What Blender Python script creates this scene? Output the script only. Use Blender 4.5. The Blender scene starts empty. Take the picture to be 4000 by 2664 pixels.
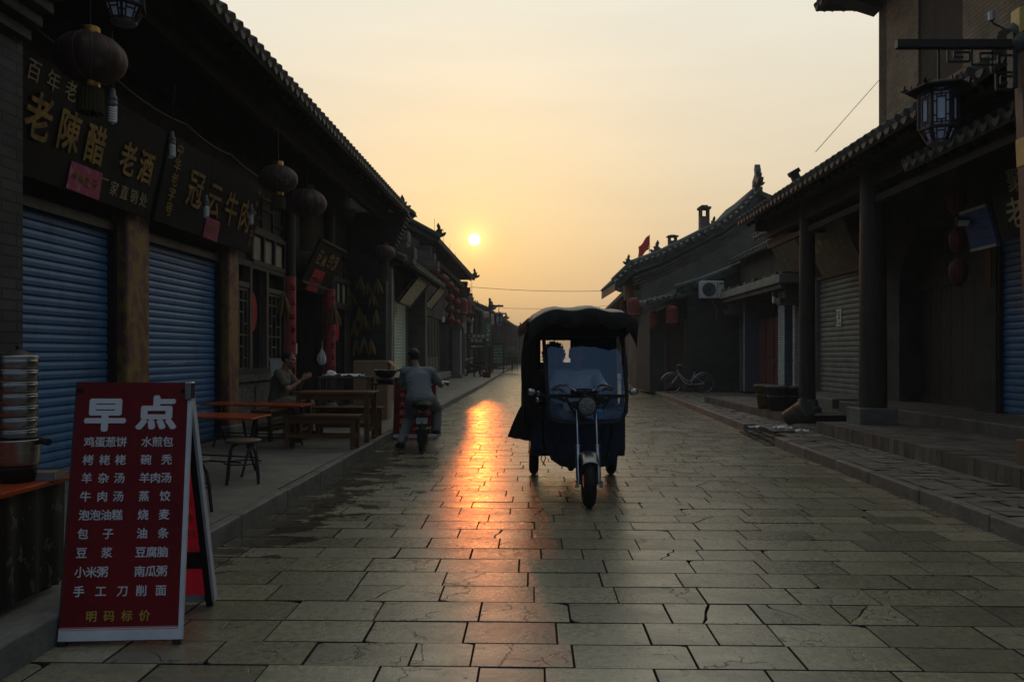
import bpy, math, random
from mathutils import Vector, Matrix, Euler
R = math.radians
rnd = random.Random(7)
SC = bpy.context.scene
COL = SC.collection

# ------------------------------------------------------------------ camera, world, sun, exposure
CAMZ = 1.35
cam = bpy.data.cameras.new('camera'); cam_o = bpy.data.objects.new('camera', cam); COL.objects.link(cam_o)
cam.lens = 28; cam.sensor_width = 36; cam.sensor_fit = 'HORIZONTAL'
cam.shift_y = 31 / 2354.0
cam.clip_start = 0.05; cam.clip_end = 2000
cam_o.location = (0, 0, CAMZ); cam_o.rotation_euler = (R(90), 0, 0)
SC.camera = cam_o
SUN_EL, SUN_AZ = R(8.2), R(-2.7)            # azimuth from +Y towards +X
SUN_DIR = Vector((math.sin(SUN_AZ) * math.cos(SUN_EL), math.cos(SUN_AZ) * math.cos(SUN_EL), math.sin(SUN_EL)))

world = bpy.data.worlds.new('World'); SC.world = world; world.use_nodes = True
def build_world():
    nt = world.node_tree; N = nt.nodes; L = nt.links
    N.clear()
    out = N.new('ShaderNodeOutputWorld')
    sky = N.new('ShaderNodeTexSky'); sky.sky_type = 'NISHITA'; sky.sun_disc = False
    sky.sun_elevation = SUN_EL; sky.sun_rotation = SUN_AZ; sky.dust_density = 6; sky.air_density = 1.5
    b1 = N.new('ShaderNodeBackground'); b1.inputs[1].default_value = 0.004
    L.new(sky.outputs[0], b1.inputs[0])
    tc = N.new('ShaderNodeTexCoord')
    sep = N.new('ShaderNodeSeparateXYZ'); L.new(tc.outputs['Generated'], sep.inputs[0])
    def math_n(op, a, b=None, c=None, clamp=False):
        n = N.new('ShaderNodeMath'); n.operation = op; n.use_clamp = clamp
        for i, x in enumerate((a, b, c)):
            if x is None: continue
            if isinstance(x, (int, float)): n.inputs[i].default_value = x
            else: L.new(x, n.inputs[i])
        return n.outputs[0]
    def ramp(fac, stops):
        n = N.new('ShaderNodeValToRGB'); e = n.color_ramp.elements
        e[0].position, e[0].color = stops[0][0], (*stops[0][1], 1)
        e[1].position, e[1].color = stops[-1][0], (*stops[-1][1], 1)
        for p, c in stops[1:-1]:
            k = e.new(p); k.color = (*c, 1)
        L.new(fac, n.inputs[0]); return n.outputs[0]
    # hazy sky towards the low sun: colour by elevation
    front = ramp(sep.outputs[2], [(0.0, (.575, .40, .265)), (.045, (.625, .455, .295)), (.11, (.695, .545, .355)), (.2, (.775, .66, .475)),
                                  (.3, (.815, .735, .58)), (.42, (.845, .825, .715)), (.6, (.76, .77, .70)), (1.0, (.40, .42, .39))])
    back = ramp(sep.outputs[2], [(0.0, (.05, .065, .09)), (.2, (.09, .125, .19)), (.5, (.19, .26, .37)), (1.0, (.40, .42, .39))])
    fb = N.new('ShaderNodeMapRange'); fb.interpolation_type = 'SMOOTHSTEP'
    fb.inputs[1].default_value = -.35; fb.inputs[2].default_value = .75
    L.new(sep.outputs[1], fb.inputs[0])
    mx = N.new('ShaderNodeMix'); mx.data_type = 'RGBA'
    L.new(fb.outputs[0], mx.inputs[0]); L.new(back, mx.inputs[6]); L.new(front, mx.inputs[7])
    # thin streaky cloud
    mp = N.new('ShaderNodeMapping'); mp.inputs['Scale'].default_value = (1.2, 1.2, 9); mp.inputs['Rotation'].default_value = (R(4), R(14), 0)
    L.new(tc.outputs['Generated'], mp.inputs[0])
    nz = N.new('ShaderNodeTexNoise'); nz.inputs['Scale'].default_value = 3.2; nz.inputs['Detail'].default_value = 6
    L.new(mp.outputs[0], nz.inputs[0])
    cl = N.new('ShaderNodeMapRange'); cl.inputs[1].default_value = .3; cl.inputs[2].default_value = .75
    cl.inputs[3].default_value = .975; cl.inputs[4].default_value = 1.035
    L.new(nz.outputs[0], cl.inputs[0])
    mc = N.new('ShaderNodeVectorMath'); mc.operation = 'SCALE'
    L.new(mx.outputs[2], mc.inputs[0]); L.new(cl.outputs[0], mc.inputs['Scale'])
    # glow and disc of the sun in the haze
    dt = N.new('ShaderNodeVectorMath'); dt.operation = 'DOT_PRODUCT'
    dt.inputs[1].default_value = SUN_DIR; L.new(tc.outputs['Generated'], dt.inputs[0])
    d1 = math_n('SUBTRACT', dt.outputs['Value'], 1.0)
    g_wide = math_n('EXPONENT', math_n('MULTIPLY', d1, 38.0))
    g_mid = math_n('EXPONENT', math_n('MULTIPLY', d1, 900.0))
    g_tight = math_n('EXPONENT', math_n('MULTIPLY', d1, 5200.0))
    disc = N.new('ShaderNodeMapRange'); disc.interpolation_type = 'SMOOTHSTEP'
    disc.inputs[1].default_value = math.cos(R(.45)) - 1; disc.inputs[2].default_value = math.cos(R(.36)) - 1
    L.new(d1, disc.inputs[0])
    acc = mc.outputs[0]
    for fac, c in ((g_wide, (.15, .035, -.075)), (g_mid, (.12, .03, -.03)), (g_tight, (.7, .36, .07)), (disc.outputs[0], (6, 5.2, 2.8))):
        s = N.new('ShaderNodeVectorMath'); s.operation = 'SCALE'; s.inputs[0].default_value = c; L.new(fac, s.inputs['Scale'])
        a = N.new('ShaderNodeVectorMath'); a.operation = 'ADD'; L.new(acc, a.inputs[0]); L.new(s.outputs[0], a.inputs[1]); acc = a.outputs[0]
    b2 = N.new('ShaderNodeBackground'); L.new(acc, b2.inputs[0]); b2.inputs[1].default_value = 1.0
    ad = N.new('ShaderNodeAddShader'); L.new(b1.outputs[0], ad.inputs[0]); L.new(b2.outputs[0], ad.inputs[1])
    L.new(ad.outputs[0], out.inputs[0])
build_world()

sun = bpy.data.lights.new('sun', 'SUN'); sun.energy = 0.16; sun.angle = R(0.9); sun.color = (1.0, .185, .02)
sun_o = bpy.data.objects.new('sun', sun); COL.objects.link(sun_o)
sun_o.rotation_euler = (-SUN_DIR).to_track_quat('-Z', 'Y').to_euler(); sun_o.location = (0, 30, 30)

vs = SC.view_settings
vs.view_transform = 'Standard'; vs.look = 'None'; vs.gamma = 1; vs.use_curve_mapping = False; vs.exposure = 0
SC.render.engine = 'CYCLES'
cy = SC.cycles
cy.use_denoising = True; cy.max_bounces = 6; cy.diffuse_bounces = 3; cy.glossy_bounces = 3; cy.transmission_bounces = 4
cy.transparent_max_bounces = 8; cy.volume_bounces = 0; cy.caustics_reflective = False; cy.caustics_refractive = False
cy.sample_clamp_indirect = 4

# ------------------------------------------------------------------ helpers
FPX = 28 / 36 * 2354
def P(px, py, d): return Vector(((px - 1177) / FPX * d, d, CAMZ - (py - 815) / FPX * d))   # a pixel of the 2354 wide photo at depth d

class MB:
    """collects shapes, builds ONE mesh object"""
    def __init__(s, off=(0, 0, 0)):
        s.v = []; s.f = []; s.m = []; s.s = []; s.off = Vector(off)
    def add(s, vs, fs, mi=0, smooth=False, M=None):
        n = len(s.v)
        for v in vs:
            v = Vector(v)
            s.v.append(M @ v if M is not None else v)
        for f in fs:
            s.f.append([i + n for i in f]); s.m.append(mi); s.s.append(smooth)
        return s
    def bb(s, x0, x1, y0, y1, z0, z1, mi=0, M=None):
        v = [(x0, y0, z0), (x1, y0, z0), (x1, y1, z0), (x0, y1, z0), (x0, y0, z1), (x1, y0, z1), (x1, y1, z1), (x0, y1, z1)]
        return s.add(v, [(3, 2, 1, 0), (4, 5, 6, 7), (0, 1, 5, 4), (1, 2, 6, 5), (2, 3, 7, 6), (3, 0, 4, 7)], mi, False, M)
    def box(s, c, d, mi=0, M=None):
        return s.bb(c[0] - d[0] / 2, c[0] + d[0] / 2, c[1] - d[1] / 2, c[1] + d[1] / 2, c[2] - d[2] / 2, c[2] + d[2] / 2, mi, M)
    def bar(s, a, b, w, h, mi=0, up=(0, 0, 1)):
        """a straight bar of section w x h from a to b"""
        a = Vector(a); b = Vector(b); d = b - a; l = d.length
        z = d.normalized(); u = Vector(up)
        if abs(z.dot(u)) > .98: u = Vector((0, 1, 0))
        x = u.cross(z).normalized(); y = z.cross(x)
        M = Matrix((x, y, z)).transposed().to_4x4(); M.translation = a
        return s.bb(-w / 2, w / 2, -h / 2, h / 2, 0, l, mi, M)
    def tube(s, pts, r, n=8, mi=0, caps=True, smooth=True, ref=(0, 0, 1), M=None):
        pts = [Vector(p) for p in pts]; k = len(pts)
        if not isinstance(r, (list, tuple)): r = [r] * k
        vs = []; fs = []
        x = None
        for i, p in enumerate(pts):
            d = (pts[min(i + 1, k - 1)] - pts[max(i - 1, 0)]).normalized()
            if x is None:
                u = Vector(ref)
                if abs(u.dot(d)) > .95: u = Vector((1, 0, 0)) if abs(d.x) < .9 else Vector((0, 1, 0))
                x = u.cross(d).normalized()
            else:
                x = (x - d * x.dot(d))
                x = x.normalized() if x.length > 1e-6 else Vector((1, 0, 0))
            y = d.cross(x)
            a, b = r[i] if isinstance(r[i], (tuple, list)) else (r[i], r[i])
            for j in range(n):
                t = 2 * math.pi * j / n
                vs.append(p + x * (a * math.cos(t)) + y * (b * math.sin(t)))
        for i in range(k - 1):
            for j in range(n):
                j2 = (j + 1) % n
                fs.append((i * n + j, i * n + j2, (i + 1) * n + j2, (i + 1) * n + j))
        s.add(vs, fs, mi, smooth, M)
        if caps:
            s.add(vs[:n], [tuple(range(n - 1, -1, -1))], mi, False, M)
            s.add(vs[-n:], [tuple(range(n))], mi, False, M)
        return s
    def lathe(s, prof, n=16, c=(0, 0, 0), mi=0, smooth=True, M=None, a0=0):
        vs = []; fs = []; k = len(prof); c = Vector(c)
        for r, z in prof:
            for j in range(n):
                t = 2 * math.pi * j / n + a0
                vs.append(c + Vector((r * math.cos(t), r * math.sin(t), z)))
        for i in range(k - 1):
            for j in range(n):
                j2 = (j + 1) % n
                fs.append((i * n + j, i * n + j2, (i + 1) * n + j2, (i + 1) * n + j))
        if prof[0][0] > 1e-5: fs.append(tuple(range(n - 1, -1, -1)))
        if prof[-1][0] > 1e-5: fs.append(tuple((k - 1) * n + j for j in range(n)))
        return s.add(vs, fs, mi, smooth, M)
    def ell(s, c, r, n=14, mi=0, M=None):
        prof = [(math.sin(math.pi * i / 10), -math.cos(math.pi * i / 10)) for i in range(11)]
        prof[0] = (1e-4, -1); prof[-1] = (1e-4, 1)
        T = Matrix.Translation(Vector(c)) @ Matrix.Diagonal((*r, 1))
        if M is not None: T = M @ T
        return s.lathe(prof, n, (0, 0, 0), mi, True, T)
    def prism(s, poly, o, u, w, t, mi=0):
        """polygon [(a,b)] in the plane o + a*u + b*w, thickness vector t"""
        o = Vector(o); u = Vector(u); w = Vector(w); t = Vector(t); n = len(poly)
        a = [o + u * p[0] + w * p[1] for p in poly]
        b = [q + t for q in a]
        fs = [tuple(range(n - 1, -1, -1)), tuple(range(n, 2 * n))] + [(i, (i + 1) % n, n + (i + 1) % n, n + i) for i in range(n)]
        return s.add(a + b, fs, mi)
    def limb(s, pts, rad, n=12):
        """capsule chain (for bodies that are fused afterwards)"""
        for i in range(len(pts) - 1):
            s.tube([pts[i], pts[i + 1]], [rad[i], rad[i + 1]], n)
        for p, r in zip(pts, rad):
            r0 = r if not isinstance(r, (tuple, list)) else min(r)
            s.ell(p, (r0, r0, r0), n)
        return s
    def build(s, name, mats, parent=None, bevel=0, label=None, kind=None):
        me = bpy.data.meshes.new(name)
        me.from_pydata([v - s.off for v in s.v], [], s.f)
        if not isinstance(mats, (list, tuple)): mats = [mats]
        for m in mats: me.materials.append(m)
        me.polygons.foreach_set('material_index', s.m)
        me.polygons.foreach_set('use_smooth', s.s)
        me.update()
        o = bpy.data.objects.new(name, me); COL.objects.link(o)
        if parent is not None: o.parent = parent
        if bevel:
            b = o.modifiers.new('bevel', 'BEVEL'); b.width = bevel; b.segments = 2; b.limit_method = 'ANGLE'; b.angle_limit = R(40)
        if label: o['label'] = label
        if kind: o['kind'] = kind
        return o
    def fuse(s, name, mat, parent=None, voxel=.01, it=3):
        """one continuous surface out of overlapping capsules and ellipsoids"""
        o = s.build(name, mat, parent)
        m = o.modifiers.new('remesh', 'REMESH'); m.mode = 'VOXEL'; m.voxel_size = voxel; m.use_smooth_shade = True
        k = o.modifiers.new('smooth', 'SMOOTH'); k.iterations = it; k.factor = .5
        dg = bpy.context.evaluated_depsgraph_get(); dg.update()
        me = bpy.data.meshes.new_from_object(o.evaluated_get(dg))
        o.modifiers.clear(); o.data = me; me.name = name
        if not me.materials: me.materials.append(mat)
        for p in me.polygons: p.use_smooth = True
        return o

def thing(name, label, cat, loc=(0, 0, 0), rz=0, group=None, rot=None):
    o = bpy.data.objects.new(name, None); COL.objects.link(o); o.empty_display_size = .1
    o.location = loc; o.rotation_euler = rot if rot else (0, 0, rz)
    o['label'] = label; o['category'] = cat
    if group: o['group'] = group
    return o
def tag(o, label, cat, group=None):
    o['label'] = label; o['category'] = cat
    if group: o['group'] = group
    return o
def struct(o):
    o['kind'] = 'structure'; return o
def copy_tree(src, label=None, loc=None, rz=None, scale=None, parent=None):
    c = src.copy(); COL.objects.link(c)
    if parent is not None: c.parent = parent
    if label: c['label'] = label
    if loc is not None: c.location = loc
    if rz is not None: c.rotation_euler = (0, 0, rz)
    if scale is not None: c.scale = (scale,) * 3 if isinstance(scale, (int, float)) else scale
    for ch in list(src.children): copy_tree(ch, parent=c)
    return c

# ---- lettering
_gl = {}
def glyph(ch, bold=0.0):
    k = (ch, bold)
    if k not in _gl:
        cu = bpy.data.curves.new('glyph', 'FONT'); cu.body = ch; cu.size = 1; cu.offset = bold; cu.resolution_u = 2
        o = bpy.data.objects.new('glyph', cu); COL.objects.link(o)
        dg = bpy.context.evaluated_depsgraph_get(); dg.update()
        me = bpy.data.meshes.new_from_object(o.evaluated_get(dg))
        _gl[k] = ([(v.co.x - .5, v.co.y - .36) for v in me.vertices], [list(p.vertices) for p in me.polygons])
        bpy.data.objects.remove(o); bpy.data.curves.remove(cu); bpy.data.meshes.remove(me)
    return _gl[k]
def put(mb, ch, c, u, w, size, bold=.0, mi=0, sx=1.0, depth=0):
    """a character centred on c; u = reading direction, w = up. bold thickens the strokes, depth > 0 raises it off the board"""
    vs, fs = glyph(ch)
    c = Vector(c); u = Vector(u).normalized(); w = Vector(w).normalized(); n = u.cross(w)
    if mi == -1: n = -n; mi = 0
    shifts = [(0, 0)] if bold == 0 else [(bold * math.cos(q * math.pi / 3), bold * math.sin(q * math.pi / 3)) for q in range(6)]
    for k, (dx, dy) in enumerate(shifts):
        mb.add([c + u * ((x + dx) * size * sx) + w * ((y + dy) * size) + n * (depth + .00025 * k) for x, y in vs], fs, mi)
    if depth:
        pts = [c + u * (x * size * sx) + w * (y * size) + n * depth for x, y in vs]
        edges = {}
        for f in fs:
            for i in range(len(f)):
                e = (f[i], f[(i + 1) % len(f)]); edges[e] = 1
        for (a, b) in list(edges):
            if (b, a) not in edges:
                pa, pb = pts[a], pts[b]
                mb.add([pa, pb, pb - n * depth, pa - n * depth], [(3, 2, 1, 0)], mi)
def scrawl(mb, c, u, w, size, mi=0, k=6, r=rnd, lift=.004):
    """writing too small to read: a few strokes in a square"""
    c = Vector(c); u = Vector(u).normalized(); w = Vector(w).normalized(); n = u.cross(w)
    for i in range(k):
        if r.random() < .55: a = (-.42, r.uniform(-.42, .42)); b = (.42 * r.uniform(.3, 1), a[1] + r.uniform(-.06, .12))
        else: a = (r.uniform(-.4, .4), .42 * r.uniform(.2, 1)); b = (a[0] + r.uniform(-.2, .2), -.42 * r.uniform(.2, 1))
        pa = c + u * a[0] * size + w * a[1] * size; pb = c + u * b[0] * size + w * b[1] * size
        t = (pb - pa).normalized(); q = n.cross(t) * size * .055
        mb.add([pa - q + n * lift, pb - q + n * lift, pb + q * .7 + n * lift, pa + q + n * lift], [(0, 1, 2, 3)], mi)

# ------------------------------------------------------------------ materials
def base_mat(name):
    m = bpy.data.materials.new(name); m.use_nodes = True
    nt = m.node_tree; b = nt.nodes['Principled BSDF']
    return m, nt, nt.nodes, nt.links, b
def pm(name, c1, c2=None, rough=.7, metal=0, scale=6, bump=.15, bscale=None, spec=.25, stretch=(1, 1, 1), rvar=.12, island=0, contrast=(.35, .65)):
    """noise-mottled surface"""
    m, nt, N, L, b = base_mat(name)
    if c2 is None: c2 = tuple(x * .72 for x in c1)
    g = N.new('ShaderNodeNewGeometry')
    mp = N.new('ShaderNodeMapping'); mp.inputs['Scale'].default_value = stretch; L.new(g.outputs['Position'], mp.inputs[0])
    n = N.new('ShaderNodeTexNoise'); n.inputs['Scale'].default_value = scale; n.inputs['Detail'].default_value = 7; n.inputs['Roughness'].default_value = .65
    L.new(mp.outputs[0], n.inputs[0])
    mr = N.new('ShaderNodeMapRange'); mr.inputs[1].default_value = contrast[0]; mr.inputs[2].default_value = contrast[1]; L.new(n.outputs[0], mr.inputs[0])
    mx = N.new('ShaderNodeMix'); mx.data_type = 'RGBA'; mx.inputs[6].default_value = (*c1, 1); mx.inputs[7].default_value = (*c2, 1)
    L.new(mr.outputs[0], mx.inputs[0])
    col = mx.outputs[2]
    if island:
        hs = N.new('ShaderNodeHueSaturation'); L.new(col, hs.inputs['Color'])
        r2 = N.new('ShaderNodeMapRange'); r2.inputs[3].default_value = 1 - island; r2.inputs[4].default_value = 1 + island
        L.new(g.outputs['Random Per Island'], r2.inputs[0]); L.new(r2.outputs[0], hs.inputs['Value']); col = hs.outputs[0]
    L.new(col, b.inputs['Base Color'])
    rr = N.new('ShaderNodeMapRange'); rr.inputs[3].default_value = max(.02, rough - rvar); rr.inputs[4].default_value = min(1, rough + rvar)
    L.new(n.outputs[0], rr.inputs[0]); L.new(rr.outputs[0], b.inputs['Roughness'])
    b.inputs['Metallic'].default_value = metal; b.inputs['Specular IOR Level'].default_value = spec
    if bump:
        n2 = N.new('ShaderNodeTexNoise'); n2.inputs['Scale'].default_value = bscale or scale * 5; n2.inputs['Detail'].default_value = 5
        L.new(mp.outputs[0], n2.inputs[0])
        bp = N.new('ShaderNodeBump'); bp.inputs['Strength'].default_value = bump; bp.inputs['Distance'].default_value = .02
        L.new(n2.outputs[0], bp.inputs['Height']); L.new(bp.outputs[0], b.inputs['Normal'])
    return m
def brick_mat(name, c1, c2, mortar, bw=.26, bh=.065, mo=.008, rough=.85, bump=.5, stain=.5):
    """bricks laid along any upright wall"""
    m, nt, N, L, b = base_mat(name)
    g = N.new('ShaderNodeNewGeometry'); sp = N.new('ShaderNodeSeparateXYZ'); L.new(g.outputs['Position'], sp.inputs[0])
    sn = N.new('ShaderNodeSeparateXYZ'); L.new(g.outputs['True Normal'], sn.inputs[0])
    def mth(op, a, c=None):
        n = N.new('ShaderNodeMath'); n.operation = op
        for i, x in enumerate((a, c)):
            if x is None: continue
            if isinstance(x, (int, float)): n.inputs[i].default_value = x
            else: L.new(x, n.inputs[i])
        return n.outputs[0]
    side = mth('GREATER_THAN', mth('ABSOLUTE', sn.outputs[0]), .7)
    u = N.new('ShaderNodeMix'); L.new(side, u.inputs[0]); L.new(sp.outputs[0], u.inputs[2]); L.new(sp.outputs[1], u.inputs[3])
    cb = N.new('ShaderNodeCombineXYZ'); L.new(u.outputs[0], cb.inputs[0]); L.new(sp.outputs[2], cb.inputs[1])
    bt = N.new('ShaderNodeTexBrick'); bt.inputs['Scale'].default_value = 1; bt.inputs['Brick Width'].default_value = bw; bt.inputs['Row Height'].default_value = bh
    bt.inputs['Mortar Size'].default_value = mo; bt.inputs['Mortar Smooth'].default_value = .2
    bt.inputs['Color1'].default_value = (*c1, 1); bt.inputs['Color2'].default_value = (*c2, 1); bt.inputs['Mortar'].default_value = (*mortar, 1)
    L.new(cb.outputs[0], bt.inputs[0])
    n = N.new('ShaderNodeTexNoise'); n.inputs['Scale'].default_value = 1.7; n.inputs['Detail'].default_value = 8; n.inputs['Roughness'].default_value = .7
    L.new(g.outputs['Position'], n.inputs[0])
    mr = N.new('ShaderNodeMapRange'); mr.inputs[1].default_value = .3; mr.inputs[2].default_value = .7; mr.inputs[3].default_value = 1 - stain; mr.inputs[4].default_value = 1 + stain * .5
    L.new(n.outputs[0], mr.inputs[0])
    hs = N.new('ShaderNodeHueSaturation'); L.new(bt.outputs[0], hs.inputs['Color']); L.new(mr.outputs[0], hs.inputs['Value'])
    L.new(hs.outputs[0], b.inputs['Base Color']); b.inputs['Roughness'].default_value = rough; b.inputs['Specular IOR Level'].default_value = .3
    iv = mth('SUBTRACT', 1.0, bt.outputs['Fac'])
    bp = N.new('ShaderNodeBump'); bp.inputs['Strength'].default_value = bump; bp.inputs['Distance'].default_value = .012
    L.new(iv, bp.inputs['Height']); L.new(bp.outputs[0], b.inputs['Normal'])
    return m
def glass_mat(name, tint=(.6, .65, .7), dust=(.05, .06, .07), dustf=.12, gloss=.1, rough=.03):
    """thin dusty sheet: lets light through, mirrors a little, a film of dust"""
    m, nt, N, L, b = base_mat(name)
    out = N['Material Output']
    tr = N.new('ShaderNodeBsdfTransparent'); tr.inputs[0].default_value = (*tint, 1)
    gl = N.new('ShaderNodeBsdfGlossy'); gl.inputs['Roughness'].default_value = rough
    df = N.new('ShaderNodeBsdfDiffuse'); df.inputs[0].default_value = (*dust, 1)
    gl.inputs[0].default_value = (.55, .76, 1, 1)  # blue tint puts the sky's colour into the mirror
    fr = N.new('ShaderNodeFresnel'); fr.inputs[0].default_value = 1.5
    mr = N.new('ShaderNodeMath'); mr.operation = 'ADD'; mr.inputs[1].default_value = gloss; L.new(fr.outputs[0], mr.inputs[0])
    m1 = N.new('ShaderNodeMixShader'); m1.inputs[0].default_value = dustf; L.new(tr.outputs[0], m1.inputs[1]); L.new(df.outputs[0], m1.inputs[2])
    m2 = N.new('ShaderNodeMixShader'); L.new(mr.outputs[0], m2.inputs[0]); L.new(m1.outputs[0], m2.inputs[1]); L.new(gl.outputs[0], m2.inputs[2])
    L.new(m2.outputs[0], out.inputs[0]); return m

def sheet_mat(name, col, tl, rough=.6):
    m, nt, N, L, b = base_mat(name)
    g = N.new('ShaderNodeNewGeometry'); n = N.new('ShaderNodeTexNoise'); n.inputs['Scale'].default_value = 6; L.new(g.outputs['Position'], n.inputs[0])
    mx = N.new('ShaderNodeMix'); mx.data_type = 'RGBA'; mx.inputs[6].default_value = (*[x * .85 for x in col], 1); mx.inputs[7].default_value = (*col, 1); L.new(n.outputs[0], mx.inputs[0])
    L.new(mx.outputs[2], b.inputs['Base Color']); b.inputs['Roughness'].default_value = rough; b.inputs['Specular IOR Level'].default_value = .2
    t = N.new('ShaderNodeBsdfTranslucent'); L.new(mx.outputs[2], t.inputs[0])
    ms = N.new('ShaderNodeMixShader'); ms.inputs[0].default_value = tl; L.new(b.outputs[0], ms.inputs[1]); L.new(t.outputs[0], ms.inputs[2]); L.new(ms.outputs[0], N['Material Output'].inputs[0]); return m
M = {}
M['brick_dark'] = brick_mat('dark_grey_brick', (.06, .06, .057), (.042, .042, .041), (.03, .03, .028), bw=.30, bh=.075)
M['brick_grey'] = brick_mat('grey_brick', (.15, .132, .108), (.115, .102, .085), (.08, .071, .06))
M['brick_tower'] = brick_mat('buff_grey_brick', (.215, .175, .125), (.17, .14, .10), (.10, .083, .062), bw=.28, bh=.07)
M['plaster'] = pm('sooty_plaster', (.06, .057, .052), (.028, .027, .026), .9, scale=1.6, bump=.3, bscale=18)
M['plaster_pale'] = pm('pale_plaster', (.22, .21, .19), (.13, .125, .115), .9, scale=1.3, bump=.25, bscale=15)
M['wood'] = pm('dark_timber', (.045, .035, .028), (.022, .018, .015), .65, scale=5, bump=.25, stretch=(3, 3, .5), bscale=22)
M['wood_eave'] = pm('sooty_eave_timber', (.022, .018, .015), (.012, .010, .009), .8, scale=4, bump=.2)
M['wood_grey'] = pm('weathered_plank', (.13, .105, .085), (.065, .052, .042), .75, scale=4, bump=.3, stretch=(4, 4, .35), bscale=20)
M['wood_table'] = pm('varnished_pine', (.15, .075, .032), (.085, .042, .02), .38, scale=5, bump=.12, stretch=(.5, 3, 3))
M['tile'] = pm('grey_roof_tile', (.062, .066, .061), (.03, .033, .03), .6, scale=5, bump=.35, bscale=30, island=.45)
M['tile_teal'] = pm('mossy_roof_tile', (.085, .10, .09), (.04, .05, .046), .6, scale=4, bump=.35, bscale=28, island=.4)
M['blue_metal'] = pm('blue_painted_steel', (.04, .14, .30), (.024, .072, .145), .45, scale=2.2, bump=.08, bscale=5, stretch=(1, 1, .35), spec=.4, contrast=(.45, .72))
M['grey_metal'] = pm('grey_painted_steel', (.20, .20, .185), (.13, .13, .12), .5, scale=3, bump=.08)
M['green_metal'] = pm('pale_green_steel', (.58, .65, .50), (.44, .50, .39), .5, scale=3, bump=.06)
M['iron'] = pm('black_iron', (.018, .018, .019), (.01, .01, .01), .42, scale=10, bump=.08)
M['steel'] = pm('brushed_steel', (.34, .34, .33), (.24, .24, .235), .3, metal=1, scale=6, bump=.05, stretch=(1, 1, 6))
M['chrome'] = pm('chrome', (.42, .43, .45), (.28, .28, .29), .2, metal=1, scale=10, bump=0)
M['brass'] = pm('gold_foil', (.75, .48, .14), (.5, .3, .08), .28, metal=1, scale=18, bump=.1)
M['gold'] = pm('gold_paint', (.34, .20, .045), (.16, .10, .03), .5, scale=9, bump=.15, spec=.15, contrast=(.4, .6))
M['gold_pale'] = pm('worn_gold_paint', (.40, .31, .16), (.2, .16, .09), .55, scale=14, bump=.1)
M['sign_black'] = pm('black_lacquer_board', (.018, .0175, .016), (.011, .011, .010), .7, scale=3, bump=.08, spec=.08)
M['sign_brown'] = pm('brown_lacquer_board', (.13, .10, .065), (.085, .065, .045), .5, scale=4, bump=.1)
M['lantern_dark'] = pm('dusty_maroon_silk', (.085, .045, .038), (.05, .028, .024), .6, scale=5, bump=.12, bscale=50)
M['lantern_floral'] = pm('printed_maroon_silk', (.07, .038, .032), (.17, .14, .075), .6, scale=9, bump=.1, contrast=(.55, .68))
M['lantern_red'] = pm('red_silk', (.21, .042, .034), (.12, .024, .02), .6, scale=8, bump=.12)
M['lantern_cream'] = pm('cream_silk', (.42, .36, .26), (.3, .25, .17), .7, scale=8, bump=.1)
M['tassel'] = pm('dusty_gold_fringe', (.07, .055, .02), (.045, .035, .014), .8, scale=30, bump=.5, stretch=(6, 6, .3))
M['red_paper'] = pm('red_paper', (.42, .035, .03), (.32, .03, .03), .7, scale=6, bump=.1)
M['red_couplet'] = pm('faded_red_couplet', (.38, .05, .06), (.26, .035, .035), .6, scale=4, bump=.12)
M['pink_paper'] = pm('faded_pink_notice', (.34, .055, .11), (.42, .2, .26), .7, scale=9, bump=.1, contrast=(.52, .7))
M['poster'] = pm('peeling_painted_column', (.19, .125, .035), (.125, .05, .05), .6, scale=6.5, bump=.35, contrast=(.46, .56), stretch=(1, 1, .7))
M['stone'] = pm('kerb_stone', (.17, .165, .15), (.105, .10, .09), .6, scale=5, bump=.35, bscale=26, island=.15)
M['stone_carved'] = pm('carved_stone', (.13, .13, .12), (.04, .04, .038), .75, scale=14, bump=1.0, bscale=16)
M['white_paint'] = pm('white_paint', (.62, .64, .66), (.5, .52, .54), .5, scale=6, bump=.05)
M['white_paper'] = pm('white_card', (.66, .66, .62), (.55, .55, .52), .8, scale=5, bump=.05)
M['plastic_bag'] = pm('white_plastic_film', (.75, .76, .78), (.6, .61, .63), .35, scale=12, bump=.5)
M['porcelain'] = pm('white_glass_tube', (.75, .78, .78), (.68, .7, .7), .25, scale=8, bump=0)
M['sign_red'] = pm('red_vinyl', (.125, .006, .009), (.085, .005, .007), .5, scale=2.6, bump=.3, bscale=5, spec=.1)
M['sign_red_back'] = sheet_mat('backlit_red_vinyl', (.85, .13, .20), .7)
M['vinyl_white'] = pm('white_vinyl', (.46, .47, .51), (.41, .42, .46), .5, scale=5, bump=0)
M['vinyl_pink'] = sheet_mat('show_through_lettering', (.9, .45, .45), .7)
M['vinyl_yellow'] = pm('yellow_vinyl', (.36, .26, .035), (.3, .21, .03), .5, scale=5, bump=0)
M['alu'] = pm('pale_aluminium_edge', (.46, .49, .54), (.36, .39, .44), .45, scale=8, bump=.1)
M['orange_top'] = pm('orange_red_laminate', (.36, .06, .018), (.27, .045, .014), .25, scale=4, bump=.04, stretch=(.4, 2, 1))
M['floral'] = pm('floral_oilcloth', (.008, .011, .008), (.075, .088, .072), .5, scale=14, bump=.1, contrast=(.585, .60), stretch=(1, 1, .7))
M['cardboard'] = pm('cardboard', (.30, .20, .115), (.24, .16, .09), .85, scale=4, bump=.1)
M['rubber'] = pm('black_rubber', (.014, .014, .014), (.009, .009, .009), .6, scale=20, bump=.3)
M['black_cloth'] = pm('black_tarpaulin', (.008, .008, .008), (.006, .006, .006), .55, scale=5, bump=.3, bscale=14)
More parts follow.
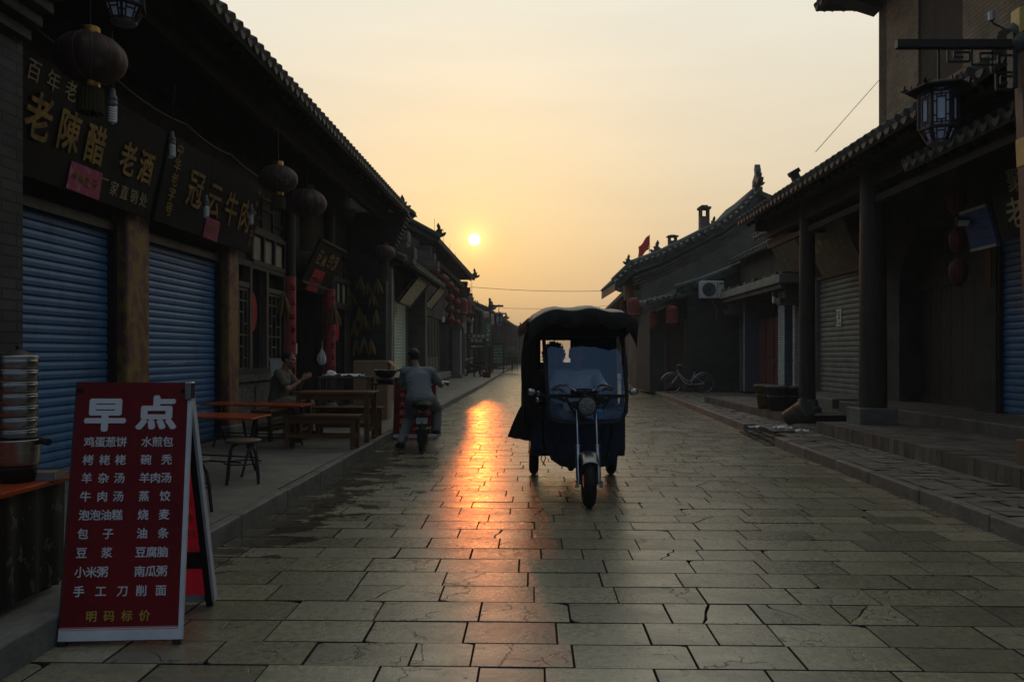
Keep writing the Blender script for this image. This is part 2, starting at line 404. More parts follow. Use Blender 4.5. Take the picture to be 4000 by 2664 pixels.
M['roof_cloth'] = pm('beige_canvas', (.40, .36, .28), (.30, .27, .21), .7, scale=5, bump=.3, bscale=12)
M['navy'] = pm('navy_painted_steel', (.012, .022, .05), (.009, .016, .036), .3, scale=3, bump=.04)
M['seat_leather'] = pm('black_leatherette', (.012, .012, .012), (.009, .009, .009), .45, scale=30, bump=.2)
M['skin'] = pm('skin', (.27, .155, .10), (.215, .12, .08), .5, scale=12, bump=.05)
M['hair'] = pm('black_hair', (.010, .009, .008), (.016, .014, .012), .5, scale=60, bump=.6, stretch=(1, 1, .3))
M['shirt_blue'] = pm('blue_grey_cotton', (.19, .225, .255), (.145, .175, .20), .85, scale=5, bump=.3, bscale=11)
M['shirt_khaki'] = pm('khaki_cotton', (.125, .113, .086), (.092, .084, .064), .85, scale=5, bump=.3, bscale=11)
M['shirt_check'] = pm('pale_checked_cotton', (.74, .78, .82), (.55, .59, .65), .85, scale=40, bump=.2)
M['trousers_grey'] = pm('grey_trousers', (.20, .215, .225), (.155, .168, .178), .85, scale=5, bump=.3, bscale=11)
M['trousers_tan'] = pm('tan_trousers', (.2, .18, .14), (.15, .135, .105), .85, scale=5, bump=.3, bscale=11)
M['corn'] = pm('dried_maize', (.24, .155, .045), (.13, .085, .03), .6, scale=45, bump=.6)
M['lantern_dim'] = pm('dim_red_silk', (.12, .017, .014), (.06, .010, .009), .6, scale=8, bump=.12)
M['wire'] = pm('pale_lantern_rib', (.17, .12, .10), None, .45, scale=9, bump=0)
M['husk'] = pm('dry_husk', (.19, .16, .10), (.12, .10, .065), .8, scale=20, bump=.4)
M['cream_pane'] = pm('papered_pane', (.36, .35, .28), (.27, .26, .2), .8, scale=5, bump=.05)
M['dark_pane'] = pm('dusty_dark_glass', (.012, .013, .014), (.02, .021, .022), .14, scale=3, bump=.02)
M['dark_void'] = pm('unlit_room', (.012, .011, .010), (.009, .008, .008), .9, scale=3, bump=0)
M['peel'] = pm('peeling_cream_board', (.66, .58, .40), (.09, .07, .05), .8, scale=6, bump=.4, stretch=(3, 3, .5), contrast=(.54, .60))
M['bulb_cap'] = pm('grey_bakelite', (.2, .2, .19), (.15, .15, .14), .5, scale=9, bump=.05)
M['door_red'] = pm('faded_red_door', (.14, .05, .043), (.095, .036, .03), .6, scale=5, bump=.15, stretch=(3, 3, .5))
M['door_wood'] = pm('bare_plank_door', (.12, .09, .07), (.07, .052, .042), .75, scale=5, bump=.3, stretch=(4, 4, .4))
M['tile_white'] = brick_mat('white_wall_tile', (.55, .61, .62), (.46, .52, .54), (.12, .13, .13), bw=.2, bh=.062, mo=.01, rough=.25, bump=.3, stain=.25)
M['tile_shade'] = brick_mat('shaded_wall_tile', (.13, .16, .22), (.10, .13, .18), (.045, .05, .06), bw=.2, bh=.062, mo=.009, rough=.3, bump=.3, stain=.25)  # white tile with the bluish shade of the returns painted in
M['concrete'] = pm('grey_concrete', (.25, .24, .21), (.17, .165, .145), .85, scale=3, bump=.2)
M['ac_white'] = pm('off_white_enamel', (.50, .54, .54), (.42, .46, .46), .45, scale=4, bump=.03)
M['green_board'] = pm('green_board', (.055, .15, .085), (.04, .11, .065), .5, scale=6, bump=.05)
M['olive_board'] = pm('olive_board', (.05, .055, .032), (.035, .04, .024), .5, scale=6, bump=.05)
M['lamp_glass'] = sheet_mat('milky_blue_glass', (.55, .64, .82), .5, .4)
_b = M['lamp_glass'].node_tree.nodes['Principled BSDF']; _b.inputs['Emission Color'].default_value = (.62, .74, 1, 1); _b.inputs['Emission Strength'].default_value = .035  # faint emission added to the unlit panes for the skylight on them
M['post_brown'] = pm('brown_painted_post', (.17, .105, .075), (.12, .075, .055), .45, scale=6, bump=.08)
M['post_gold'] = pm('gold_painted_band', (.62, .42, .13), (.5, .33, .1), .4, scale=8, bump=.05)
M['bin'] = pm('grimy_grey_plastic', (.10, .10, .095), (.045, .045, .042), .6, scale=7, bump=.2)
M['bin_yellow'] = pm('grimy_yellow_plastic', (.22, .16, .03), (.1, .075, .02), .6, scale=7, bump=.2)
M['leaf'] = pm('shrub_leaf', (.05, .09, .035), (.03, .06, .025), .6, scale=6, bump=.1, island=.4)
M['bark'] = pm('bark', (.07, .055, .04), None, .9, scale=9, bump=.4)
M['flag'] = sheet_mat('red_flag_cloth', (.66, .17, .15), .65)
M['bike_paint'] = pm('pale_lilac_paint', (.42, .40, .42), (.34, .32, .34), .35, scale=8, bump=.03)
M['blue_board'] = pm('blue_signboard', (.03, .07, .17), (.022, .05, .12), .45, scale=4, bump=.05)
# ------------------------------------------------------------------ paving
def paving_mat(name, c1, c2, r0, r1, wet=False, crack=True, isl=.22, spec=.5):
    m, nt, N, L, b = base_mat(name)
    g = N.new('ShaderNodeNewGeometry'); pos = g.outputs['Position']
    def mth(op, a, c=None, clamp=False):
        n = N.new('ShaderNodeMath'); n.operation = op; n.use_clamp = clamp
        for i, x in enumerate((a, c)):
            if x is None: continue
            if isinstance(x, (int, float)): n.inputs[i].default_value = x
            else: L.new(x, n.inputs[i])
        return n.outputs[0]
    def noise(scale, det=6, vec=pos, rough=.6):
        n = N.new('ShaderNodeTexNoise'); n.inputs['Scale'].default_value = scale; n.inputs['Detail'].default_value = det; n.inputs['Roughness'].default_value = rough
        L.new(vec, n.inputs[0]); return n.outputs[0]
    def mrange(x, a, c, d=0.0, e=1.0, smooth=True):
        n = N.new('ShaderNodeMapRange'); n.interpolation_type = 'SMOOTHSTEP' if smooth else 'LINEAR'
        for i, v in enumerate((a, c, d, e)): n.inputs[i + 1].default_value = v
        L.new(x, n.inputs[0]); return n.outputs[0]
    # each slab is cut from another block: shift the pattern by the slab's own random number
    rv = N.new('ShaderNodeCombineXYZ'); k = mth('MULTIPLY', g.outputs['Random Per Island'], 37.0)
    L.new(k, rv.inputs[0]); L.new(k, rv.inputs[1])
    ps = N.new('ShaderNodeVectorMath'); ps.operation = 'ADD'; L.new(pos, ps.inputs[0]); L.new(rv.outputs[0], ps.inputs[1])
    mp = N.new('ShaderNodeMapping'); mp.inputs['Scale'].default_value = (1, 1.6, 1); mp.inputs['Rotation'].default_value = (0, 0, R(24)); L.new(ps.outputs[0], mp.inputs[0])
    n1 = noise(2.2, 8, mp.outputs[0], .65)
    n2 = noise(26, 6, ps.outputs[0], .7)
    n3 = noise(.8, 5)
    mx = N.new('ShaderNodeMix'); mx.data_type = 'RGBA'; mx.inputs[6].default_value = (*c1, 1); mx.inputs[7].default_value = (*c2, 1)
    L.new(mrange(n1, .35, .68), mx.inputs[0])
    val = mth('MULTIPLY', mrange(g.outputs['Random Per Island'], 0, 1, 1 - isl, 1 + isl, False), mrange(n2, .3, .7, .82, 1.12))
    val = mth('MULTIPLY', val, mrange(n3, .3, .7, .8, 1.1))
    hgt = mth('MULTIPLY', n2, .35)
    if crack:
        ds = N.new('ShaderNodeVectorMath'); ds.operation = 'ADD'
        nc = N.new('ShaderNodeTexNoise'); nc.inputs['Scale'].default_value = 5; nc.inputs['Detail'].default_value = 5; L.new(ps.outputs[0], nc.inputs[0])
        sc_ = N.new('ShaderNodeVectorMath'); sc_.operation = 'SCALE'; sc_.inputs['Scale'].default_value = .45; L.new(nc.outputs['Color'], sc_.inputs[0])
        L.new(ps.outputs[0], ds.inputs[0]); L.new(sc_.outputs[0], ds.inputs[1])
        vo = N.new('ShaderNodeTexVoronoi'); vo.feature = 'DISTANCE_TO_EDGE'; vo.inputs['Scale'].default_value = 2.1; L.new(ds.outputs[0], vo.inputs[0])
        cr = mrange(vo.outputs['Distance'], .004, .016, 1, 0)
        cr = mth('MULTIPLY', cr, mrange(noise(1.1, 3, ps.outputs[0]), .50, .57))
        pit = mth('MULTIPLY', mrange(noise(17, 7, mp.outputs[0], .75), .62, .67), mrange(noise(1.7, 3, ps.outputs[0]), .48, .60))
        dark = mth('MAXIMUM', cr, pit)
        val = mth('MULTIPLY', val, mrange(dark, 0, 1, 1, .22, False))
        hgt = mth('SUBTRACT', hgt, dark)
    rough = mrange(n1, .3, .7, r0, r1)
    rough = mth('ADD', rough, mrange(n2, .3, .7, -.05, .06))
    if wet:
        sp = N.new('ShaderNodeSeparateXYZ'); L.new(pos, sp.inputs[0])
        kerbx = mth('ADD', mth('MULTIPLY', sp.outputs[1], .026), -2.2)
        dist = mth('SUBTRACT', sp.outputs[0], kerbx)
        edge = mrange(dist, .15, 1.7, .16, -.28, False)
        yy = mth('MINIMUM', mrange(sp.outputs[1], 4.2, 6.0, -.25, 0, False), mrange(sp.outputs[1], 10.5, 13.5, 0, -.3, False))
        wmp = N.new('ShaderNodeMapping'); wmp.inputs['Scale'].default_value = (1.0, 1.5, 1); L.new(pos, wmp.inputs[0])
        w = mrange(mth('ADD', mth('ADD', noise(2.6, 7, wmp.outputs[0], .6), edge), yy), .53, .57)
        val = mth('MULTIPLY', val, mrange(w, 0, 1, 1, .35, False))
        rough = mth('ADD', mth('MULTIPLY', rough, mrange(w, 0, 1, 1, .55, False)), 0.0)
    hs = N.new('ShaderNodeHueSaturation'); L.new(mx.outputs[2], hs.inputs['Color']); L.new(val, hs.inputs['Value'])
    L.new(hs.outputs[0], b.inputs['Base Color'])
    L.new(rough, b.inputs['Roughness']); b.inputs['Specular IOR Level'].default_value = spec
    bp = N.new('ShaderNodeBump'); bp.inputs['Strength'].default_value = .42; bp.inputs['Distance'].default_value = .012
    L.new(hgt, bp.inputs['Height']); L.new(bp.outputs[0], b.inputs['Normal'])
    return m
M['slab'] = paving_mat('worn_street_slab', (.215, .199, .134), (.132, .124, .088), .21, .36, wet=True, isl=.32, spec=.85)
M['paver'] = paving_mat('pavement_slab', (.155, .145, .125), (.09, .086, .075), .55, .75)
M['walk'] = paving_mat('screeded_walk', (.17, .165, .14), (.115, .112, .098), .55, .7, crack=False, isl=0)
M['brick_walk'] = paving_mat('brick_platform', (.12, .105, .09), (.075, .066, .058), .6, .8, isl=.35)
M['joint'] = pm('dirt_joint', (.035, .032, .027), (.02, .018, .016), .95, scale=12, bump=.5)

ground = MB()
ground.add([(-250, -60, -.03), (250, -60, -.03), (250, 400, -.03), (-250, 400, -.03)], [(0, 1, 2, 3)])
struct(ground.build('ground', M['joint']))

KL = [(-2.16, 2.0), (-2.10, 4.0), (-2.06, 5.75), (-1.88, 12.7), (-1.65, 20.6), (-1.25, 32), (-.46, 62), (.3, 92), (2.0, 130)]
KR = [(3.45, 2.0), (3.55, 4.5), (3.61, 5.6), (3.85, 11.5), (4.05, 13.8), (4.55, 22), (5.1, 33), (5.6, 44), (6.3, 62), (7.6, 92), (10, 130)]
def lerp_line(line, y):
    for (xa, ya), (xb, yb) in zip(line, line[1:]):
        if y <= yb: return xa + (xb - xa) * (y - ya) / (yb - ya)
    return line[-1][0]

RD = math.atan(.026)
def slab_stone(mb, poly, top, r, depth=.05, inset=.003, tilt=.0022):
    """a flat stone with rounded edge; poly in road coordinates (x,y)"""
    n = len(poly); cx = sum(p[0] for p in poly) / n; cy_ = sum(p[1] for p in poly) / n
    tx, ty = r.uniform(-tilt, tilt), r.uniform(-tilt, tilt)
    h = top + r.uniform(-.002, .002)
    def zz(x, y): return h + (x - cx) * tx * 2 + (y - cy_) * ty * 2
    low = []; rim = []; up = []
    for x, y in poly:
        dx, dy = cx - x, cy_ - y; l = math.hypot(dx, dy) or 1
        xi, yi = x + dx / l * inset * 1.3, y + dy / l * inset * 1.3
        low.append((x, y, top - depth)); rim.append((x, y, zz(x, y) - inset * .8)); up.append((xi, yi, zz(xi, yi)))
    vs = low + rim + up
    fs = [tuple(range(2 * n, 3 * n))]
    for k in range(2):
        for i in range(n):
            j = (i + 1) % n
            fs.append((k * n + i, k * n + j, (k + 1) * n + j, (k + 1) * n + i))
    mb.add(vs, fs[:1], 0); mb.add(vs, fs[1:], 1)
def crack_split(x0, x1, y0, y1, r):
    xm = x0 + (x1 - x0) * r.uniform(.3, .7); k = 5; a = r.uniform(-.12, .12)
    left = []; right = []
    for i in range(k + 1):
        y = y0 + (y1 - y0) * i / k; x = xm + a * (i / k - .5) * 2 + r.uniform(-.018, .018); g = r.uniform(.002, .008)
        left.append((x - g, y)); right.append((x + g, y))
    return ([(x0, y0)] + left + [(x0, y1)]), (right[::1] + [(x1, y1), (x1, y0)])[::-1]
def build_road():
    mb = MB(); r = random.Random(11)
    Mx = Matrix.Rotation(-RD, 4, 'Z')
    y = 1.6; row = 0
    while y < 78:
        d = r.choice((.28, .30, .31, .32, .30)) if y < 40 else .31
        x = -3.6 - r.uniform(0, .5)
        while x < 6.6:
            w = r.uniform(.43, .55)
            if r.random() < .12: w *= .6
            g = r.uniform(.0005, .004) if y < 25 else .003
            gy = r.uniform(.0032, .0048)
            x0, x1, y0, y1 = x + g, x + w - g, y + gy, y + d - gy
            tmp = MB()
            if y < 16 and r.random() < .07:
                A, B = crack_split(x0, x1, y0, y1, r)
                for q in (A, B): slab_stone(tmp, q, 0, r)
            else:
                poly = [(x0, y0), (x1, y0), (x1, y1), (x0, y1)]
                if y < 20 and r.random() < .3:          # a chipped corner
                    c = r.randrange(4); p = poly[c]; q0 = poly[c - 1]; q1 = poly[(c + 1) % 4]
                    f0, f1 = r.uniform(.04, .16), r.uniform(.05, .25)
                    pa = (p[0] + (q0[0] - p[0]) * f0, p[1] + (q0[1] - p[1]) * f0); pb = (p[0] + (q1[0] - p[0]) * f1, p[1] + (q1[1] - p[1]) * f1)
                    pm_ = ((pa[0] + pb[0]) / 2 + (p[0] - (pa[0] + pb[0]) / 2) * .3, (pa[1] + pb[1]) / 2 + (p[1] - (pa[1] + pb[1]) / 2) * .3)
                    poly[c:c + 1] = [pa, pm_, pb]
                slab_stone(tmp, poly, 0, r)
            n0 = len(mb.m); mb.add(tmp.v, tmp.f, 0, False, Mx); mb.m[n0:] = tmp.m
            x += w
        y += d; row += 1
    # far stretch as one sheet
    mb.add([(-6, 77.5, -.012), (16, 77.5, -.012), (22, 160, -.012), (60, 398, -.012), (-10, 398, -.012), (-6, 160, -.012)], [(0, 1, 2, 3, 4, 5)])
    return struct(mb.build('road', [M['slab'], M['joint']]))
build_road()

def kerb_run(line, y0, y1, side, name, step=1.0):
    """kerb stones; side = -1: the pavement lies towards -x"""
    mb = MB(); r = random.Random(5); y = y0
    while y < y1 - .05:
        l = min(step * r.uniform(.85, 1.15), y1 - y)
        xa, xb = lerp_line(line, y), lerp_line(line, y + l)
        h = .135 + r.uniform(-.006, .006)
        a = Vector((xa + side * .05, y + .006, h / 2 - .02)); b_ = Vector((xb + side * .05, y + l - .006, h / 2 - .02))
        mb.bar(a, b_, .10, h + .04, up=(0, 0, 1)); y += l
    return struct(mb.build(name, M['stone'], bevel=.012))
kerb_run(KL, 2.0, 78, -1, 'kerb')
kerb_run(KR, 2.0, 11.75, 1, 'kerb')
kerb_run(KR, 13.9, 78, 1, 'kerb')

def sheet_strip(mb, line, y0, y1, xo, z, off, step=3.0):
    ys = [y0]
    while ys[-1] < y1: ys.append(min(ys[-1] + step, y1))
    vs = []; fs = []
    for i, y in enumerate(ys):
        vs += [(lerp_line(line, y) + off, y, z), (xo(y), y, z)]
        if i: fs.append((2 * i - 2, 2 * i - 1, 2 * i + 1, 2 * i))
    mb.add(vs, fs)
mb = MB(); sheet_strip(mb, KL, 1.5, 125, lambda y: -9 + .04 * y, .133, -.10)
struct(mb.build('pavement', M['walk']))
def build_right_pavement():
    mb = MB(); r = random.Random(3)
    sheet_strip(mb, KR, 24, 125, lambda y: 20, .128, .10)
    y = 2.0
    while y < 24:
        d = .20; x = lerp_line(KR, y) + .105
        if 11.75 < y < 13.9: x += .1
        while x < 11:
            w = r.uniform(.27, .36)
            if r.random() > .012: slab_stone(mb, [(x + .004, y + .003), (x + w - .004, y + .003), (x + w - .004, y + d - .003), (x + .004, y + d - .003)], .130, r, inset=.006, tilt=.022)
            x += w
        y += d
    return struct(mb.build('pavement', [M['paver'], M['joint']]))
build_right_pavement()
mb = MB(); mb.add([(3.6, 1.5, .095), (12, 1.5, .095), (12, 24.2, .095), (4.75, 24.2, .095), (4.2, 13.9, .095), (4.1, 11.7, .095)], [(0, 1, 2, 3, 4, 5)])
mb.add([(3.8, 11.75, -.01), (4.12, 11.75, .097), (4.3, 13.9, .097), (4.0, 13.9, -.01)], [(0, 1, 2, 3)])
struct(mb.build('pavement', M['joint']))

# raised platforms in front of the porch shops
def platform(x0, x1, y0, y1, z, sk=.02):
    mb = MB(); r = random.Random(int(y0 * 10))
    v = [(x0 + sk * y0, y0), (x1, y0), (x1, y1), (x0 + sk * y1, y1)]
    mb.prism([(a, b) for a, b in v], (0, 0, .08), (1, 0, 0), (0, 1, 0), (0, 0, z - .08 - .012))
    # edging bricks set on edge along the front, and pavers on top
    y = y0
    while y < y1 - .03:
        l = min(.125, y1 - y); xx = x0 + sk * y
        mb.bb(xx - .015 + r.uniform(-.004, .004), xx + .24, y + .003, y + l - .003, .10, z + r.uniform(-.004, .003), 1); y += l
    y = y0
    while y < y1 - .05:
        l = min(.26, y1 - y); x = x0 + sk * y + .245 + r.uniform(-.1, 0)
        while x < x1 - .05:
            w = min(.27, x1 - x); xa = max(x, x0 + sk * y + .245)
            if x + w - xa > .05: mb.bb(xa + .003, x + w - .003, y + .003, y + l - .003, z - .04, z - .004 + r.uniform(-.003, .003), 1)
            x += w
        y += l
    return struct(mb.build('pavement', [M['joint'], M['brick_walk']]))
platform(4.50, 7.4, 4.0, 12.4, .31)
platform(4.92, 9.0, 14.1, 20.3, .28, .0)
mb = MB(); mb.bb(6.35, 9.0, 15.8, 20.2, .1, .47); struct(mb.build('pavement', M['stone'], bevel=.02))
mb = MB(); mb.bb(6.15, 9.0, 4.0, 15.0, .1, .48); struct(mb.build('pavement', M['brick_walk'], bevel=.02))
# steps before the second row of shops on the other side
mb = MB(); mb.bb(-4.6, -2.75, 24.5, 31.0, .1, .30); mb.bb(-4.6, -3.05, 24.8, 40, .25, .52)
struct(mb.build('pavement', M['stone'], bevel=.02))
mb = MB(); mb.bb(5.05, 6.2, 28.5, 31, .1, .50); struct(mb.build('pavement', M['stone'], bevel=.02))

mb = MB(); r_ = random.Random(77)                     # cobbled dip between the two runs of kerb, and loose cobbles up to the gate
for i in range(24):
    for j in range(5 if i < 24 else 0):
        y = 11.75 + i * .09 + r_.uniform(-.01, .01); x = lerp_line(KR, y) - .10 + j * .105 + r_.uniform(-.012, .012); z = .012 + .115 * min(1, max(0, (j - .2) / 3.4)) + r_.uniform(-.006, .008)
        tmp = MB(); slab_stone(tmp, [(x, y), (x + .098, y + r_.uniform(-.008, .008)), (x + .095, y + .083), (x + .004, y + .083)], z, r_, depth=.06, inset=.012, tilt=.05); n0 = len(mb.m); mb.add(tmp.v, tmp.f); mb.m[n0:] = tmp.m
struct(mb.build('pavement', [M['brick_walk'], M['joint']]))
# ------------------------------------------------------------------ building helpers
X, Y, Z = Vector((1, 0, 0)), Vector((0, 1, 0)), Vector((0, 0, 1))
def tile_roof(mb, A, B, up, sp=.21, r=.075, mi=0, fine=1.6, sag=0.0, thick=.09, drip=True, seed=1, board=True):
    """rows of half-round tiles from the eave line A-B up along the vector up"""
    A, B, up = Vector(A), Vector(B), Vector(up)
    rr = random.Random(seed)
    L = (B - A).length; e = (B - A).normalized(); ul = up.length; u = up.normalized(); n = e.cross(u).normalized()
    if n.z < 0: n = -n
    def pt(a, t, h): return A + e * a + u * t + n * (h - sag * 4 * (t / ul) * (1 - t / ul))
    if board:
        k = 6 if sag else 1
        for i in range(k):
            t0, t1 = ul * i / k, ul * (i + 1) / k
            q = [pt(0, t0, 0), pt(L, t0, 0), pt(L, t1, 0), pt(0, t1, 0)]
            lo = [p - n * thick for p in q]
            mb.add(q + lo, [(0, 1, 2, 3), (7, 6, 5, 4), (0, 4, 5, 1), (1, 5, 6, 2), (2, 6, 7, 3), (3, 7, 4, 0)], mi)
    cnt = max(1, int(L / sp))
    for i in range(cnt + 1):
        a = min(max(i * L / cnt, r), L - r) + rr.uniform(-.008, .008)
        ts = [0.0]; step = .24
        while ts[-1] < min(fine, ul): ts.append(ts[-1] + step)
        if ts[-1] < ul: ts += [ul] if not sag else [ts[-1] + (ul - ts[-1]) * q / 4 for q in range(1, 5)]
        prev = None
        for j in range(len(ts) - 1):
            wob = rr.uniform(-.007, .007)
            for (t, rad) in ((ts[j] - (.02 if j else 0), r * 1.05), (ts[j + 1], r * .9)):
                ring = [pt(a + wob + rad * math.cos(q), t, rad * math.sin(q) + .012) for q in [math.pi * k / 5 for k in range(6)]]
                if prev and t != ts[j] and prev is not None: pass
                if rad > r: first = ring
                else:
                    vs = first + ring
                    mb.add(vs, [(k, k + 1, 7 + k, 6 + k) for k in range(5)], mi, True)
                    if j == 0:
                        mb.add([pt(a + rad * 1.15 * math.cos(2 * math.pi * k / 8), -.004, rad * 1.15 * math.sin(2 * math.pi * k / 8) + .012) for k in range(8)] +
                               [pt(a + rad * 1.15 * math.cos(2 * math.pi * k / 8), .03, rad * 1.15 * math.sin(2 * math.pi * k / 8) + .012) for k in range(8)],
                               [tuple(range(8))] + [(k, (k + 1) % 8, 8 + (k + 1) % 8, 8 + k) for k in range(8)], mi)
                    else:
                        mb.add(first, [(0, 1, 2, 3, 4, 5)], mi)
        if drip and i < cnt:
            c = a + L / cnt / 2; w = L / cnt * .36
            tri = [(-w, .02), (w, .02), (w * .7, -.035), (0, -.068), (-w * .7, -.035)]
            q = [pt(c + x, -.012, 0) + Z * (y_ + .0) for x, y_ in tri]; q2 = [p + u * .025 for p in q]
            mb.add(q + q2, [(0, 1, 2, 3, 4), (9, 8, 7, 6, 5)] + [(k, (k + 1) % 5, 5 + (k + 1) % 5, 5 + k) for k in range(5)], mi)
    return n
def rafters(mb, A, B, up, sp=.26, r=.045, below=.16, mi=0, length=None):
    A, B, up = Vector(A), Vector(B), Vector(up); e = (B - A).normalized(); u = up.normalized(); n = e.cross(u).normalized()
    if n.z < 0: n = -n
    k = int((B - A).length / sp); l = length or up.length
    for i in range(k + 1):
        p = A + e * (i * sp + .05) - n * below
        mb.tube([p + u * .10, p + u * l], r, 6, mi)
def shutter_mesh(mb, o, e, w, h, n, pitch=.085, mi=0, deep=.016):
    """roller shutter slats: o = bottom corner, e = along, n = outwards"""
    o, e, n = Vector(o), Vector(e).normalized(), Vector(n).normalized()
    k = int(h / pitch); pitch = h / k
    prof = []
    for i in range(k):
        z = i * pitch
        prof += [(z, 0), (z + pitch * .10, deep * .9), (z + pitch * .5, deep * 1.05), (z + pitch * .82, deep * .7), (z + pitch * .93, -deep * .3)]
    prof.append((h, 0))
    vs = []
    for z, d in prof: vs += [o + Z * z + n * d, o + e * w + Z * z + n * d]
    mb.add(vs, [(2 * i, 2 * i + 1, 2 * i + 3, 2 * i + 2) for i in range(len(prof) - 1)], mi)
    return mb
def lattice(mb, o, e, w, h, n, mi=0, t=.022, depth=.03):
    """a carved wooden window grid with a stepped pattern"""
    o, e, n = Vector(o), Vector(e).normalized(), Vector(n).normalized()
    def bar(a, b, th=t): mb.bar(o + e * a[0] + Z * a[1], o + e * b[0] + Z * b[1], th, depth, mi, up=n)
    for x in (0, w): bar((x, 0), (x, h), t * 1.8)
    for y_ in (0, h): bar((0, y_), (w, y_), t * 1.8)
    for f in (.33, .67): bar((w * f, 0), (w * f, h))
    k = max(3, int(h / .17))
    for i in range(1, k):
        y_ = h * i / k
        if i % 3 == 0: bar((0, y_), (w, y_))
        elif i % 3 == 1: bar((0, y_), (w * .33, y_)); bar((w * .67, y_), (w, y_))
        else: bar((w * .33, y_), (w * .67, y_))
def ridge_beast(mb, o, e, h=.45, mi=0, t=.07):
    """a curled dragon-fish ridge end, head towards e"""
    e = Vector(e).normalized(); s = e.cross(Z).normalized() * t
    k = h
    poly = [(-.35 * k, 0), (.28 * k, 0), (.50 * k, .10 * k), (.62 * k, .30 * k), (.48 * k, .33 * k), (.40 * k, .24 * k), (.30 * k, .34 * k), (.36 * k, .55 * k), (.22 * k, .52 * k),
            (.20 * k, .74 * k), (.06 * k, 1.0 * k), (-.05 * k, .78 * k), (.02 * k, .56 * k), (-.12 * k, .42 * k), (-.32 * k, .30 * k)]
    mb.prism(poly, Vector(o) - s / 2, e, Z, s, mi)
def brick_wing(mb, o, e, out0, out1, z0, z1, zc, depth, mi=0, e_thick=None):
    """pier end of a side wall: plain shaft up to zc then bricks stepping out to out1 at z1. o = origin on facade, e = along outwards, depth vector"""
    o, e, d = Vector(o), Vector(e).normalized(), Vector(depth)
    mb.prism([(-.3, z0), (out0, z0), (out0, zc), (-.3, zc)], o, e, Z, d, mi)
    k = max(3, int((z1 - zc) / .085)); dz = (z1 - zc) / k
    for i in range(k):
        x = out0 + (out1 - out0) * ((i + 1) / k) ** .8
        mb.prism([(-.3, zc + i * dz), (x, zc + i * dz), (x, zc + (i + .62) * dz), (-.3, zc + (i + .62) * dz)], o, e, Z, d, mi)
        mb.prism([(-.3, zc + (i + .62) * dz), (x - .022, zc + (i + .62) * dz), (x - .022, zc + (i + 1) * dz), (-.3, zc + (i + 1) * dz)], o + d * .03, e, Z, d * .94, mi)

# ================================================================== LEFT ROW: the long shop house under one eave
TH_L = math.atan(.037)
LO = Vector((-4.66, 0, 0))
UL = Vector((math.cos(TH_L), -math.sin(TH_L), 0)); VL = Vector((math.sin(TH_L), math.cos(TH_L), 0))
def WL(t, s, z): return LO + UL * t + VL * s + Z * z          # shop-front coordinates of the left row -> world
# brick wing of the house next door, nearest to the camera
pier = thing('brick_pier', 'dark brick end pier with stepped courses, nearest the camera beside the vinegar shop shutter', 'brick pier', WL(.2, 5.0, .13), -TH_L)
mb = MB(); mb.bb(-1.2, .80, -1.9, .66, 0, 3.43)
for i in range(7):
    o_ = .80 + .062 * (i + 1)
    mb.bb(-1.2, o_, -1.9, .66 + .03 * i, 3.43 + i * .105, 3.43 + i * .105 + .068); mb.bb(-1.2, o_ - .03, -1.9, .64 + .03 * i, 3.43 + i * .105 + .068, 3.43 + (i + 1) * .105)
mb.build('shaft', M['brick_dark'], pier)
mb = MB(); r_ = random.Random(4)
for (s, z, a, l, w) in ((.20, 1.62, 75, .16, .013), (.30, 1.60, 100, .14, .012), (.26, 1.47, 15, .09, .018), (.33, 1.22, 80, .05, .02), (.08, 1.1, 60, .06, .012)):
    d = Vector((0, math.cos(R(a)), math.sin(R(a)))) * l; q = Vector((0, -d.z, d.y)).normalized() * w / 2
    c = Vector((.8035, s, z)); mb.add([c - q, c + d - q * .6, c + d + q, c + q], [(0, 1, 2, 3)])
mb.build('chalk_mark', M['concrete'], pier)

shop = thing('shop_house', 'long dark timber shop house with blue roller shutters and a tiled eave on the left kerb', 'shop house', WL(0, 12.5, .13), -TH_L)
so = Vector((0, 12.5, .13))                                   # local origin in (t, s, z)
def LMB(): return MB(so)
EA, EB = Vector((1.38, 5.2, 4.87)), Vector((1.38, 19.75, 4.87)); EUP = Vector((-4.8, 0, 3.1))
mb = LMB(); tile_roof(mb, EA, EB, EUP, sp=.215, seed=2, sag=.12)
mb.prism([(0, 0), (.3, 0), (.3, .45), (0, .45)], EA + EUP + Vector((-.15, 0, -.05)), X, Z, EB - EA)
for s in (5.2, 19.75): ridge_beast(mb, EA + EUP + Vector((0, s - 5.2, .35)), (0, 1 if s > 10 else -1, 0), .8)
roof_o = mb.build('roof', M['tile'], shop)
mb = LMB(); rafters(mb, EA, EB, EUP, sp=.25, length=2.2)
for t, z, rr_ in ((.78, 4.92, .13), (0, 5.35, .15)): mb.tube([(t, 5.2, z), (t, 19.6, z)], rr_, 10)
mb.bb(-.04, .10, 5.66, 19.5, 4.55, 4.78); mb.bb(.72, .84, 5.4, 19.5, 4.58, 4.78)
mb.build('eave_timber', M['wood_eave'], shop)
mb = LMB()
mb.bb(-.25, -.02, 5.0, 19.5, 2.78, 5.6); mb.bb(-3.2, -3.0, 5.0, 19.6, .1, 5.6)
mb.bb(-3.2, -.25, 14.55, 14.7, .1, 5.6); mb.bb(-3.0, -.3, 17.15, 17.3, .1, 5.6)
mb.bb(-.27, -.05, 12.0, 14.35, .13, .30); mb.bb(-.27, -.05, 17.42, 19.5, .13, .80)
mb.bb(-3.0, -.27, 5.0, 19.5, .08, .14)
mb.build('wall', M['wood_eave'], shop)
mb = LMB(); brick_wing(mb, (0, 19.5, 0), X, .86, 1.40, .1, 4.83, 3.75, (0, .42, 0))
mb.build('end_wall', M['brick_dark'], shop)
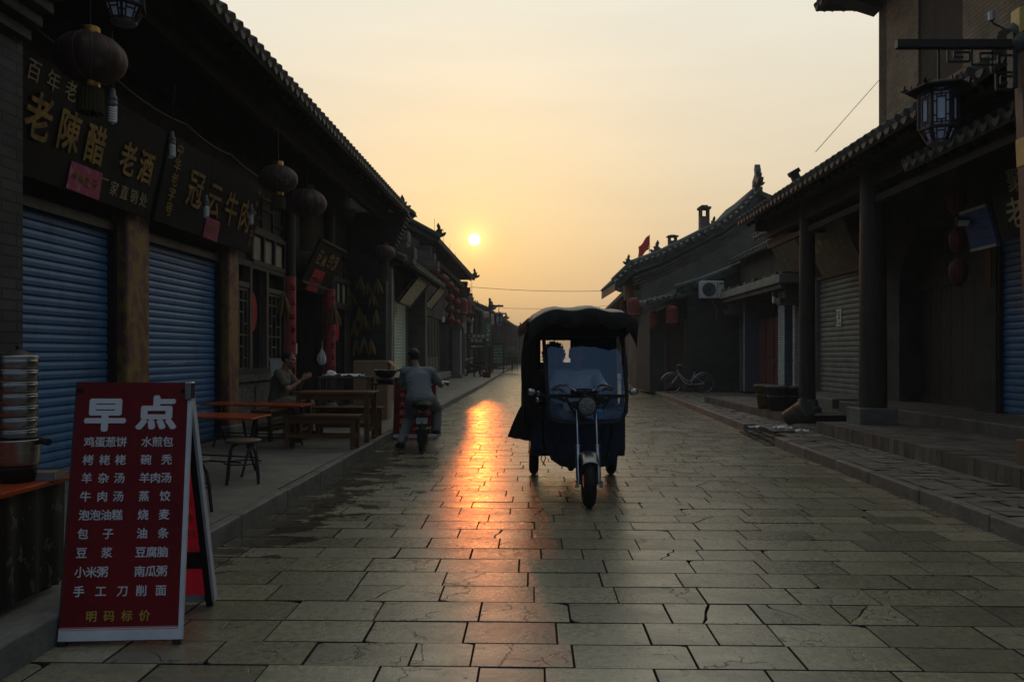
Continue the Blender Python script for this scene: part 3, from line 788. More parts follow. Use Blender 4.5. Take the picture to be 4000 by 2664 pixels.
# shutters
for k, (s0, s1) in enumerate(((5.75, 8.60), (9.24, 11.42))):
    mb = LMB(); shutter_mesh(mb, (-.04, s0, .16), (0, 1, 0), s1 - s0, 2.52, (1, 0, 0))
    sh = mb.build('roller_shutter', M['blue_metal'], shop)
    mb = LMB(); mb.bb(-.06, .03, s0, s1, .13, .165); mb.bb(-.08, .05, s0, s1, 2.68, 2.78); mb.bb(-.06, .05, s0 - .06, s0, .13, 2.78); mb.bb(-.06, .05, s1, s1 + .06, .13, 2.78)
    mb.build('rail', M['iron'], sh)
    mb = LMB(); r_ = random.Random(k)
    for (z, n_, sz, s_) in ((1.50, 9, .045, s0 + .75 + k * .3), (1.26, 8, .05, s0 + 1.1)) if k == 0 else ((1.24, 9, .05, s0 + .75),):
        for i in range(n_): scrawl(mb, (-.02, s_ + i * sz * 1.1, z), (0, 1, 0), Z, sz, 0, 5, r_)
    mb.build('stencilled_print', M['ac_white'], sh)
# painted timber columns between the shutters
for (s0, s1) in ((8.66, 9.17), (11.48, 11.88)):
    mb = LMB(); mb.bb(-.1, .16, s0, s1, .13, 2.95)
    c = mb.build('column', M['poster'], shop, bevel=.03, label='column papered with peeling yellow and purple posters')
    mb = LMB(); mb.bb(.03, .20, s0 - .04, s1 + .04, .12, .32); mb.build('plinth', M['stone'], c, bevel=.02)
# stone base, first window
mb = LMB()
mb.bb(-.20, .05, 11.95, 14.42, .13, .93); mb.bb(-.22, .10, 11.93, 14.44, .93, 1.03)
for i in range(3): mb.bb(-.2, .075, 12.0 + i * .8, 12.72 + i * .8, .22, .84)
mb.build('stone_base', M['stone_carved'], shop)
def window(s0, s1, z0, z1, name='window'):
    mb = LMB()
    for z in (z0, z1): mb.bb(-.12, .05, s0, s1, z - .05, z + .05)
    for s in (s0, s1): mb.bb(-.12, .05, s - .05, s + .05, z0, z1)
    w = mb.build(name, M['wood'], shop)
    mb = LMB(); mb.bb(-.10, -.08, s0, s1, z0, z1); mb.build('pane', M['dark_pane'], w)
    return w
w1 = window(12.02, 14.32, 1.08, 2.78)
mb = LMB(); lattice(mb, (0, 12.10, 1.12), (0, 1, 0), .50, 1.25, X, t=.026); lattice(mb, (0, 13.52, 1.12), (0, 1, 0), .68, 1.25, X, t=.026)
mb.bb(-.1, .05, 12.62, 12.72, 1.08, 2.78); mb.bb(-.1, .05, 13.38, 13.48, 1.08, 2.78); mb.bb(-.1, .04, 12.05, 12.62, 2.40, 2.48); mb.bb(-.1, .04, 13.48, 14.30, 2.40, 2.48)
mb.build('lattice', M['wood_grey'], w1)
mb = LMB(); vs = [(-.07, 13.02 + .24 * math.cos(a), 2.05 + .33 * math.sin(a)) for a in [2 * math.pi * i / 24 for i in range(24)]] + [(-.07, 12.96, 1.66), (-.07, 13.08, 1.66), (-.07, 13.02, 1.60)]
mb.add(vs, [tuple(range(24)), (24, 26, 25)]); mb.build('round_paper', M['red_paper'], w1, label='round red paper with a tail stuck on the glass')
# transom row with papered panes
for (s0, s1, n_, z0, z1) in ((12.75, 14.35, 3, 2.90, 3.28), (17.5, 19.4, 4, 2.55, 2.98)):
    mb = LMB(); mb.bb(-.1, .06, s0, s1, z0 - .1, z0 - .02); mb.bb(-.1, .06, s0, s1, z1 + .02, z1 + .1)
    for i in range(n_ + 1):
        s = s0 + (s1 - s0) * i / n_; mb.bb(-.1, .05, s - .04, s + .04, z0 - .02, z1 + .02)
    tr = mb.build('transom', M['wood'], shop)
    mb = LMB()
    for i in range(n_):
        s = s0 + (s1 - s0) * i / n_; mb.bb(-.02, 0, s + .05, s + (s1 - s0) / n_ - .05, z0, z1)
    mb.build('pane', M['cream_pane'], tr)
    mb = LMB(); lattice(mb, (.0, s0, z1 + .14), (0, 1, 0), s1 - s0, .55, X, t=.02); mb.build('lattice', M['wood'], tr)
# doorway with red pasted columns
for s in (14.52, 17.30):
    mb = LMB(); mb.tube([(.05, s, .13), (.05, s, 4.6)], .13, 16)
    c = mb.build('column', M['wood'], shop)
    mb = LMB(); mb.lathe([(.20, .13), (.20, .22), (.15, .30), (.15, .31)], 16, (.05, s, 0)); mb.build('plinth', M['stone'], c)
    mb = LMB(); mb.lathe([(.134, .85), (.136, .86), (.136, 2.75), (.134, 2.76)], 16, (.05, s, 0)); mb.build('couplet', M['red_couplet'], c, label='faded red paper couplet pasted round the column')
    mb = LMB(); r_ = random.Random(int(s))
    for i in range(7):
        a = R(-35); n_ = Vector((math.cos(a), math.sin(a), 0))
        scrawl(mb, Vector((.05, s, 2.55 - i * .25)) + n_ * .1375, Vector((-n_.y, n_.x, 0)), Z, .13, 0, 6, r_)
    mb.build('lettering', M['sign_black'], c)
mb = LMB(); mb.bb(-.2, .0, 14.66, 17.16, 2.62, 2.80); mb.bb(-.15, -.02, 14.66, 14.76, .13, 2.62); mb.bb(-.15, -.02, 17.06, 17.16, .13, 2.62); mb.bb(-.2, .04, 14.66, 17.16, .13, .24)
mb.bb(-1.35, -.2, 14.72, 14.78, .2, 2.6); mb.bb(-1.35, -.2, 17.04, 17.10, .2, 2.6)
dr = mb.build('door', M['wood'], shop)
mb = LMB(); mb.bb(-.012, -.004, 15.02, 15.22, 1.36, 1.56); mb.build('notice', M['ac_white'], dr)
w2 = window(17.5, 19.42, .86, 2.45)
mb = LMB(); lattice(mb, (0, 17.55, .9), (0, 1, 0), .42, 1.5, X, t=.026); lattice(mb, (0, 18.9, .9), (0, 1, 0), .45, 1.5, X, t=.026)
mb.build('lattice', M['wood_grey'], w2)
mb = LMB(); mb.add([(-.07, 18.45 + .2 * math.cos(a), 1.95 + .3 * math.sin(a)) for a in [2 * math.pi * i / 20 for i in range(20)]], [tuple(range(20))]); mb.build('round_paper', M['red_paper'], w2)

# ---- sign boards over the shutters
def board(name, label, s0, s1, z0, z1, t0, t1, mat, group=None, th=.05):
    """tilted board in left-row coordinates; returns thing, and (origin, u, w) of its face"""
    up = Vector((t1 - t0, 0, z1 - z0)); w = up.normalized()
    b = thing(name, label, 'sign board', WL(t0, (s0 + s1) / 2, z0), -TH_L, group)
    mb = MB(); L_ = (s1 - s0)
    mb.prism([(-L_ / 2, 0), (L_ / 2, 0), (L_ / 2, up.length), (-L_ / 2, up.length)], (0, 0, 0), Y, w, Y.cross(w) * -th)
    mb.build('panel', mat, b, bevel=.008)
    return b, Vector((0, 0, 0)), Y, w, up.length, L_
b1, o, u, w, H, L_ = board('sign_board', 'black board with gold characters for aged vinegar and old wine above the first blue shutter', 6.0, 8.92, 2.86, 3.84, .28, .48, M['sign_black'])
nrm = u.cross(w)
def F(s, z): return u * (s - 7.46) + w * ((z - 2.86) * H / .98) + nrm * .004
mb = MB()
for ch, s, z, sz in (('老', 6.78, 3.36, .42), ('陳', 7.21, 3.36, .39), ('醋', 7.64, 3.35, .39), ('老', 8.24, 3.36, .36), ('酒', 8.61, 3.36, .36)):
    put(mb, ch, F(s, z), u, w, sz, .022, sx=.86, depth=.012)
mb.build('lettering', M['gold'], b1)
mb = MB()
for i, ch in enumerate('百年老店'): put(mb, ch, F(6.62 + i * .26, 3.70), u, w, .19, .0, depth=.004)
for i, ch in enumerate('厂家直销处'): put(mb, ch, F(7.90 + i * .2, 3.03), u, w, .16, .004, depth=.004)
mb.build('small_lettering', M['gold_pale'], b1)
def notice(parent, F, s0, s1, z0, z1, nrm, mat, gold, k, sz, seed):
    mb = MB(); q = [F(s0, z0) + nrm * .012, F(s1, z0 - .01) + nrm * .014, F(s1 - .01, z1) + nrm * .010, F(s0 + .01, z1) + nrm * .008]
    mb.add(q + [p - nrm * .003 for p in q], [(0, 1, 2, 3), (7, 6, 5, 4), (0, 4, 5, 1), (1, 5, 6, 2), (2, 6, 7, 3), (3, 7, 4, 0)])
    p = mb.build('paper_notice', mat, parent)
    mb = MB(); r_ = random.Random(seed)
    for i in range(k):
        s = s0 + (s1 - s0) * (i + 1) / (k + 1)
        scrawl(mb, F(s, (z0 + z1) / 2) + nrm * .016, u, w, sz, 0, 7, r_)
    mb.build('lettering', gold, p)
notice(b1, F, 7.32, 7.86, 2.88, 3.13, nrm, M['pink_paper'], M['gold'], 4, .11, 3)
b2, o, u, w, H, L2 = board('sign_board', 'black board with gold beef shop characters above the second blue shutter, between lanterns', 9.02, 12.02, 2.86, 3.84, .28, .48, M['sign_black'])
nrm = u.cross(w)
def F2(s, z): return u * (s - 10.52) + w * ((z - 2.86) * H / .98) + nrm * .004
mb = MB()
for ch, s, z in (('冠', 9.84, 3.38), ('云', 10.42, 3.36), ('牛', 10.98, 3.34), ('肉', 11.5, 3.34)): put(mb, ch, F2(s, z), u, w, .49, .012, sx=.9, depth=.012)
mb.build('lettering', M['gold'], b2)
mb = MB()
for i, ch in enumerate('中华老字号'): put(mb, ch, F2(9.28, 3.72 - i * .17), u, w, .17, .015, depth=.006)
r_ = random.Random(9)
for i in range(6): scrawl(mb, F2(11.86, 3.75 - i * .15), u, w, .12, 0, 6, r_)
mb.build('small_lettering', M['gold'], b2)
notice(b2, F2, 10.28, 10.72, 2.87, 3.13, nrm, M['pink_paper'], M['gold'], 3, .11, 5)
b3, o, u, w, H, L3 = board('sign_board', 'small dark board with faint gold writing and a red paper over the open doorway', 15.05, 16.95, 2.72, 3.55, .12, .52, M['sign_black'])
nrm = u.cross(w)
def F3(s, z): return u * (s - 16.0) + w * ((z - 2.72) * H / .83) + nrm * .004
mb = MB(); r_ = random.Random(12)
for i in range(4): scrawl(mb, F3(15.45 + i * .38, 3.22), u, w, .34, 0, 9, r_)
mb.build('lettering', M['gold'], b3)
mb = MB()
for a in (3.53, 2.74): mb.bar(F3(15.05, a), F3(16.95, a), .04, .05, up=nrm)
mb.build('border', M['wood_grey'], b3)
notice(b3, F3, 15.45, 16.2, 2.62, 3.02, nrm, M['red_paper'], M['sign_black'], 4, .16, 6)

# ---- lanterns
def make_lantern(label, cat='lantern', body='lantern_dark', cap='brass', tassel=True, D=.6, squash=.78, tl=.26, cord=.7, group=None, collar=.05):
    """round silk lantern hanging from its cord; origin at the centre of the silk body"""
    t = thing('red_lantern' if body == 'lantern_red' else 'silk_lantern', label, cat, (0, 0, 0), 0, group)
    r = D / 2; h = r * squash; n = 48; rows = 14
    mb = MB(); vs = []; fs = []
    for i in range(rows + 1):
        a = -math.pi / 2 + math.pi * i / rows; a = max(min(a, R(74)), R(-74))
        for j in range(n):
            lob = 1 - .035 * abs(math.cos(math.pi * (j % 4) / 4 + 0)) * (1 if j % 4 == 0 else .25)
            q = 2 * math.pi * j / n
            vs.append((r * math.cos(a) * lob * math.cos(q), r * math.cos(a) * lob * math.sin(q), h * math.sin(a)))
    for i in range(rows):
        for j in range(n): fs.append((i * n + j, i * n + (j + 1) % n, (i + 1) * n + (j + 1) % n, (i + 1) * n + j))
    mb.add(vs, fs, 0, True)
    if body == 'lantern_dark':                                    # printed panels on the side towards the street
        for k in range(len(mb.f)):
            c = sum((mb.v[i] for i in mb.f[k]), Vector()) / 4
            if 0 < math.degrees(math.atan2(c.y, c.x)) + 75 < 60 and abs(c.z) < h * .6: mb.m[k] = 1
    mb.build('silk_body', [M[body], M['lantern_floral']] if body == 'lantern_dark' else M[body], t)
    mb = MB()
    for j in range(0, n, 2): 
        q = 2 * math.pi * j / n; mb.tube([(r * 1.006 * math.cos(a) * math.cos(q) * (.965 if j % 4 == 0 else .993), r * 1.006 * math.cos(a) * math.sin(q) * (.965 if j % 4 == 0 else .993), h * math.sin(a)) for a in [R(-72 + 12 * i) for i in range(13)]], .0032 * D / .6 + .0006, 4, caps=False) if j % 4 == 0 else None
    mb.build('ribs', M['wire'] if body == 'lantern_dark' else M['gold'], t)
    ch = .055 * D / .6
    for sgn in (1, -1):
        mb = MB(); cr = collar * D / .6 * 1.5
        z0 = sgn * h * .94
        prof = []
        for i in range(4): prof += [(cr * .96, i * ch * .3), (cr * 1.04, i * ch * .3 + ch * .1), (cr * 1.04, i * ch * .3 + ch * .22), (cr * .96, i * ch * .3 + ch * .29)]
        mb.lathe([(q, (z if sgn > 0 else -z) + z0) for q, z in (prof if sgn > 0 else prof)][::sgn], 24)
        mb.build('collar', M[cap], t)
    if tassel:
        mb = MB(); rr_ = .098 * D / .6; m = 40; zt = -h * .94 - ch * 1.1; vs = []
        for k in range(3):
            for j in range(m):
                q = 2 * math.pi * j / m; rad = rr_ * (1 + (.07 if j % 2 else -.05)) * (1 + .04 * k)
                vs.append((rad * math.cos(q), rad * math.sin(q), zt - tl * k / 2 - (.012 * math.sin(j * 2.7) if k == 2 else 0)))
        mb.add(vs, [(k * m + j, k * m + (j + 1) % m, (k + 1) * m + (j + 1) % m, (k + 1) * m + j) for k in range(2) for j in range(m)], 0, False)
        mb.build('tassel', M['tassel'], t)
    mb = MB(); mb.tube([(0, 0, h * .9), (0, 0, h + cord)], .006, 5); mb.build('cord', M['iron'], t)
    return t
ln = make_lantern('biggest dusty maroon lantern with gold collars and fringe hanging before the vinegar sign board', D=.56, squash=.72, cord=.75, group='silk lanterns under the long eave', tl=.20)
ln.location = P(208, 135, 6.5)
ln2 = make_lantern('maroon lantern with long drab fringe in front of the doorway board', D=.62, squash=.74, cap='tassel', cord=.6, group='silk lanterns under the long eave', tl=.46, collar=.07)
ln2.location = P(706, 468, 12.7)
copy_tree(ln2, 'maroon lantern hanging at the far end of the long eave near the maize bunches', P(882, 582, 18.4), .5, .86)
for lab, px, py, d, dia in (('dusty maroon lantern with gold collars beside the end of the beef shop board', 640, 412, 11.0, .53),):
    copy_tree(ln, lab, P(px, py, d), -.3, dia / .56)

# ---- palace lanterns (six-sided, wooden frame with milky glass)
def make_palace(label, Rr=.2, hh=.42, rod=.38, group=None):
    t = thing('palace_lantern', label, 'lantern', (0, 0, 0), 0, group)
    def hexr(r, z, a0=0): return [Vector((r * math.cos(R(60 * i + 30) + a0), r * math.sin(R(60 * i + 30) + a0), z)) for i in range(6)]
    mb = MB()
    tiers = [(Rr * .80, hh * .66, Rr * .80, hh * .50), (Rr, hh * .5, Rr, -hh * .5), (Rr * .92, -hh * .52, Rr * .60, -hh * .86)]
    gl = MB()
    for (ra, za, rb, zb) in tiers:
        A = hexr(ra, za); B = hexr(rb, zb)
        gi = [p * .97 for p in hexr(ra, za)]
        for i in range(6):
            j = (i + 1) % 6
            mb.bar(A[i], B[i], .03, .03); mb.bar(A[i], A[j], .03, .03); mb.bar(B[i], B[j], .03, .03)
            def q(x, y_): return (A[i].lerp(A[j], x)).lerp(B[i].lerp(B[j], x), y_)
            inr = Vector((q(.5, .5).x, q(.5, .5).y, 0)).normalized() * -.012
            gl.add([q(0, 0) + inr, q(1, 0) + inr, q(1, 1) + inr, q(0, 1) + inr], [(3, 2, 1, 0)])
            wb = .016
            if za - zb > .2:
                for (a, b) in (((.28, .1), (.28, .9)), ((.72, .1), (.72, .9)), ((.28, .18), (.72, .18)), ((.28, .82), (.72, .82)), ((0, .3), (.28, .3)), ((0, .7), (.28, .7)), ((.72, .3), (1, .3)), ((.72, .7), (1, .7)),
                               ((.5, 0), (.5, .18)), ((.5, .82), (.5, 1)), ((0, .1), (1, .1)), ((0, .9), (1, .9)), ((.1, 0), (.1, 1)), ((.9, 0), (.9, 1))):
                    mb.bar(q(*a), q(*b), wb, wb, up=inr)
            else:
                for (a, b) in (((.25, 0), (.25, 1)), ((.75, 0), (.75, 1)), ((.25, .3), (.75, .3)), ((0, .5), (.25, .5)), ((.75, .5), (1, .5))): mb.bar(q(*a), q(*b), wb * .9, wb * .9, up=inr)
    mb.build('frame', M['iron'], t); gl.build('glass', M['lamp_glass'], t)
    mb = MB(); a, b = hexr(Rr * 1.72, hh * .66), hexr(Rr * .35, hh * .90)
    lo = [p - Z * .02 for p in a]
    mb.add(a + b + lo, [(i, (i + 1) % 6, 6 + (i + 1) % 6, 6 + i) for i in range(6)] + [(12 + (i + 1) % 6, 12 + i, 0 + i, (i + 1) % 6)[::1] for i in range(6)] + [(6, 7, 8, 9, 10, 11), (17, 16, 15, 14, 13, 12)])
    for p in a:
        e = Vector((p.x, p.y, 0)).normalized(); ridge_beast(mb, p * .97 + Z * 0, e, Rr * .42, 0, .02)
        for f in (.8, .62): mb.ell(b[0].lerp(p, 0) if False else Vector((p.x * f, p.y * f, hh * .66 + (1 - f) * hh * .33 + .02)), (.012, .012, .028), 6)
    mb.build('canopy', M['iron'], t)
    mb = MB(); mb.lathe([(Rr * .6, -hh * .88), (Rr * .55, -hh * .93), (Rr * .2, -hh * .95), (1e-4, -hh * .96)][::-1], 18); mb.build('base_plate', M['grey_metal'], t)
    mb = MB(); mb.tube([(0, 0, hh * .88), (0, 0, hh * .9 + rod + .05)], .017, 8); mb.build('rod', M['iron'], t)
    return t
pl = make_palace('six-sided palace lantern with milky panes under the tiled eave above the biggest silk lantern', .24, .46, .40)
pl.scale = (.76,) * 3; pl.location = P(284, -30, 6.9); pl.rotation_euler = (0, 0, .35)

# ---- bare spiral bulbs
def make_bulb(label, drop=.5, group='spiral bulbs on flex'):
    t = thing('spiral_bulb', label, 'light bulb', (0, 0, 0), 0, group)
    mb = MB(); pts = [(.026 * math.cos(a), .026 * math.sin(a), -.02 - .13 * a / (12 * math.pi)) for a in [i * math.pi / 5 for i in range(61)]]
    mb.tube(pts, .011, 6); mb.ell((0, 0, -.155), (.012, .012, .014), 8); mb.build('glass_tube', M['porcelain'], t)
    mb = MB(); mb.lathe([(.012, .13), (.02, .12), (.022, .075), (.034, .06), (.036, .03), (.028, .028), (.034, .024), (.036, 0), (.03, -.012), (.012, -.014)][::-1], 16); mb.build('cap', M['bulb_cap'], t)
    mb = MB(); mb.tube([(0, 0, .12), (.004, .01, .2), (-.02, .03, .12 + drop)], .006, 5); mb.build('flex', M['iron'], t)
    return t
bulb = make_bulb('spiral bulb on black flex in front of the vinegar board, beside the biggest lantern'); bulb.location = P(259, 240, 6.6)
for lab, px, py, d, s in (('spiral bulb over the joint between the two gold lettered boards', 396, 330, 8.6, 1.0), ('spiral bulb hanging over the pink notice of the beef board', 474, 472, 9.9, 1.0),
                          ('spiral bulb at the far end of the beef board', 577, 490, 11.2, 1.0), ('small spiral bulb hung from the awning beside the peeling boards', 1019, 727, 26, 1.25)):
    copy_tree(bulb, lab, P(px, py, d), px * .01, s)

# ---- maize bunches hung on the end wall
def corn_bunch(k, r):
    mb = MB(); hk = MB()
    for i in range(k):
        a = 2 * math.pi * i / k + r.uniform(-.3, .3); sp = r.uniform(.06, .125); l = r.uniform(.17, .24)
        top = Vector((.02 * math.cos(a), .02 * math.sin(a), 0)); bot = Vector((sp * math.cos(a), sp * math.sin(a) * .7, -l - .04))
        p = [top.lerp(bot, q) for q in (.18, .3, .6, .9, 1)]
        mb.tube(p, [.010, .019, .022, .016, .006], 8); hk.tube([Vector((0, 0, .05)), top.lerp(bot, .08), top.lerp(bot, .27)], [.006, .010, .018], 6, ref=(1, 0, 0))
    return mb, hk
r_ = random.Random(21); first = None
spots = [(829, 655, 'under the far lantern'), (846, 668, ''), (826, 725, ''), (864, 732, ''), (814, 757, ''), (838, 745, ''), (836, 795, ''), (818, 800, ''), (853, 800, ''), (868, 660, ''), (856, 690, ''), (806, 690, '')]
for i, (px, py, _) in enumerate(spots):
    t = thing('maize_bunch', 'bunch of dried maize cobs hung on the dark brick end wall', 'maize bunch', P(px, py - 14, 19.22), r_.uniform(0, 3), 'maize bunches on the end wall')
    a, b_ = corn_bunch(r_.choice((4, 5, 5, 6)), r_); a.build('cobs', M['corn'], t); b_.build('husk', M['husk'], t); t.scale = (1.25,) * 3
t = thing('maize_bunch', 'maize bunch tied to the red column on the near side of the open door', 'maize bunch', P(652, 680, 14.1), .5)
a, b_ = corn_bunch(6, r_); a.build('cobs', M['corn'], t); b_.build('husk', M['husk'], t); t.scale = (1.5,) * 3
t = thing('maize_bunch', 'maize bunch tied beside the red column on the far side of the open door', 'maize bunch', P(767, 705, 17.0), .5)
a, b_ = corn_bunch(5, r_); a.build('cobs', M['corn'], t); b_.build('husk', M['husk'], t); t.scale = (1.5,) * 3

def cable(label, pts, r=.008, sag=.0, name='cable'):
    pts = [Vector(p) for p in pts]; out = []
    for a, b in zip(pts, pts[1:]):
        for i in range(12):
            f = i / 12; out.append(a.lerp(b, f) - Z * sag * 4 * f * (1 - f))
    out.append(pts[-1]); mb = MB(pts[0]); mb.tube(out, r, 5); o = mb.build(name, M['iron']); o.location = pts[0]
    return tag(o, label, 'cable')
cable('black flex looped along the top of the gold lettered boards', [WL(.62, 6.2, 3.98), WL(.62, 7.6, 3.96), WL(.62, 9.1, 3.97), WL(.62, 10.4, 3.95), WL(.62, 11.9, 3.92)], .009, .05)
# hasps and stickers on the blue shutters
sh = [c for c in shop.children if c.name.startswith('roller_shutter')]
for c, s0 in zip(sh, (7.0, 10.3)):
    mb = MB(Vector((0, 12.5, .13))); mb.bb(-.02, .02, s0 - .09, s0 + .09, .40, .46); mb.bb(-.01, .035, s0 - .02, s0 + .02, .36, .50); mb.build('hasp', M['grey_metal'], c)
# ================================================================== LEFT ROW: shops further along
shop['label'] = 'long dark timber shop house with blue roller shutters and deep tiled eave'
def LO2(base): return base
sh2 = thing('shop_house', 'narrow shop house with pale green roller shutter, tiled awning and stepped brick wing', 'shop house', WL(0, 24, .13), -TH_L)
so = Vector((0, 24, .13))
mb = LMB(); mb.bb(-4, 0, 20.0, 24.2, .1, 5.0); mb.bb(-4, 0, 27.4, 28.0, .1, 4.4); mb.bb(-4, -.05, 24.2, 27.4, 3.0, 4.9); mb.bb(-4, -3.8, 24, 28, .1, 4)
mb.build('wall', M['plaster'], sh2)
mb = LMB(); brick_wing(mb, (0, 20.7, 0), X, .75, 1.36, .1, 3.7, 5.0, (0, .5, 0)); mb.prism([(-.4, 5.0), (1.36, 5.0), (1.30, 5.12), (-.4, 5.5)], (0, 20.65, 0), X, Z, (0, .6, 0))
ridge_beast(mb, (.98, 20.95, 5.12), (1, 0, 0), .42)
mb.build('end_wall', M['brick_grey'], sh2)
mb = LMB(); tile_roof(mb, (1.22, 20.1, 3.78), (1.22, 28.4, 3.78), (-1.25, 0, .55), sp=.2, r=.07, seed=5); mb.build('awning', M['tile_teal'], sh2)
mb = LMB(); rafters(mb, (1.22, 20.1, 3.78), (1.22, 28.4, 3.78), (-1.25, 0, .55), below=.13, length=1.3); mb.bb(.5, .62, 20.1, 28.3, 3.6, 3.74); mb.build('eave_timber', M['wood_eave'], sh2)
mb = LMB(); tile_roof(mb, (1.3, 20.7, 5.02), (1.3, 21.2, 5.02), (-3.5, 0, 2.0), sp=.2, seed=6); tile_roof(mb, (.3, 21.2, 4.95), (.3, 27.5, 4.95), (-3.0, 0, 1.6), sp=.24, seed=7); mb.build('roof', M['tile'], sh2)
mb = LMB(); shutter_mesh(mb, (-.02, 24.2, .45), Y, 3.2, 2.6, X, pitch=.1); s_ = mb.build('roller_shutter', M['green_metal'], sh2)
mb = LMB(); mb.bb(-.3, .1, 24.2, 27.4, .1, .45); mb.bb(-.06, .06, 24.12, 24.2, .3, 3.05); mb.bb(-.06, .06, 27.4, 27.48, .3, 3.05); mb.build('rail', M['grey_metal'], s_)
mb = LMB(); mb.bb(.80, .92, 19.94, 20.06, .1, 3.5); mb.build('lit_edge_strip', M['concrete'], sh2)  # pale strip added for the lit corner of the brick end wall
sh3 = thing('shop_house', 'tall shop house with plank doors behind strings of red lanterns', 'shop house', WL(0, 36, .13), -TH_L)
so = Vector((0, 36, .13))
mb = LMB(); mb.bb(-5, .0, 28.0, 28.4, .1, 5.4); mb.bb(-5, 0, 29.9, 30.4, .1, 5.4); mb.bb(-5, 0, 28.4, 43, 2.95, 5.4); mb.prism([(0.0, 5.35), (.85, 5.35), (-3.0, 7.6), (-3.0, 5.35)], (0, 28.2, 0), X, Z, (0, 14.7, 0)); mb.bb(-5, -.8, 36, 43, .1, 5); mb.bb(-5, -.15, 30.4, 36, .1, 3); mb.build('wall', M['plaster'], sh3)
mb = LMB(); brick_wing(mb, (0, 27.75, 0), X, .62, 1.06, .1, 4.3, 5.15, (0, .45, 0))
mb.prism([(-5, 4.2), (.4, 4.2), (.4, 5.3), (-3.2, 7.4), (-5, 7.4)], (0, 27.75, 0), X, Z, (0, .35, 0)); mb.build('end_wall', M['brick_grey'], sh3)
mb = LMB(); brick_wing(mb, (0, 42.6, 0), X, .5, .95, .1, 4.3, 5.25, (0, .45, 0)); mb.build('end_wall', M['brick_grey'], sh3)
EA, EB, EUP = (1.10, 27.6, 5.3), (1.05, 43.2, 5.42), Vector((-4.2, 0, 2.5))
mb = LMB(); tile_roof(mb, EA, EB, EUP, sp=.24, seed=8, fine=.8, sag=.1)
mb.tube([Vector(EA) + Vector((.05, .05, .1)), Vector(EA) + EUP * .5 + Vector((0, .05, .02)), Vector(EA) + EUP + Vector((0, .05, .15))], .12, 8)
ridge_beast(mb, Vector(EA) + Vector((-.05, .1, .12)), X, .5, t=.1); ridge_beast(mb, Vector(EB) + Vector((-.05, -.1, .05)), X, .55, t=.1)
ridge_beast(mb, Vector(EB) + Vector((.02, -.6, .0)), X, .4, t=.1)
mb.build('roof', M['tile'], sh3)
mb = LMB(); rafters(mb, EA, EB, EUP, sp=.35, length=1.9); mb.bb(.4, .55, 28, 43, 4.9, 5.1); mb.build('eave_timber', M['wood_eave'], sh3)
mb = LMB(); shutter_mesh(mb, (-.02, 28.4, .5), Y, 1.5, 2.4, X, pitch=.11); mb.build('roller_shutter', M['grey_metal'], sh3)
for i in range(6):
    mb = LMB(); s = 30.45 + i * .92
    mb.bb(-.1, .0, s, s + .9, .5, 1.25); mb.bb(-.1, .02, s, s + .12, .5, 2.9); mb.bb(-.1, .02, s + .78, s + .9, .5, 2.9); mb.bb(-.08, -.03, s + .12, s + .78, 1.25, 2.9, 1)
    for q in (.3, .45, .6): mb.bb(-.05, .0, s + q, s + q + .04, 1.25, 2.9)
    mb.build('plank_door', [M['wood_grey'], M['dark_pane']], sh3)
mb = LMB(); mb.bb(.05, .45, 41.2, 42.2, .3, 2.75); mb.bb(-.05, .6, 41.0, 42.4, 2.75, 2.98); mb.bb(0, .55, 41.1, 42.3, .1, .3); mb.build('pilaster', M['plaster_pale'], sh3)

for nm, s0, s1, z0, z1, lab in (('a', 23.6, 25.9, 2.9, 3.66, 'peeling cream sign board tilted under the awning above the pale green shutter'), ('b', 28.8, 30.8, 3.1, 3.83, 'peeling cream sign board at the far end of the awning next to the red lanterns')):
    b_, o, u, w, H, L4 = board('sign_board', lab, s0, s1, z0, z1, .4, 1.0, M['peel'])
    mb = MB(); n_ = u.cross(w)
    for (p, q) in (((-L4 / 2, 0), (L4 / 2, 0)), ((L4 / 2, 0), (L4 / 2, H)), ((L4 / 2, H), (-L4 / 2, H)), ((-L4 / 2, H), (-L4 / 2, 0))):
        mb.bar(u * p[0] + w * p[1] + n_ * .012, u * q[0] + w * q[1] + n_ * .012, .06, .06, up=n_)
    mb.build('border', M['wood_grey'], b_)

# strings of lanterns under the tall eave
lr = make_lantern('red lantern at the upper end of the string nearest the peeling board', body='lantern_red', cap='gold', D=.36, squash=.86, tl=.12, cord=1.5, group='red lanterns under the tall eave')
lr.location = P(1034, 658, 31)
lst = [(999, 624, 27.9, .40, 'brownish red lantern highest under the eave, just above the awning edge'), (1019, 642, 29, .40, 'brownish red lantern second along the high eave past the awning'),
       (1047, 670, 34, .36, 'top red lantern of the farther hanging string'), (1034, 686, 31.1, .36, 'second red lantern down the nearer string'), (1049, 695, 34.1, .36, 'second red lantern down the farther string'),
       (1034, 711, 31.2, .37, 'third red lantern down the nearer string'), (1049, 718, 34.2, .33, 'third red lantern down the farther string'),
       (1035, 735, 31.3, .38, 'lowest red lantern of the nearer string, with a pale sheen'), (1050, 742, 34.3, .33, 'lowest red lantern of the farther string'),
       (1085, 704, 41, .36, 'red lantern behind the tall red drum lanterns'), (1083, 721, 41.2, .36, 'dull red lantern low behind the tall red drum lanterns')]
for px, py, d, D, lab in lst:
    c = copy_tree(lr, lab, P(px, py, d), px * .1, D / .36)
lp_ = make_lantern('pale grey round lantern on top beyond the red drum lanterns', body='lantern_cream', cap='gold', D=.4, squash=.8, tl=.1, cord=.6, group='pale round lanterns'); lp_.location = P(1081, 687, 42)
copy_tree(lp_, 'grey round lantern hanging low beside the parking sign', P(1081, 736, 42.3), 1.0)
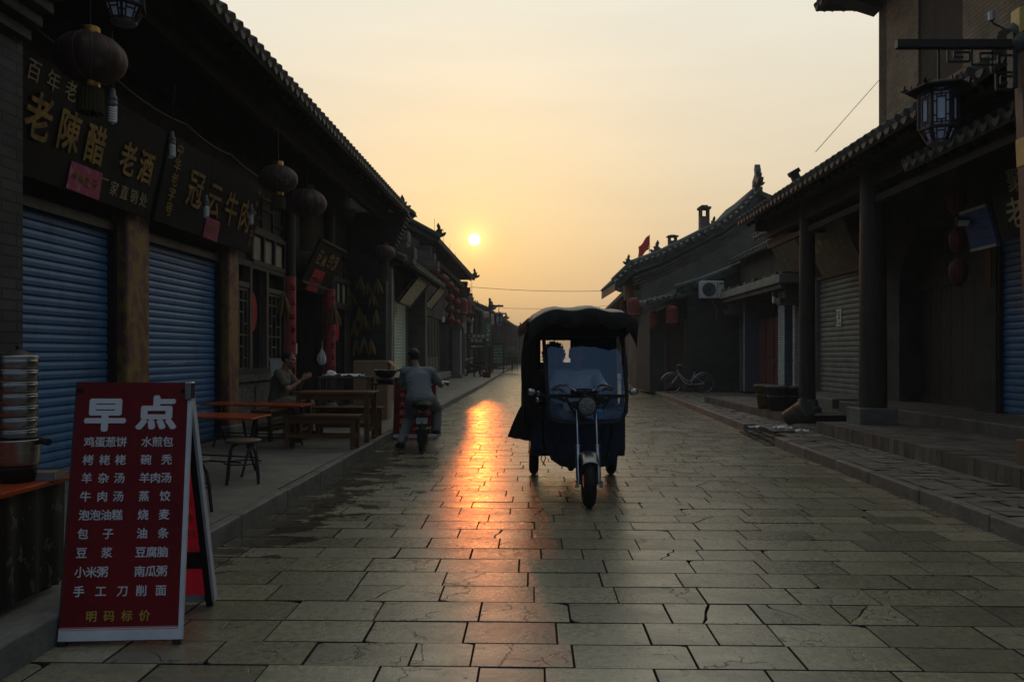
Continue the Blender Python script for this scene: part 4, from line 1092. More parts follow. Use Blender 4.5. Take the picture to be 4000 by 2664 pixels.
def drum(label, R_, H_, mat, loc, group, text=None):
    t = thing('drum_lantern', label, 'lantern', loc, 0, group)
    mb = MB(); prof = [(R_ * .62, -H_ / 2), (R_ * .9, -H_ * .45), (R_, -H_ * .34)] + [(R_ * (1.0 if i % 2 else .985), -H_ * .34 + H_ * .68 * i / 10) for i in range(11)] + [(R_ * .9, H_ * .45), (R_ * .62, H_ / 2)]
    mb.lathe(prof, 24); mb.build('silk_body', M[mat], t)
    for s in (1, -1):
        mb = MB(); mb.lathe([(R_ * .60, s * H_ / 2 - .02), (R_ * .64, s * H_ / 2), (R_ * .60, s * H_ / 2 + .03)], 20); mb.build('collar', M['gold'], t)
    mb = MB(); mb.tube([(0, 0, H_ / 2), (0, 0, H_ / 2 + .5)], .008, 5); mb.build('cord', M['iron'], t)
    if text:
        mb = MB()
        for k in range(5):
            a = R(-90 + 26); n_ = Vector((math.cos(a), math.sin(a), 0))
            scrawl(mb, n_ * (R_ * 1.02) + Z * (H_ * .3 - k * H_ * .15), Vector((-n_.y, n_.x, 0)), Z, H_ * .13, 0, 6)
        mb.build('lettering', M['gold_pale'], t)
    return t
drum('tall bright red drum lantern among the round red ones', .29, .82, 'lantern_red', P(1061, 706, 38), 'red drum lanterns beyond the strings')
drum('slimmer red drum lantern with lettering behind the bright one', .20, .75, 'lantern_red', P(1075, 706, 40), 'red drum lanterns beyond the strings', True)
drum('nearer cream drum lantern above the green sign', .21, .72, 'lantern_cream', P(1118, 730, 50), 'cream drum lanterns')
drum('farther cream drum lantern beside the hanging palace lamp', .21, .72, 'lantern_cream', P(1128, 735, 53), 'cream drum lanterns')

# the far houses down the street
def far_house(label, pts, z_e, z_r, depth, mat, side, floors=1, beast=True, dark='wood'):
    """pts: two world points of the eave line; side = -1: the house lies towards -x"""
    (xa, ya), (xb, yb) = pts; c = ((xa + xb) / 2, (ya + yb) / 2, .1)
    t = thing('street_house', label, 'house', c)
    e = Vector((xb - xa, yb - ya, 0)); L_ = e.length; e.normalize(); out = Vector((e.y, -e.x, 0)) * (-side); out = out if out.x * side < 0 else -out
    A, B = Vector((xa, ya, 0)), Vector((xb, yb, 0)); W0 = A - out * .9; W1 = B - out * .9
    def mk(): return MB(c)
    mb = mk()
    mb.prism([(0, .1), (L_, .1), (L_, z_e + .2), (0, z_e + .2)], W0, e, Z, -out * depth); 
    mb.prism([(-.9, .1), (-.35, .1), (-.35, z_e - .5), (-.05, z_e - .05), (-depth / 2, z_r + .05), (-depth, z_e)], W0 + out * .9 + e * .0, out, Z, e * .4)
    mb.build('wall', M[mat], t)
    up = -out * (depth / 2 + .9) + Z * (z_r - z_e)
    mb = mk(); tile_roof(mb, A + Z * z_e, B + Z * z_e, up, sp=.3, r=.1, fine=.3, seed=int(ya), sag=.12)
    mb.tube([A + Z * (z_e + .05), A + up * .5 + Z * (z_e - .1), A + up + Z * (z_e + .25)], .14, 6); mb.bar(A + up + Z * (z_e + .2), B + up + Z * (z_e + .2), .25, .5)
    if beast: ridge_beast(mb, A + Z * (z_e + .05), out, .7, t=.12); ridge_beast(mb, A + up + Z * (z_e + .4), -e, .8, t=.15); ridge_beast(mb, B + up + Z * (z_e + .4), e, .8, t=.15)
    mb.build('roof', M['tile'], t)
    n_ = max(2, int(L_ / 3.2)); w = L_ / n_
    for i in range(n_):
        mb = mk(); o = W0 + e * (i * w + .35) + out * .0
        if i % 2 == 0: mb.prism([(0, .1), (w - .7, .1), (w - .7, 2.7), (0, 2.7)], o, e, Z, out * .06); mb.build('door', M[dark], t)
        else: mb.prism([(0, 1.0), (w - .7, 1.0), (w - .7, 2.6), (0, 2.6)], o, e, Z, out * .06); mb.build('window', M['dark_pane'], t)
    for i in range(n_ + 1):
        mb = mk(); p = W0 + e * min(max(i * w, .15), L_ - .15) + out * .35; mb.tube([p + Z * .1, p + Z * (z_e + .1)], .13, 8); mb.build('column', M['wood'], t)
    return t
far_house('grey house with arched gable beyond the red lanterns', [(-2.75, 45), (-1.75, 58)], 4.3, 6.6, 8, 'plaster_pale', -1)
far_house('dark house behind the green boards on the inner bend', [(-1.55, 59), (-.75, 76)], 4.6, 7.2, 9, 'plaster', -1)
far_house('hazy house further down the left bend of the street', [(-.65, 77), (.75, 100)], 4.7, 7.0, 9, 'plaster', -1)
far_house('faint house at the far end of the street behind the passenger', [(1.0, 101), (3.4, 128)], 4.7, 7.0, 9, 'plaster', -1)
# parking sign, boards, lamp, motorbike, crate, cart, fence, shrub
def sign_on_posts(label, px0, px1, py0, py1, d, mat, posts, name='street_sign'):
    a, b_ = P(px0, py1, d), P(px1, py0, d); c = Vector(((a.x + b_.x) / 2, d, .13))
    t = thing(name, label, 'sign', c)
    mb = MB(c); mb.bb(a.x, b_.x, d - .03, d + .03, a.z, b_.z); mb.build('panel', M[mat], t, bevel=.01)
    for px in posts:
        q = P(px, py0, d + .08); mb = MB(c); mb.tube([(q.x, d + .08, .1), (q.x, d + .08, b_.z)], .045, 10); mb.build('post', M['iron'], t)
    return t, c, a, b_
t, c, a, b_ = sign_on_posts('olive direction sign for two-wheeler parking with an arrow', 1072, 1118, 766, 802, 43, 'olive_board', (1090, 1104))
mb = MB(c); wd = b_.x - a.x
for i, ch in enumerate('二轮车辆'): put(mb, ch, (a.x + wd * (.18 + i * .22), 42.962, b_.z - .17), X, Z, .23, .012)
for i, ch in enumerate('存放点'): put(mb, ch, (a.x + wd * (.3 + i * .21), 42.962, b_.z - .40), X, Z, .21, .010)
mb.build('lettering', M['white_paper'], t)
mb = MB(c); z = a.z + .13; mb.add([(a.x + wd * .18, 42.96, z), (a.x + wd * .42, 42.96, z - .06), (a.x + wd * .42, 42.96, z - .02), (a.x + wd * .9, 42.96, z - .012), (a.x + wd * .9, 42.96, z + .012), (a.x + wd * .42, 42.96, z + .02), (a.x + wd * .42, 42.96, z + .06)], [tuple(range(7))]); mb.build('arrow', M['white_paper'], t)
t, c, a, b_ = sign_on_posts('tall green sign with brown header behind the parking sign', 1108, 1129, 731, 797, 49, 'green_board', (1109,))
mb = MB(c); mb.bb(a.x - .02, b_.x + .02, 48.95, 49.05, b_.z - .28, b_.z + .02); mb.build('header', M['sign_brown'], t)
mb = MB(c); r_ = random.Random(2)
for i in range(4): scrawl(mb, ((a.x + b_.x) / 2 + .1, 48.965, b_.z - .48 - i * .3), X, Z, .26, 0, 7, r_)
mb.build('lettering', M['white_paper'], t)
t, c, a, b_ = sign_on_posts('pale green notice board with columns of writing by the far fence', 1134, 1156, 793, 836, 54, 'green_board', (1133, 1157))
mb = MB(c); r_ = random.Random(3)
for i in range(5):
    for j in range(6): scrawl(mb, (a.x + .07 + i * .12, 53.965, b_.z - .12 - j * .2), X, Z, .12, 0, 5, r_)
mb.build('lettering', M['white_paper'], t)
mb = MB(c); mb.bb(a.x - .12, b_.x + .12, 53.95, 54.1, b_.z + .02, b_.z + .12); mb.bb(a.x - .12, b_.x + .12, 53.98, 54.08, .35, .45); mb.build('frame', M['iron'], t)
def street_lamp(label, base, h, arm, pl_src, sc_=1.0, side=1):
    t = thing('street_lamp', label, 'street lamp', base)
    mb = MB(); mb.bb(-.07, .07, -.07, .07, 0, h); mb.bb(-.12, .12, -.12, .12, 0, .5); mb.build('post', M['iron'], t, bevel=.01)
    mb = MB(); mb.bb(-.1 * side if side > 0 else -arm, arm if side > 0 else .1, -.045, .045, h - .55, h - .43); mb.build('arm', M['iron'], t)
    return t
bl = P(1126, 850, 50); bl.z = .13
street_lamp('distant iron street lamp with a bracket arm over the left pavement', bl, 4.75, .85, None)
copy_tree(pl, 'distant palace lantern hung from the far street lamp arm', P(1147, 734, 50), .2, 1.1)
def motorbike(label, loc, rz):
    t = thing('motorcycle', label, 'motorcycle', loc, rz)
    for y_ in (-.62, .62):
        mb = MB(); mb.tube([(0, y_ + .25 * math.cos(a), .27 + .25 * math.sin(a)) for a in [2 * math.pi * i / 20 for i in range(21)]], .05, 8); w_ = mb.build('wheel', M['rubber'], t)
        mb = MB(); mb.tube([(-.04, y_, .27), (.04, y_, .27)], .08, 10); mb.build('hub', M['steel'], w_)
    mb = MB(); mb.tube([(0, -.6, .4), (0, -.3, .55), (0, .1, .6), (0, .35, .75)], [.07, .13, .14, .08], 10); mb.tube([(0, -.1, .3), (0, .2, .3)], .12, 10); mb.build('body', M['navy'], t)
    mb = MB(); mb.tube([(0, -.7, .78), (0, -.3, .76), (0, .05, .74)], [(.06, .1), (.06, .13), (.05, .1)], 10); mb.build('seat', M['seat_leather'], t)
    mb = MB(); mb.tube([(.05, .62, .27), (.05, .42, .95)], .025, 8); mb.tube([(-.05, .62, .27), (-.05, .42, .95)], .025, 8); mb.tube([(-.36, .3, 1.02), (-.1, .42, .97), (.1, .42, .97), (.36, .3, 1.02)], .016, 8); mb.build('fork', M['chrome'], t)
    mb = MB(); mb.ell((0, .52, .85), (.08, .07, .09)); mb.build('headlight', M['chrome'], t)
    return t
q = P(1089, 858, 45); q.z = .13; motorbike('dark motorcycle parked on the pavement behind the parking sign', q, R(60))
q = P(1119, 866, 42); q.z = .13
t = thing('red_crate', 'dull red crate on the pavement below the parking sign', 'crate', q)
mb = MB(); mb.bb(-.19, .19, -.15, .15, 0, .03)
for (x0, x1, y0, y1) in ((-.2, .2, -.16, -.145), (-.2, .2, .145, .16), (-.2, -.185, -.16, .16), (.185, .2, -.16, .16)): mb.bb(x0, x1, y0, y1, 0, .3)
mb.build('shell', M['sign_red'], t)
mb = MB(); mb.bb(-.21, .21, -.17, -.15, .27, .31); mb.bb(-.21, .21, .15, .17, .27, .31); mb.build('rim', M['red_paper'], t)
fn = thing('picket_fence', 'low dark fence under a shrub at the far pavement', 'fence', (-.05, 57, .13))
mb = MB()
for i in range(9): mb.tube([(-.45 + i * .11, 0, 0), (-.45 + i * .11, 0, 1.0)], .018, 6)
mb.build('pickets', M['wood'], fn); mb = MB(); mb.bar((-.5, 0, .25), (.5, 0, .25), .03, .04); mb.bar((-.5, 0, .95), (.5, 0, .95), .03, .04); mb.build('rail', M['wood'], fn)
sbush = thing('shrub', 'leafy green shrub behind the far fence', 'shrub', (.0, 59, .13))
mb = MB(); r_ = random.Random(5)
for i in range(420):
    a, b2, rr_ = r_.uniform(0, 6.28), r_.uniform(-1, 1), r_.uniform(.5, 1) ** .5
    c = Vector((rr_ * .6 * math.cos(a) * math.sqrt(1 - b2 * b2), rr_ * .6 * math.sin(a) * math.sqrt(1 - b2 * b2), 1.15 + rr_ * .65 * b2)); d1 = Vector((r_.uniform(-1, 1), r_.uniform(-1, 1), r_.uniform(-1, 1))).normalized() * .09; d2 = d1.orthogonal() * .6
    mb.add([c - d1, c + d2, c + d1, c - d2], [(0, 1, 2, 3)])
mb.build('foliage', M['leaf'], sbush); mb = MB()
for i in range(5): mb.tube([(0, 0, 0), (r_.uniform(-.3, .3), r_.uniform(-.3, .3), 1.1)], [.03, .012], 6)
mb.build('stem', M['bark'], sbush)
# ================================================================== RIGHT ROW
TH_R = math.atan(.02)
RO = Vector((6.9, 0, 0))
UR = Vector((math.cos(TH_R), -math.sin(TH_R), 0)); VR = Vector((math.sin(TH_R), math.cos(TH_R), 0))
def WR(x, s, z): return RO + UR * x + VR * s + Z * z            # x < 0 is towards the street
porch = thing('porch_house', 'two-storey brick house with a tiled porch roof on dark timber columns', 'porch house', WR(0, 12.5, .3), -TH_R)
so = Vector((0, 12.5, .3))
EA, EB, EUP = Vector((-2.32, 7.45, 4.22)), Vector((-2.32, 17.35, 4.22)), Vector((2.9, 0, 1.85))
mb = LMB(); tile_roof(mb, EA, EB, EUP, sp=.23, r=.085, seed=12, fine=3.2)
mb.tube([EA + Vector((-.05, .0, .06)), EA + EUP * .5 + Vector((0, 0, .08)), EA + EUP + Vector((0, 0, .1))], .15, 10)
for i in range(9): mb.ell(EA + EUP * (i / 9) + Vector((0, -.1, .02)), (.10, .09, .10), 8)
mb.bar(EB + Vector((.35, -2.9, .2)), EB + Vector((.25, -2.9, .44)), .10, .14); mb.bar(EB + Vector((.28, -2.9, .40)), EB + Vector((.24, -2.9, .47)), .12, .2)
mb.build('porch_roof', M['tile'], porch)
mb = LMB(); rafters(mb, EA, EB, EUP, sp=.27, length=2.8)
for x, z in ((-1.68, 4.35), (-.1, 5.25)): mb.tube([(x, 7.5, z), (x, 17.2, z)], .14, 10)
mb.bb(-1.76, -1.60, 7.5, 17.2, 3.86, 4.12); mb.bb(-1.72, -1.64, 7.5, 17.2, 3.62, 3.72)
mb.prism([(-2.0, 4.0), (.4, 4.0), (.4, 5.85), (-2.0, 4.32)], (0, 17.12, 0), X, Z, (0, .06, 0)); mb.prism([(-1.64, 3.86), (.3, 3.86), (.3, 5.7), (-1.64, 4.5)], (0, 16.4, 0), X, Z, (0, .06, 0))
for s in (9.2, 12.02, 14.85, 17.1): mb.bar((-1.68, s, 4.1), (.1, s, 4.6), .16, .22)
mb.build('porch_timber', M['wood_eave'], porch)
for s, zb in ((12.02, .31), (14.85, .28)):
    mb = LMB(); k = .20 if s < 13 else .15
    mb.tube([(-1.68, s, zb + .2), (-1.68, s, zb + 1.6), (-1.68, s, 4.15)], [k, k * .97, k * .9], 16)
    c = mb.build('column', M['wood'], porch)
    mb = LMB()
    if s < 13: mb.bb(-1.98, -1.42, s - .26, s + .26, zb - .02, zb + .24)
    else: mb.lathe([(.25, zb - .02), (.25, zb + .08), (.20, zb + .12), (.19, zb + .2), (.165, zb + .24)], 20, (-1.68, s, 0))
    mb.build('plinth', M['stone_carved'] if s > 13 else M['stone'], c, bevel=.015)
# brick upper storey with a tall dark window, lower wall with an arched gate
mb = LMB()
mb.prism([(4, 5.2), (14.6, 5.2), (14.6, 12), (4, 12)], (.30, 0, 0), Y, Z, (-.001, 0, 0)) if False else None
for (s0, s1, z0, z1) in ((3.0, 9.4, 4.6, 9.2), (9.4, 11.5, 4.6, 5.4), (9.4, 11.5, 8.9, 9.2), (11.5, 13.2, 4.6, 9.2), (13.2, 14.7, 4.6, 6.1), (13.2, 14.7, 8.9, 9.2), (14.7, 16.35, 4.6, 9.2)): mb.bb(.30, .75, s0, s1, z0, z1)
mb.bb(.30, 8, 16.0, 16.35, 4.6, 9.2); mb.bb(.33, .70, 13.2, 14.7, 6.1, 8.9, 1); mb.bb(.33, .7, 9.4, 11.5, 5.4, 8.9, 1)
mb.build('upper_wall', [M['brick_tower'], M['wood_eave']], porch)
mb = LMB(); tile_roof(mb, (-.75, 3, 8.75), (-.75, 17.05, 8.75), (3.6, 0, 2.4), sp=.24, seed=14); tile_roof(mb, (-.75, 17.05, 8.75), (7, 17.05, 8.75), (0, -2.4, 1.4), sp=.24, seed=15)
mb.bb(-.2, .35, 3, 16.5, 8.62, 8.78)
mb.prism([(-.75, 0), (.3, -.15), (.3, -.35)], (0, 16.2, 8.72), X, Z, (0, .4, 0)); mb.build('upper_roof', M['tile'], porch)
mb = LMB()
arch = [(12.3, .1), (12.3, 2.6)] + [(13.55 - 1.25 * math.cos(math.pi * i / 12), 2.6 + 1.0 * math.sin(math.pi * i / 12)) for i in range(1, 12)] + [(14.8, 2.6), (14.8, .1)]
mb.prism([(11.75, .1), (11.75, 5.3), (16.25, 5.3), (16.25, .1)] [:3] + [(16.25, .1)] + arch[::-1], (0, 0, 0), Y, Z, (.55, 0, 0))
mb.bb(.0, .5, 3.5, 8.9, .1, 5.3); mb.bb(0, .5, 8.9, 11.75, 3.5, 5.3); mb.bb(.5, 4, 3.5, 3.7, .1, 5)
mb.build('wall', M['plaster'], porch)
mb = LMB()
for i in range(7): mb.bb(.40, .46, 12.32 + i * .355, 12.32 + (i + 1) * .355 - .012, .48, 3.62)
mb.bb(.36, .48, 12.3, 14.8, .46, .56); mb.bb(.36, .40, 12.3, 14.8, 2.55, 2.68)
mb.build('gate', M['wood'], porch)
mb = LMB(); shutter_mesh(mb, (.1, 11.7, .5), -Y, 2.75, 2.95, -X, pitch=.1); s_ = mb.build('roller_shutter', M['blue_metal'], porch)
mb = LMB(); mb.bb(.02, .14, 11.70, 11.78, .48, 3.5); mb.bb(.02, .2, 8.9, 11.75, 3.45, 3.55); mb.build('rail', M['iron'], s_)
mb = LMB(); mb.bb(-.012, -.004, 11.86, 12.0, 2.35, 2.9); mb.build('old_couplet', M['sign_red'], porch)

aw = thing('tiled_awning', 'small tiled awning over the dark shop board behind the lamp post', 'awning', WR(-1.0, 8.2, 3.7), -TH_R)
so = Vector((-1.0, 8.2, 3.7))
mb = LMB(); tile_roof(mb, (-1.9, 5.2, 3.86), (-1.9, 10.6, 3.86), (1.9, 0, .85), sp=.22, r=.08, seed=16); mb.build('tiles', M['tile'], aw)
mb = LMB(); rafters(mb, (-1.9, 5.2, 3.86), (-1.9, 10.6, 3.86), (1.9, 0, .85), below=.13); mb.bb(-1.2, -1.05, 5.2, 10.6, 3.72, 3.86); mb.build('beam', M['wood_eave'], aw)
def rboard(label, s0, s1, z0, z1, x0, x1, mat, name='sign_board', cat='sign board'):
    up = Vector((x1 - x0, 0, z1 - z0)); w = up.normalized(); b = thing(name, label, cat, WR(x0, (s0 + s1) / 2, z0), -TH_R); L_ = s1 - s0
    mb = MB(); u = -Y; n_ = u.cross(w); mb.prism([(-L_ / 2, 0), (L_ / 2, 0), (L_ / 2, up.length), (-L_ / 2, up.length)], (0, 0, 0), u, w, n_ * -.05)
    mb.build('panel', mat, b, bevel=.008); return b, u, w, n_, up.length, L_
b_, u, w, n_, H, L_ = rboard('dark shop board with pale characters half hidden by the lamp post', 8.0, 9.9, 2.75, 3.62, -1.0, -1.2, M['sign_black'])
mb = MB()
for i, ch in enumerate('老倍'): put(mb, ch, u * (-.52 + i * .42) + w * (H * .33) + n_ * .003, u, w, .40, .012, depth=.008)
put(mb, '聚', u * (-.42) + w * (H * .76) + n_ * .003, u, w, .30, .01, depth=.008)
mb.build('lettering', M['gold_pale'], b_)
b_, u, w, n_, H, L_ = rboard('plain blue box sign under the porch beside the dark shop board', 10.15, 10.75, 2.75, 3.25, -.9, -1.05, M['blue_board'], 'box_sign', 'sign')
mb = MB(); mb.bar(u * -.3, u * .3, .05, .04); mb.build('rail', M['grey_metal'], b_); mb = MB(); mb.bar(u * -.3 + w * H, u * .3 + w * H, .03, .04); mb.build('rail', M['grey_metal'], b_)
mb = MB()
for i in (1, 2, 3): mb.bar(u * -.28 + w * H * i / 4 + n_ * .002, u * .28 + w * H * i / 4 + n_ * .002, .006, .006)
mb.build('seam', M['iron'], b_)
t = thing('flood_light', 'small square floodlight with a bright glass front under the porch', 'floodlight', P(2213, 510, 10.6), R(-15))
mb = MB(); mb.box((0, 0, 0), (.16, .09, .11), 0, Matrix.Rotation(R(35), 4, 'X')); mb.build('housing', M['iron'], t, bevel=.01)
mb = MB(); mb.box((0, -.05, 0), (.13, .006, .08), 0, Matrix.Rotation(R(35), 4, 'X')); mb.build('glass', M['ac_white'], t)
mb = MB(); mb.tube([(0, .0, .0), (.05, .15, .05), (.3, .3, .1)], .012, 6); mb.build('bracket', M['iron'], t)
rl = make_lantern('topmost of three dim red lanterns strung under the porch', body='lantern_dim', cap='iron', D=.26, squash=1.5, tassel=False, cord=.45, group='red lanterns under the porch')
rl.location = P(2200, 463, 11.2)
copy_tree(rl, 'middle of the three dim red lanterns, just below the floodlight', P(2203, 552, 11.3), .4, .95)
copy_tree(rl, 'lowest of the three dim red lanterns before the plank gate', P(2203, 625, 11.4), .9, 1.0)

# shop with the grey shutter and the tiled doorway
sg = thing('shop_house', 'low shop with a grey roller shutter and white tiled door piers', 'shop house', WR(0, 20.5, .3), -TH_R)
so = Vector((0, 20.5, .3))
mb = LMB(); mb.bb(0, .4, 16.0, 16.35, .1, 5.0); mb.bb(0, .4, 16.35, 19.05, 3.15, 5.0); mb.bb(0, .4, 19.05, 19.9, .1, 5.0); mb.bb(-.02, 5, 25.4, 25.8, .1, 4.4); mb.bb(1.0, 1.4, 19.5, 25.5, .1, 4.6); mb.bb(.0, 1.2, 19.9, 25.5, 3.25, 4.6)
mb.build('wall', M['plaster'], sg)
mb = LMB(); shutter_mesh(mb, (.1, 19.05, .49), -Y, 2.7, 2.66, -X, pitch=.115, deep=.022); s_ = mb.build('roller_shutter', M['grey_metal'], sg)
mb = LMB(); mb.bb(.04, .16, 16.3, 16.38, .47, 3.16); mb.bb(-.02, .16, 19.02, 19.10, .47, 3.2); mb.bb(.0, .2, 16.3, 19.1, 3.12, 3.2); mb.build('rail', M['grey_metal'], s_)
mb = LMB(); mb.bb(.06, .066, 17.7, 18.0, 1.98, 2.36); nt_ = mb.build('paper_notice', M['white_paper'], s_)
mb = LMB(); r_ = random.Random(8)
for i in range(3):
    for j in range(2): scrawl(mb, (.055, 17.93 - j * .14, 2.27 - i * .11), -Y, Z, .11, 0, 7, r_)
mb.build('lettering', M['sign_black'], nt_)
for (s0, s1) in ((20.0, 20.4), (21.05, 21.6), (24.9, 25.5)):
    mb = LMB(); mb.bb(-.12, .40, s0, s1, .2, 3.05, 0); 
    # front edges white; shade on the returns put into their blue-grey colour
    for f in range(len(mb.f)): mb.m[f] = 0
    for k, f in enumerate(mb.f):
        c = [mb.v[i] for i in f]; nx = (c[1] - c[0]).cross(c[2] - c[0]).normalized()
        if abs(nx.y) > .7: mb.m[k] = 1
    mb.build('tiled_pier', [M['tile_white'], M['tile_shade']], sg)
for (s0, s1) in ((20.42, 21.03), (21.62, 24.88)):
    mb = LMB(); mb.bb(.32, .38, s0, s1, .3, 2.45); n = 2 if s1 - s0 < 2 else 4
    for i in range(n):
        a = s0 + (s1 - s0) * i / n; mb.bb(.28, .32, a + .06, a + (s1 - s0) / n - .06, .45, 1.1); mb.bb(.28, .32, a + .06, a + (s1 - s0) / n - .06, 1.25, 2.3)
    d_ = mb.build('door', M['door_red'], sg)
    mb = LMB(); mb.bb(.34, .37, s0, s1, 2.5, 3.0); mb.build('transom', M['dark_pane'], d_)
mb = LMB(); mb.bb(-.72, .2, 19.6, 25.7, 3.12, 3.34); r_ = random.Random(6)
mb.build('canopy_slab', M['concrete'], sg, bevel=.02)
mb = LMB()
for i in range(24): mb.bb(-.70 + r_.uniform(-.05, .1), .1, 19.65 + i * .25, 19.65 + i * .25 + r_.uniform(.14, .24), 3.34, 3.36 + r_.uniform(.01, .07))
mb.build('canopy_tiles', M['tile_teal'], sg)
mb = LMB()
for i in range(9): mb.bb(-.62, .7, 20 + i * .6, 20.12 + i * .6, 3.0, 3.12)
mb.bar((-.6, 19.7, 3.05), (-.6, 25.6, 3.05), .08, .1); mb.build('canopy_joist', M['wood_grey'], sg)
for s_c, o_c in ((25.1, .66), (19.92, .6)): mb = LMB(); brick_wing(mb, (0, s_c, 0), -X, .12, o_c, .2, 2.6, 3.12, (0, .34, 0)); mb.build('corbel', M['brick_grey'], sg)
mb = LMB(); tile_roof(mb, (-.35, 18.6, 4.35), (-.35, 25.9, 4.35), (4, 0, 2), sp=.25, seed=18); mb.build('roof', M['tile'], sg)
copy_tree(bulb, 'spiral bulb hung under the canopy of the white tiled doorway', P(1779, 680, 20.6), .3, 1.25)
b_, u, w, n_, H, L_ = rboard('brown board with small gold script over the grey shutter, between the porch columns', 15.5, 17.7, 3.06, 4.1, -.35, -.85, M['sign_brown'])
mb = MB(); r_ = random.Random(31)
for i in range(5): scrawl(mb, u * (-.7 + i * .34) + w * H * (.60 - .02 * i), u, w, .30, 0, 9, r_)
for i in range(6): scrawl(mb, u * (-.2 + i * .16) + w * H * .2, u, w, .13, 0, 5, r_)
for i in range(5): scrawl(mb, u * (-.9 + i * .13) + w * H * .88, u, w, .12, 0, 5, r_)
mb.build('lettering', M['gold_pale'], b_)
mb = MB(); mb.bar(u * -L_ / 2 + n_ * .01, u * L_ / 2 + n_ * .01, .06, .06, up=n_); mb.build('border', M['wood_table'], b_)
b_, u, w, n_, H, L_ = rboard('smaller brown board under its own strip of tiles, behind the round column', 18.5, 20.3, 3.35, 4.25, -.35, -.8, M['sign_brown'])
mb = MB()
for i in range(5): scrawl(mb, u * (-.6 + i * .2) + w * H * .82, u, w, .14, 0, 6, r_)
for i in range(3): scrawl(mb, u * (-.3 + .0 * i) + w * H * (.55 - i * .17), u, w, .18, 0, 6, r_)
mb.build('lettering', M['gold_pale'], b_)
mb = MB(); tile_roof(mb, (-.75, -1.0, 1.02), (-.75, 1.1, 1.02), (.7, 0, .35), sp=.18, r=.06, seed=3); mb.build('tile_strip', M['tile_teal'], b_)

# lean-to with the plank door, and the big gabled house behind it
ga = thing('gabled_house', 'large grey brick house with swept gable, ridge chimneys and a walled lean-to', 'gabled house', (7, 29, .13))
so = Vector((7, 29, .13))
GD = 29.5; k_ = GD / FPX
def G(px, py): return ((px - 1177) * k_, CAMZ - (py - 815) * k_)
verge = [(1412, 652), (1455, 611), (1520, 587), (1600, 547), (1660, 516), (1700, 486), (1742, 440)]
gp = [G(*p) for p in verge]; peak = gp[-1]
mb = LMB()
body = [(5.0, .1)] + [(4.75, gp[1][1] - .3)] + [(x, z - .16) for x, z in gp[1:]] + [(peak[0] + 4.6, gp[3][1]), (peak[0] + 4.6, .1)]
mb.prism(body, (0, GD, 0), X, Z, (0, 4.6, 0)); mb.build('wall', M['brick_grey'], ga)
mb = LMB()
for i, dz in enumerate((.68, .56, .44)):          # cornice courses following the sweep
    q = [(x, z - dz) for x, z in gp[1:]]; pl_ = q + [(x, z - .085) for x, z in reversed(q)]
    for (a, b) in zip(q, q[1:]): mb.prism([(a[0], a[1] - .07), (b[0], b[1] - .07), b, a], (0, GD, 0), X, Z, (0, -.05 - .045 * i, 0))
mb.build('cornice', M['brick_grey'], ga)
mb = LMB()
for (a, b) in zip(gp, gp[1:]):
    A_ = Vector((a[0], GD - .28, a[1])); B_ = Vector((b[0], GD - .28, b[1])); d_ = B_ - A_
    mb.prism([(a[0], a[1] - .30), (b[0], b[1] - .30), (b[0], b[1]), (a[0], a[1])], (0, GD - .2, 0), X, Z, (0, 4.4, 0))
    n = max(2, int(d_.length / .22))
    for i in range(n):                             # drip tiles of the verge, their round ends to the camera
        p = A_ + d_ * ((i + .5) / n); mb.tube([p + Vector((0, -.02, -.06)), p + Vector((0, .35, .03))], .085, 8)
    mb.tube([A_ + Vector((0, .45, .10)), B_ + Vector((0, .45, .10))], .14, 8)
mb.prism([(peak[0], peak[1] - .17), (peak[0] + 5.4, gp[2][1]), (peak[0] + 5.4, gp[2][1] + .17), (peak[0], peak[1])], (0, GD - .2, 0), X, Z, (0, 4.4, 0))
for i in range(13):                                # tile rows over the street slope
    y_ = GD + .5 + i * .3
    mb.tube([(a, y_, z + .03) for a, z in gp], .09, 6)
e = (gp[0][0] - .02, GD + .1, gp[0][1] - .05)
ridge_beast(mb, (gp[1][0] - .1, GD + .2, gp[1][1] + .05), -X, .4, t=.12)
x, z = G(1517, 588); ridge_beast(mb, (x, GD + .3, z + .1), -X, .52, t=.12); x, z = G(1648, 522); ridge_beast(mb, (x, GD + .3, z + .05), -X, .4, t=.1)
mb.bar((peak[0], GD - .1, peak[1] + .0), (peak[0], GD + 4, peak[1] - .2), .3, .3); ridge_beast(mb, (peak[0], GD + .1, peak[1] + .2), -Y, .8, t=.2); ridge_beast(mb, (peak[0], GD + .1, peak[1] + .2), X, .45, t=.2)
rf = mb.build('roof', M['tile_teal'], ga)
for (px, py, h, w_) in ((1626, 520, .85, .17), (1552, 564, .45, .15)):
    x, z = G(px, py); mb = LMB(); y_ = GD + .5
    mb.bb(x - w_, x + w_, y_ - w_, y_ + w_, z - .5, z + h * .5)
    for sx in (-1, 1):
        for sy in (-1, 1): mb.bb(x + sx * w_ - (.07 if sx > 0 else 0), x + sx * w_ + (0 if sx > 0 else .07), y_ + sy * w_ - (.07 if sy > 0 else 0), y_ + sy * w_ + (0 if sy > 0 else .07), z + h * .5, z + h * .82)
    mb.bb(x - w_ - .05, x + w_ + .05, y_ - w_ - .05, y_ + w_ + .05, z + h * .82, z + h * .92); mb.bb(x - w_ * .7, x + w_ * .7, y_ - w_ * .7, y_ + w_ * .7, z + h * .92, z + h)
    mb.build('chimney', M['brick_grey'], rf)
mb = LMB(); brick_wing(mb, (5.3, GD + .05, 0), -X, .30, 1.0, .4, 3.1, gp[1][1] - .6, (0, .4, 0)); mb.build('end_wall', M['brick_grey'], ga)
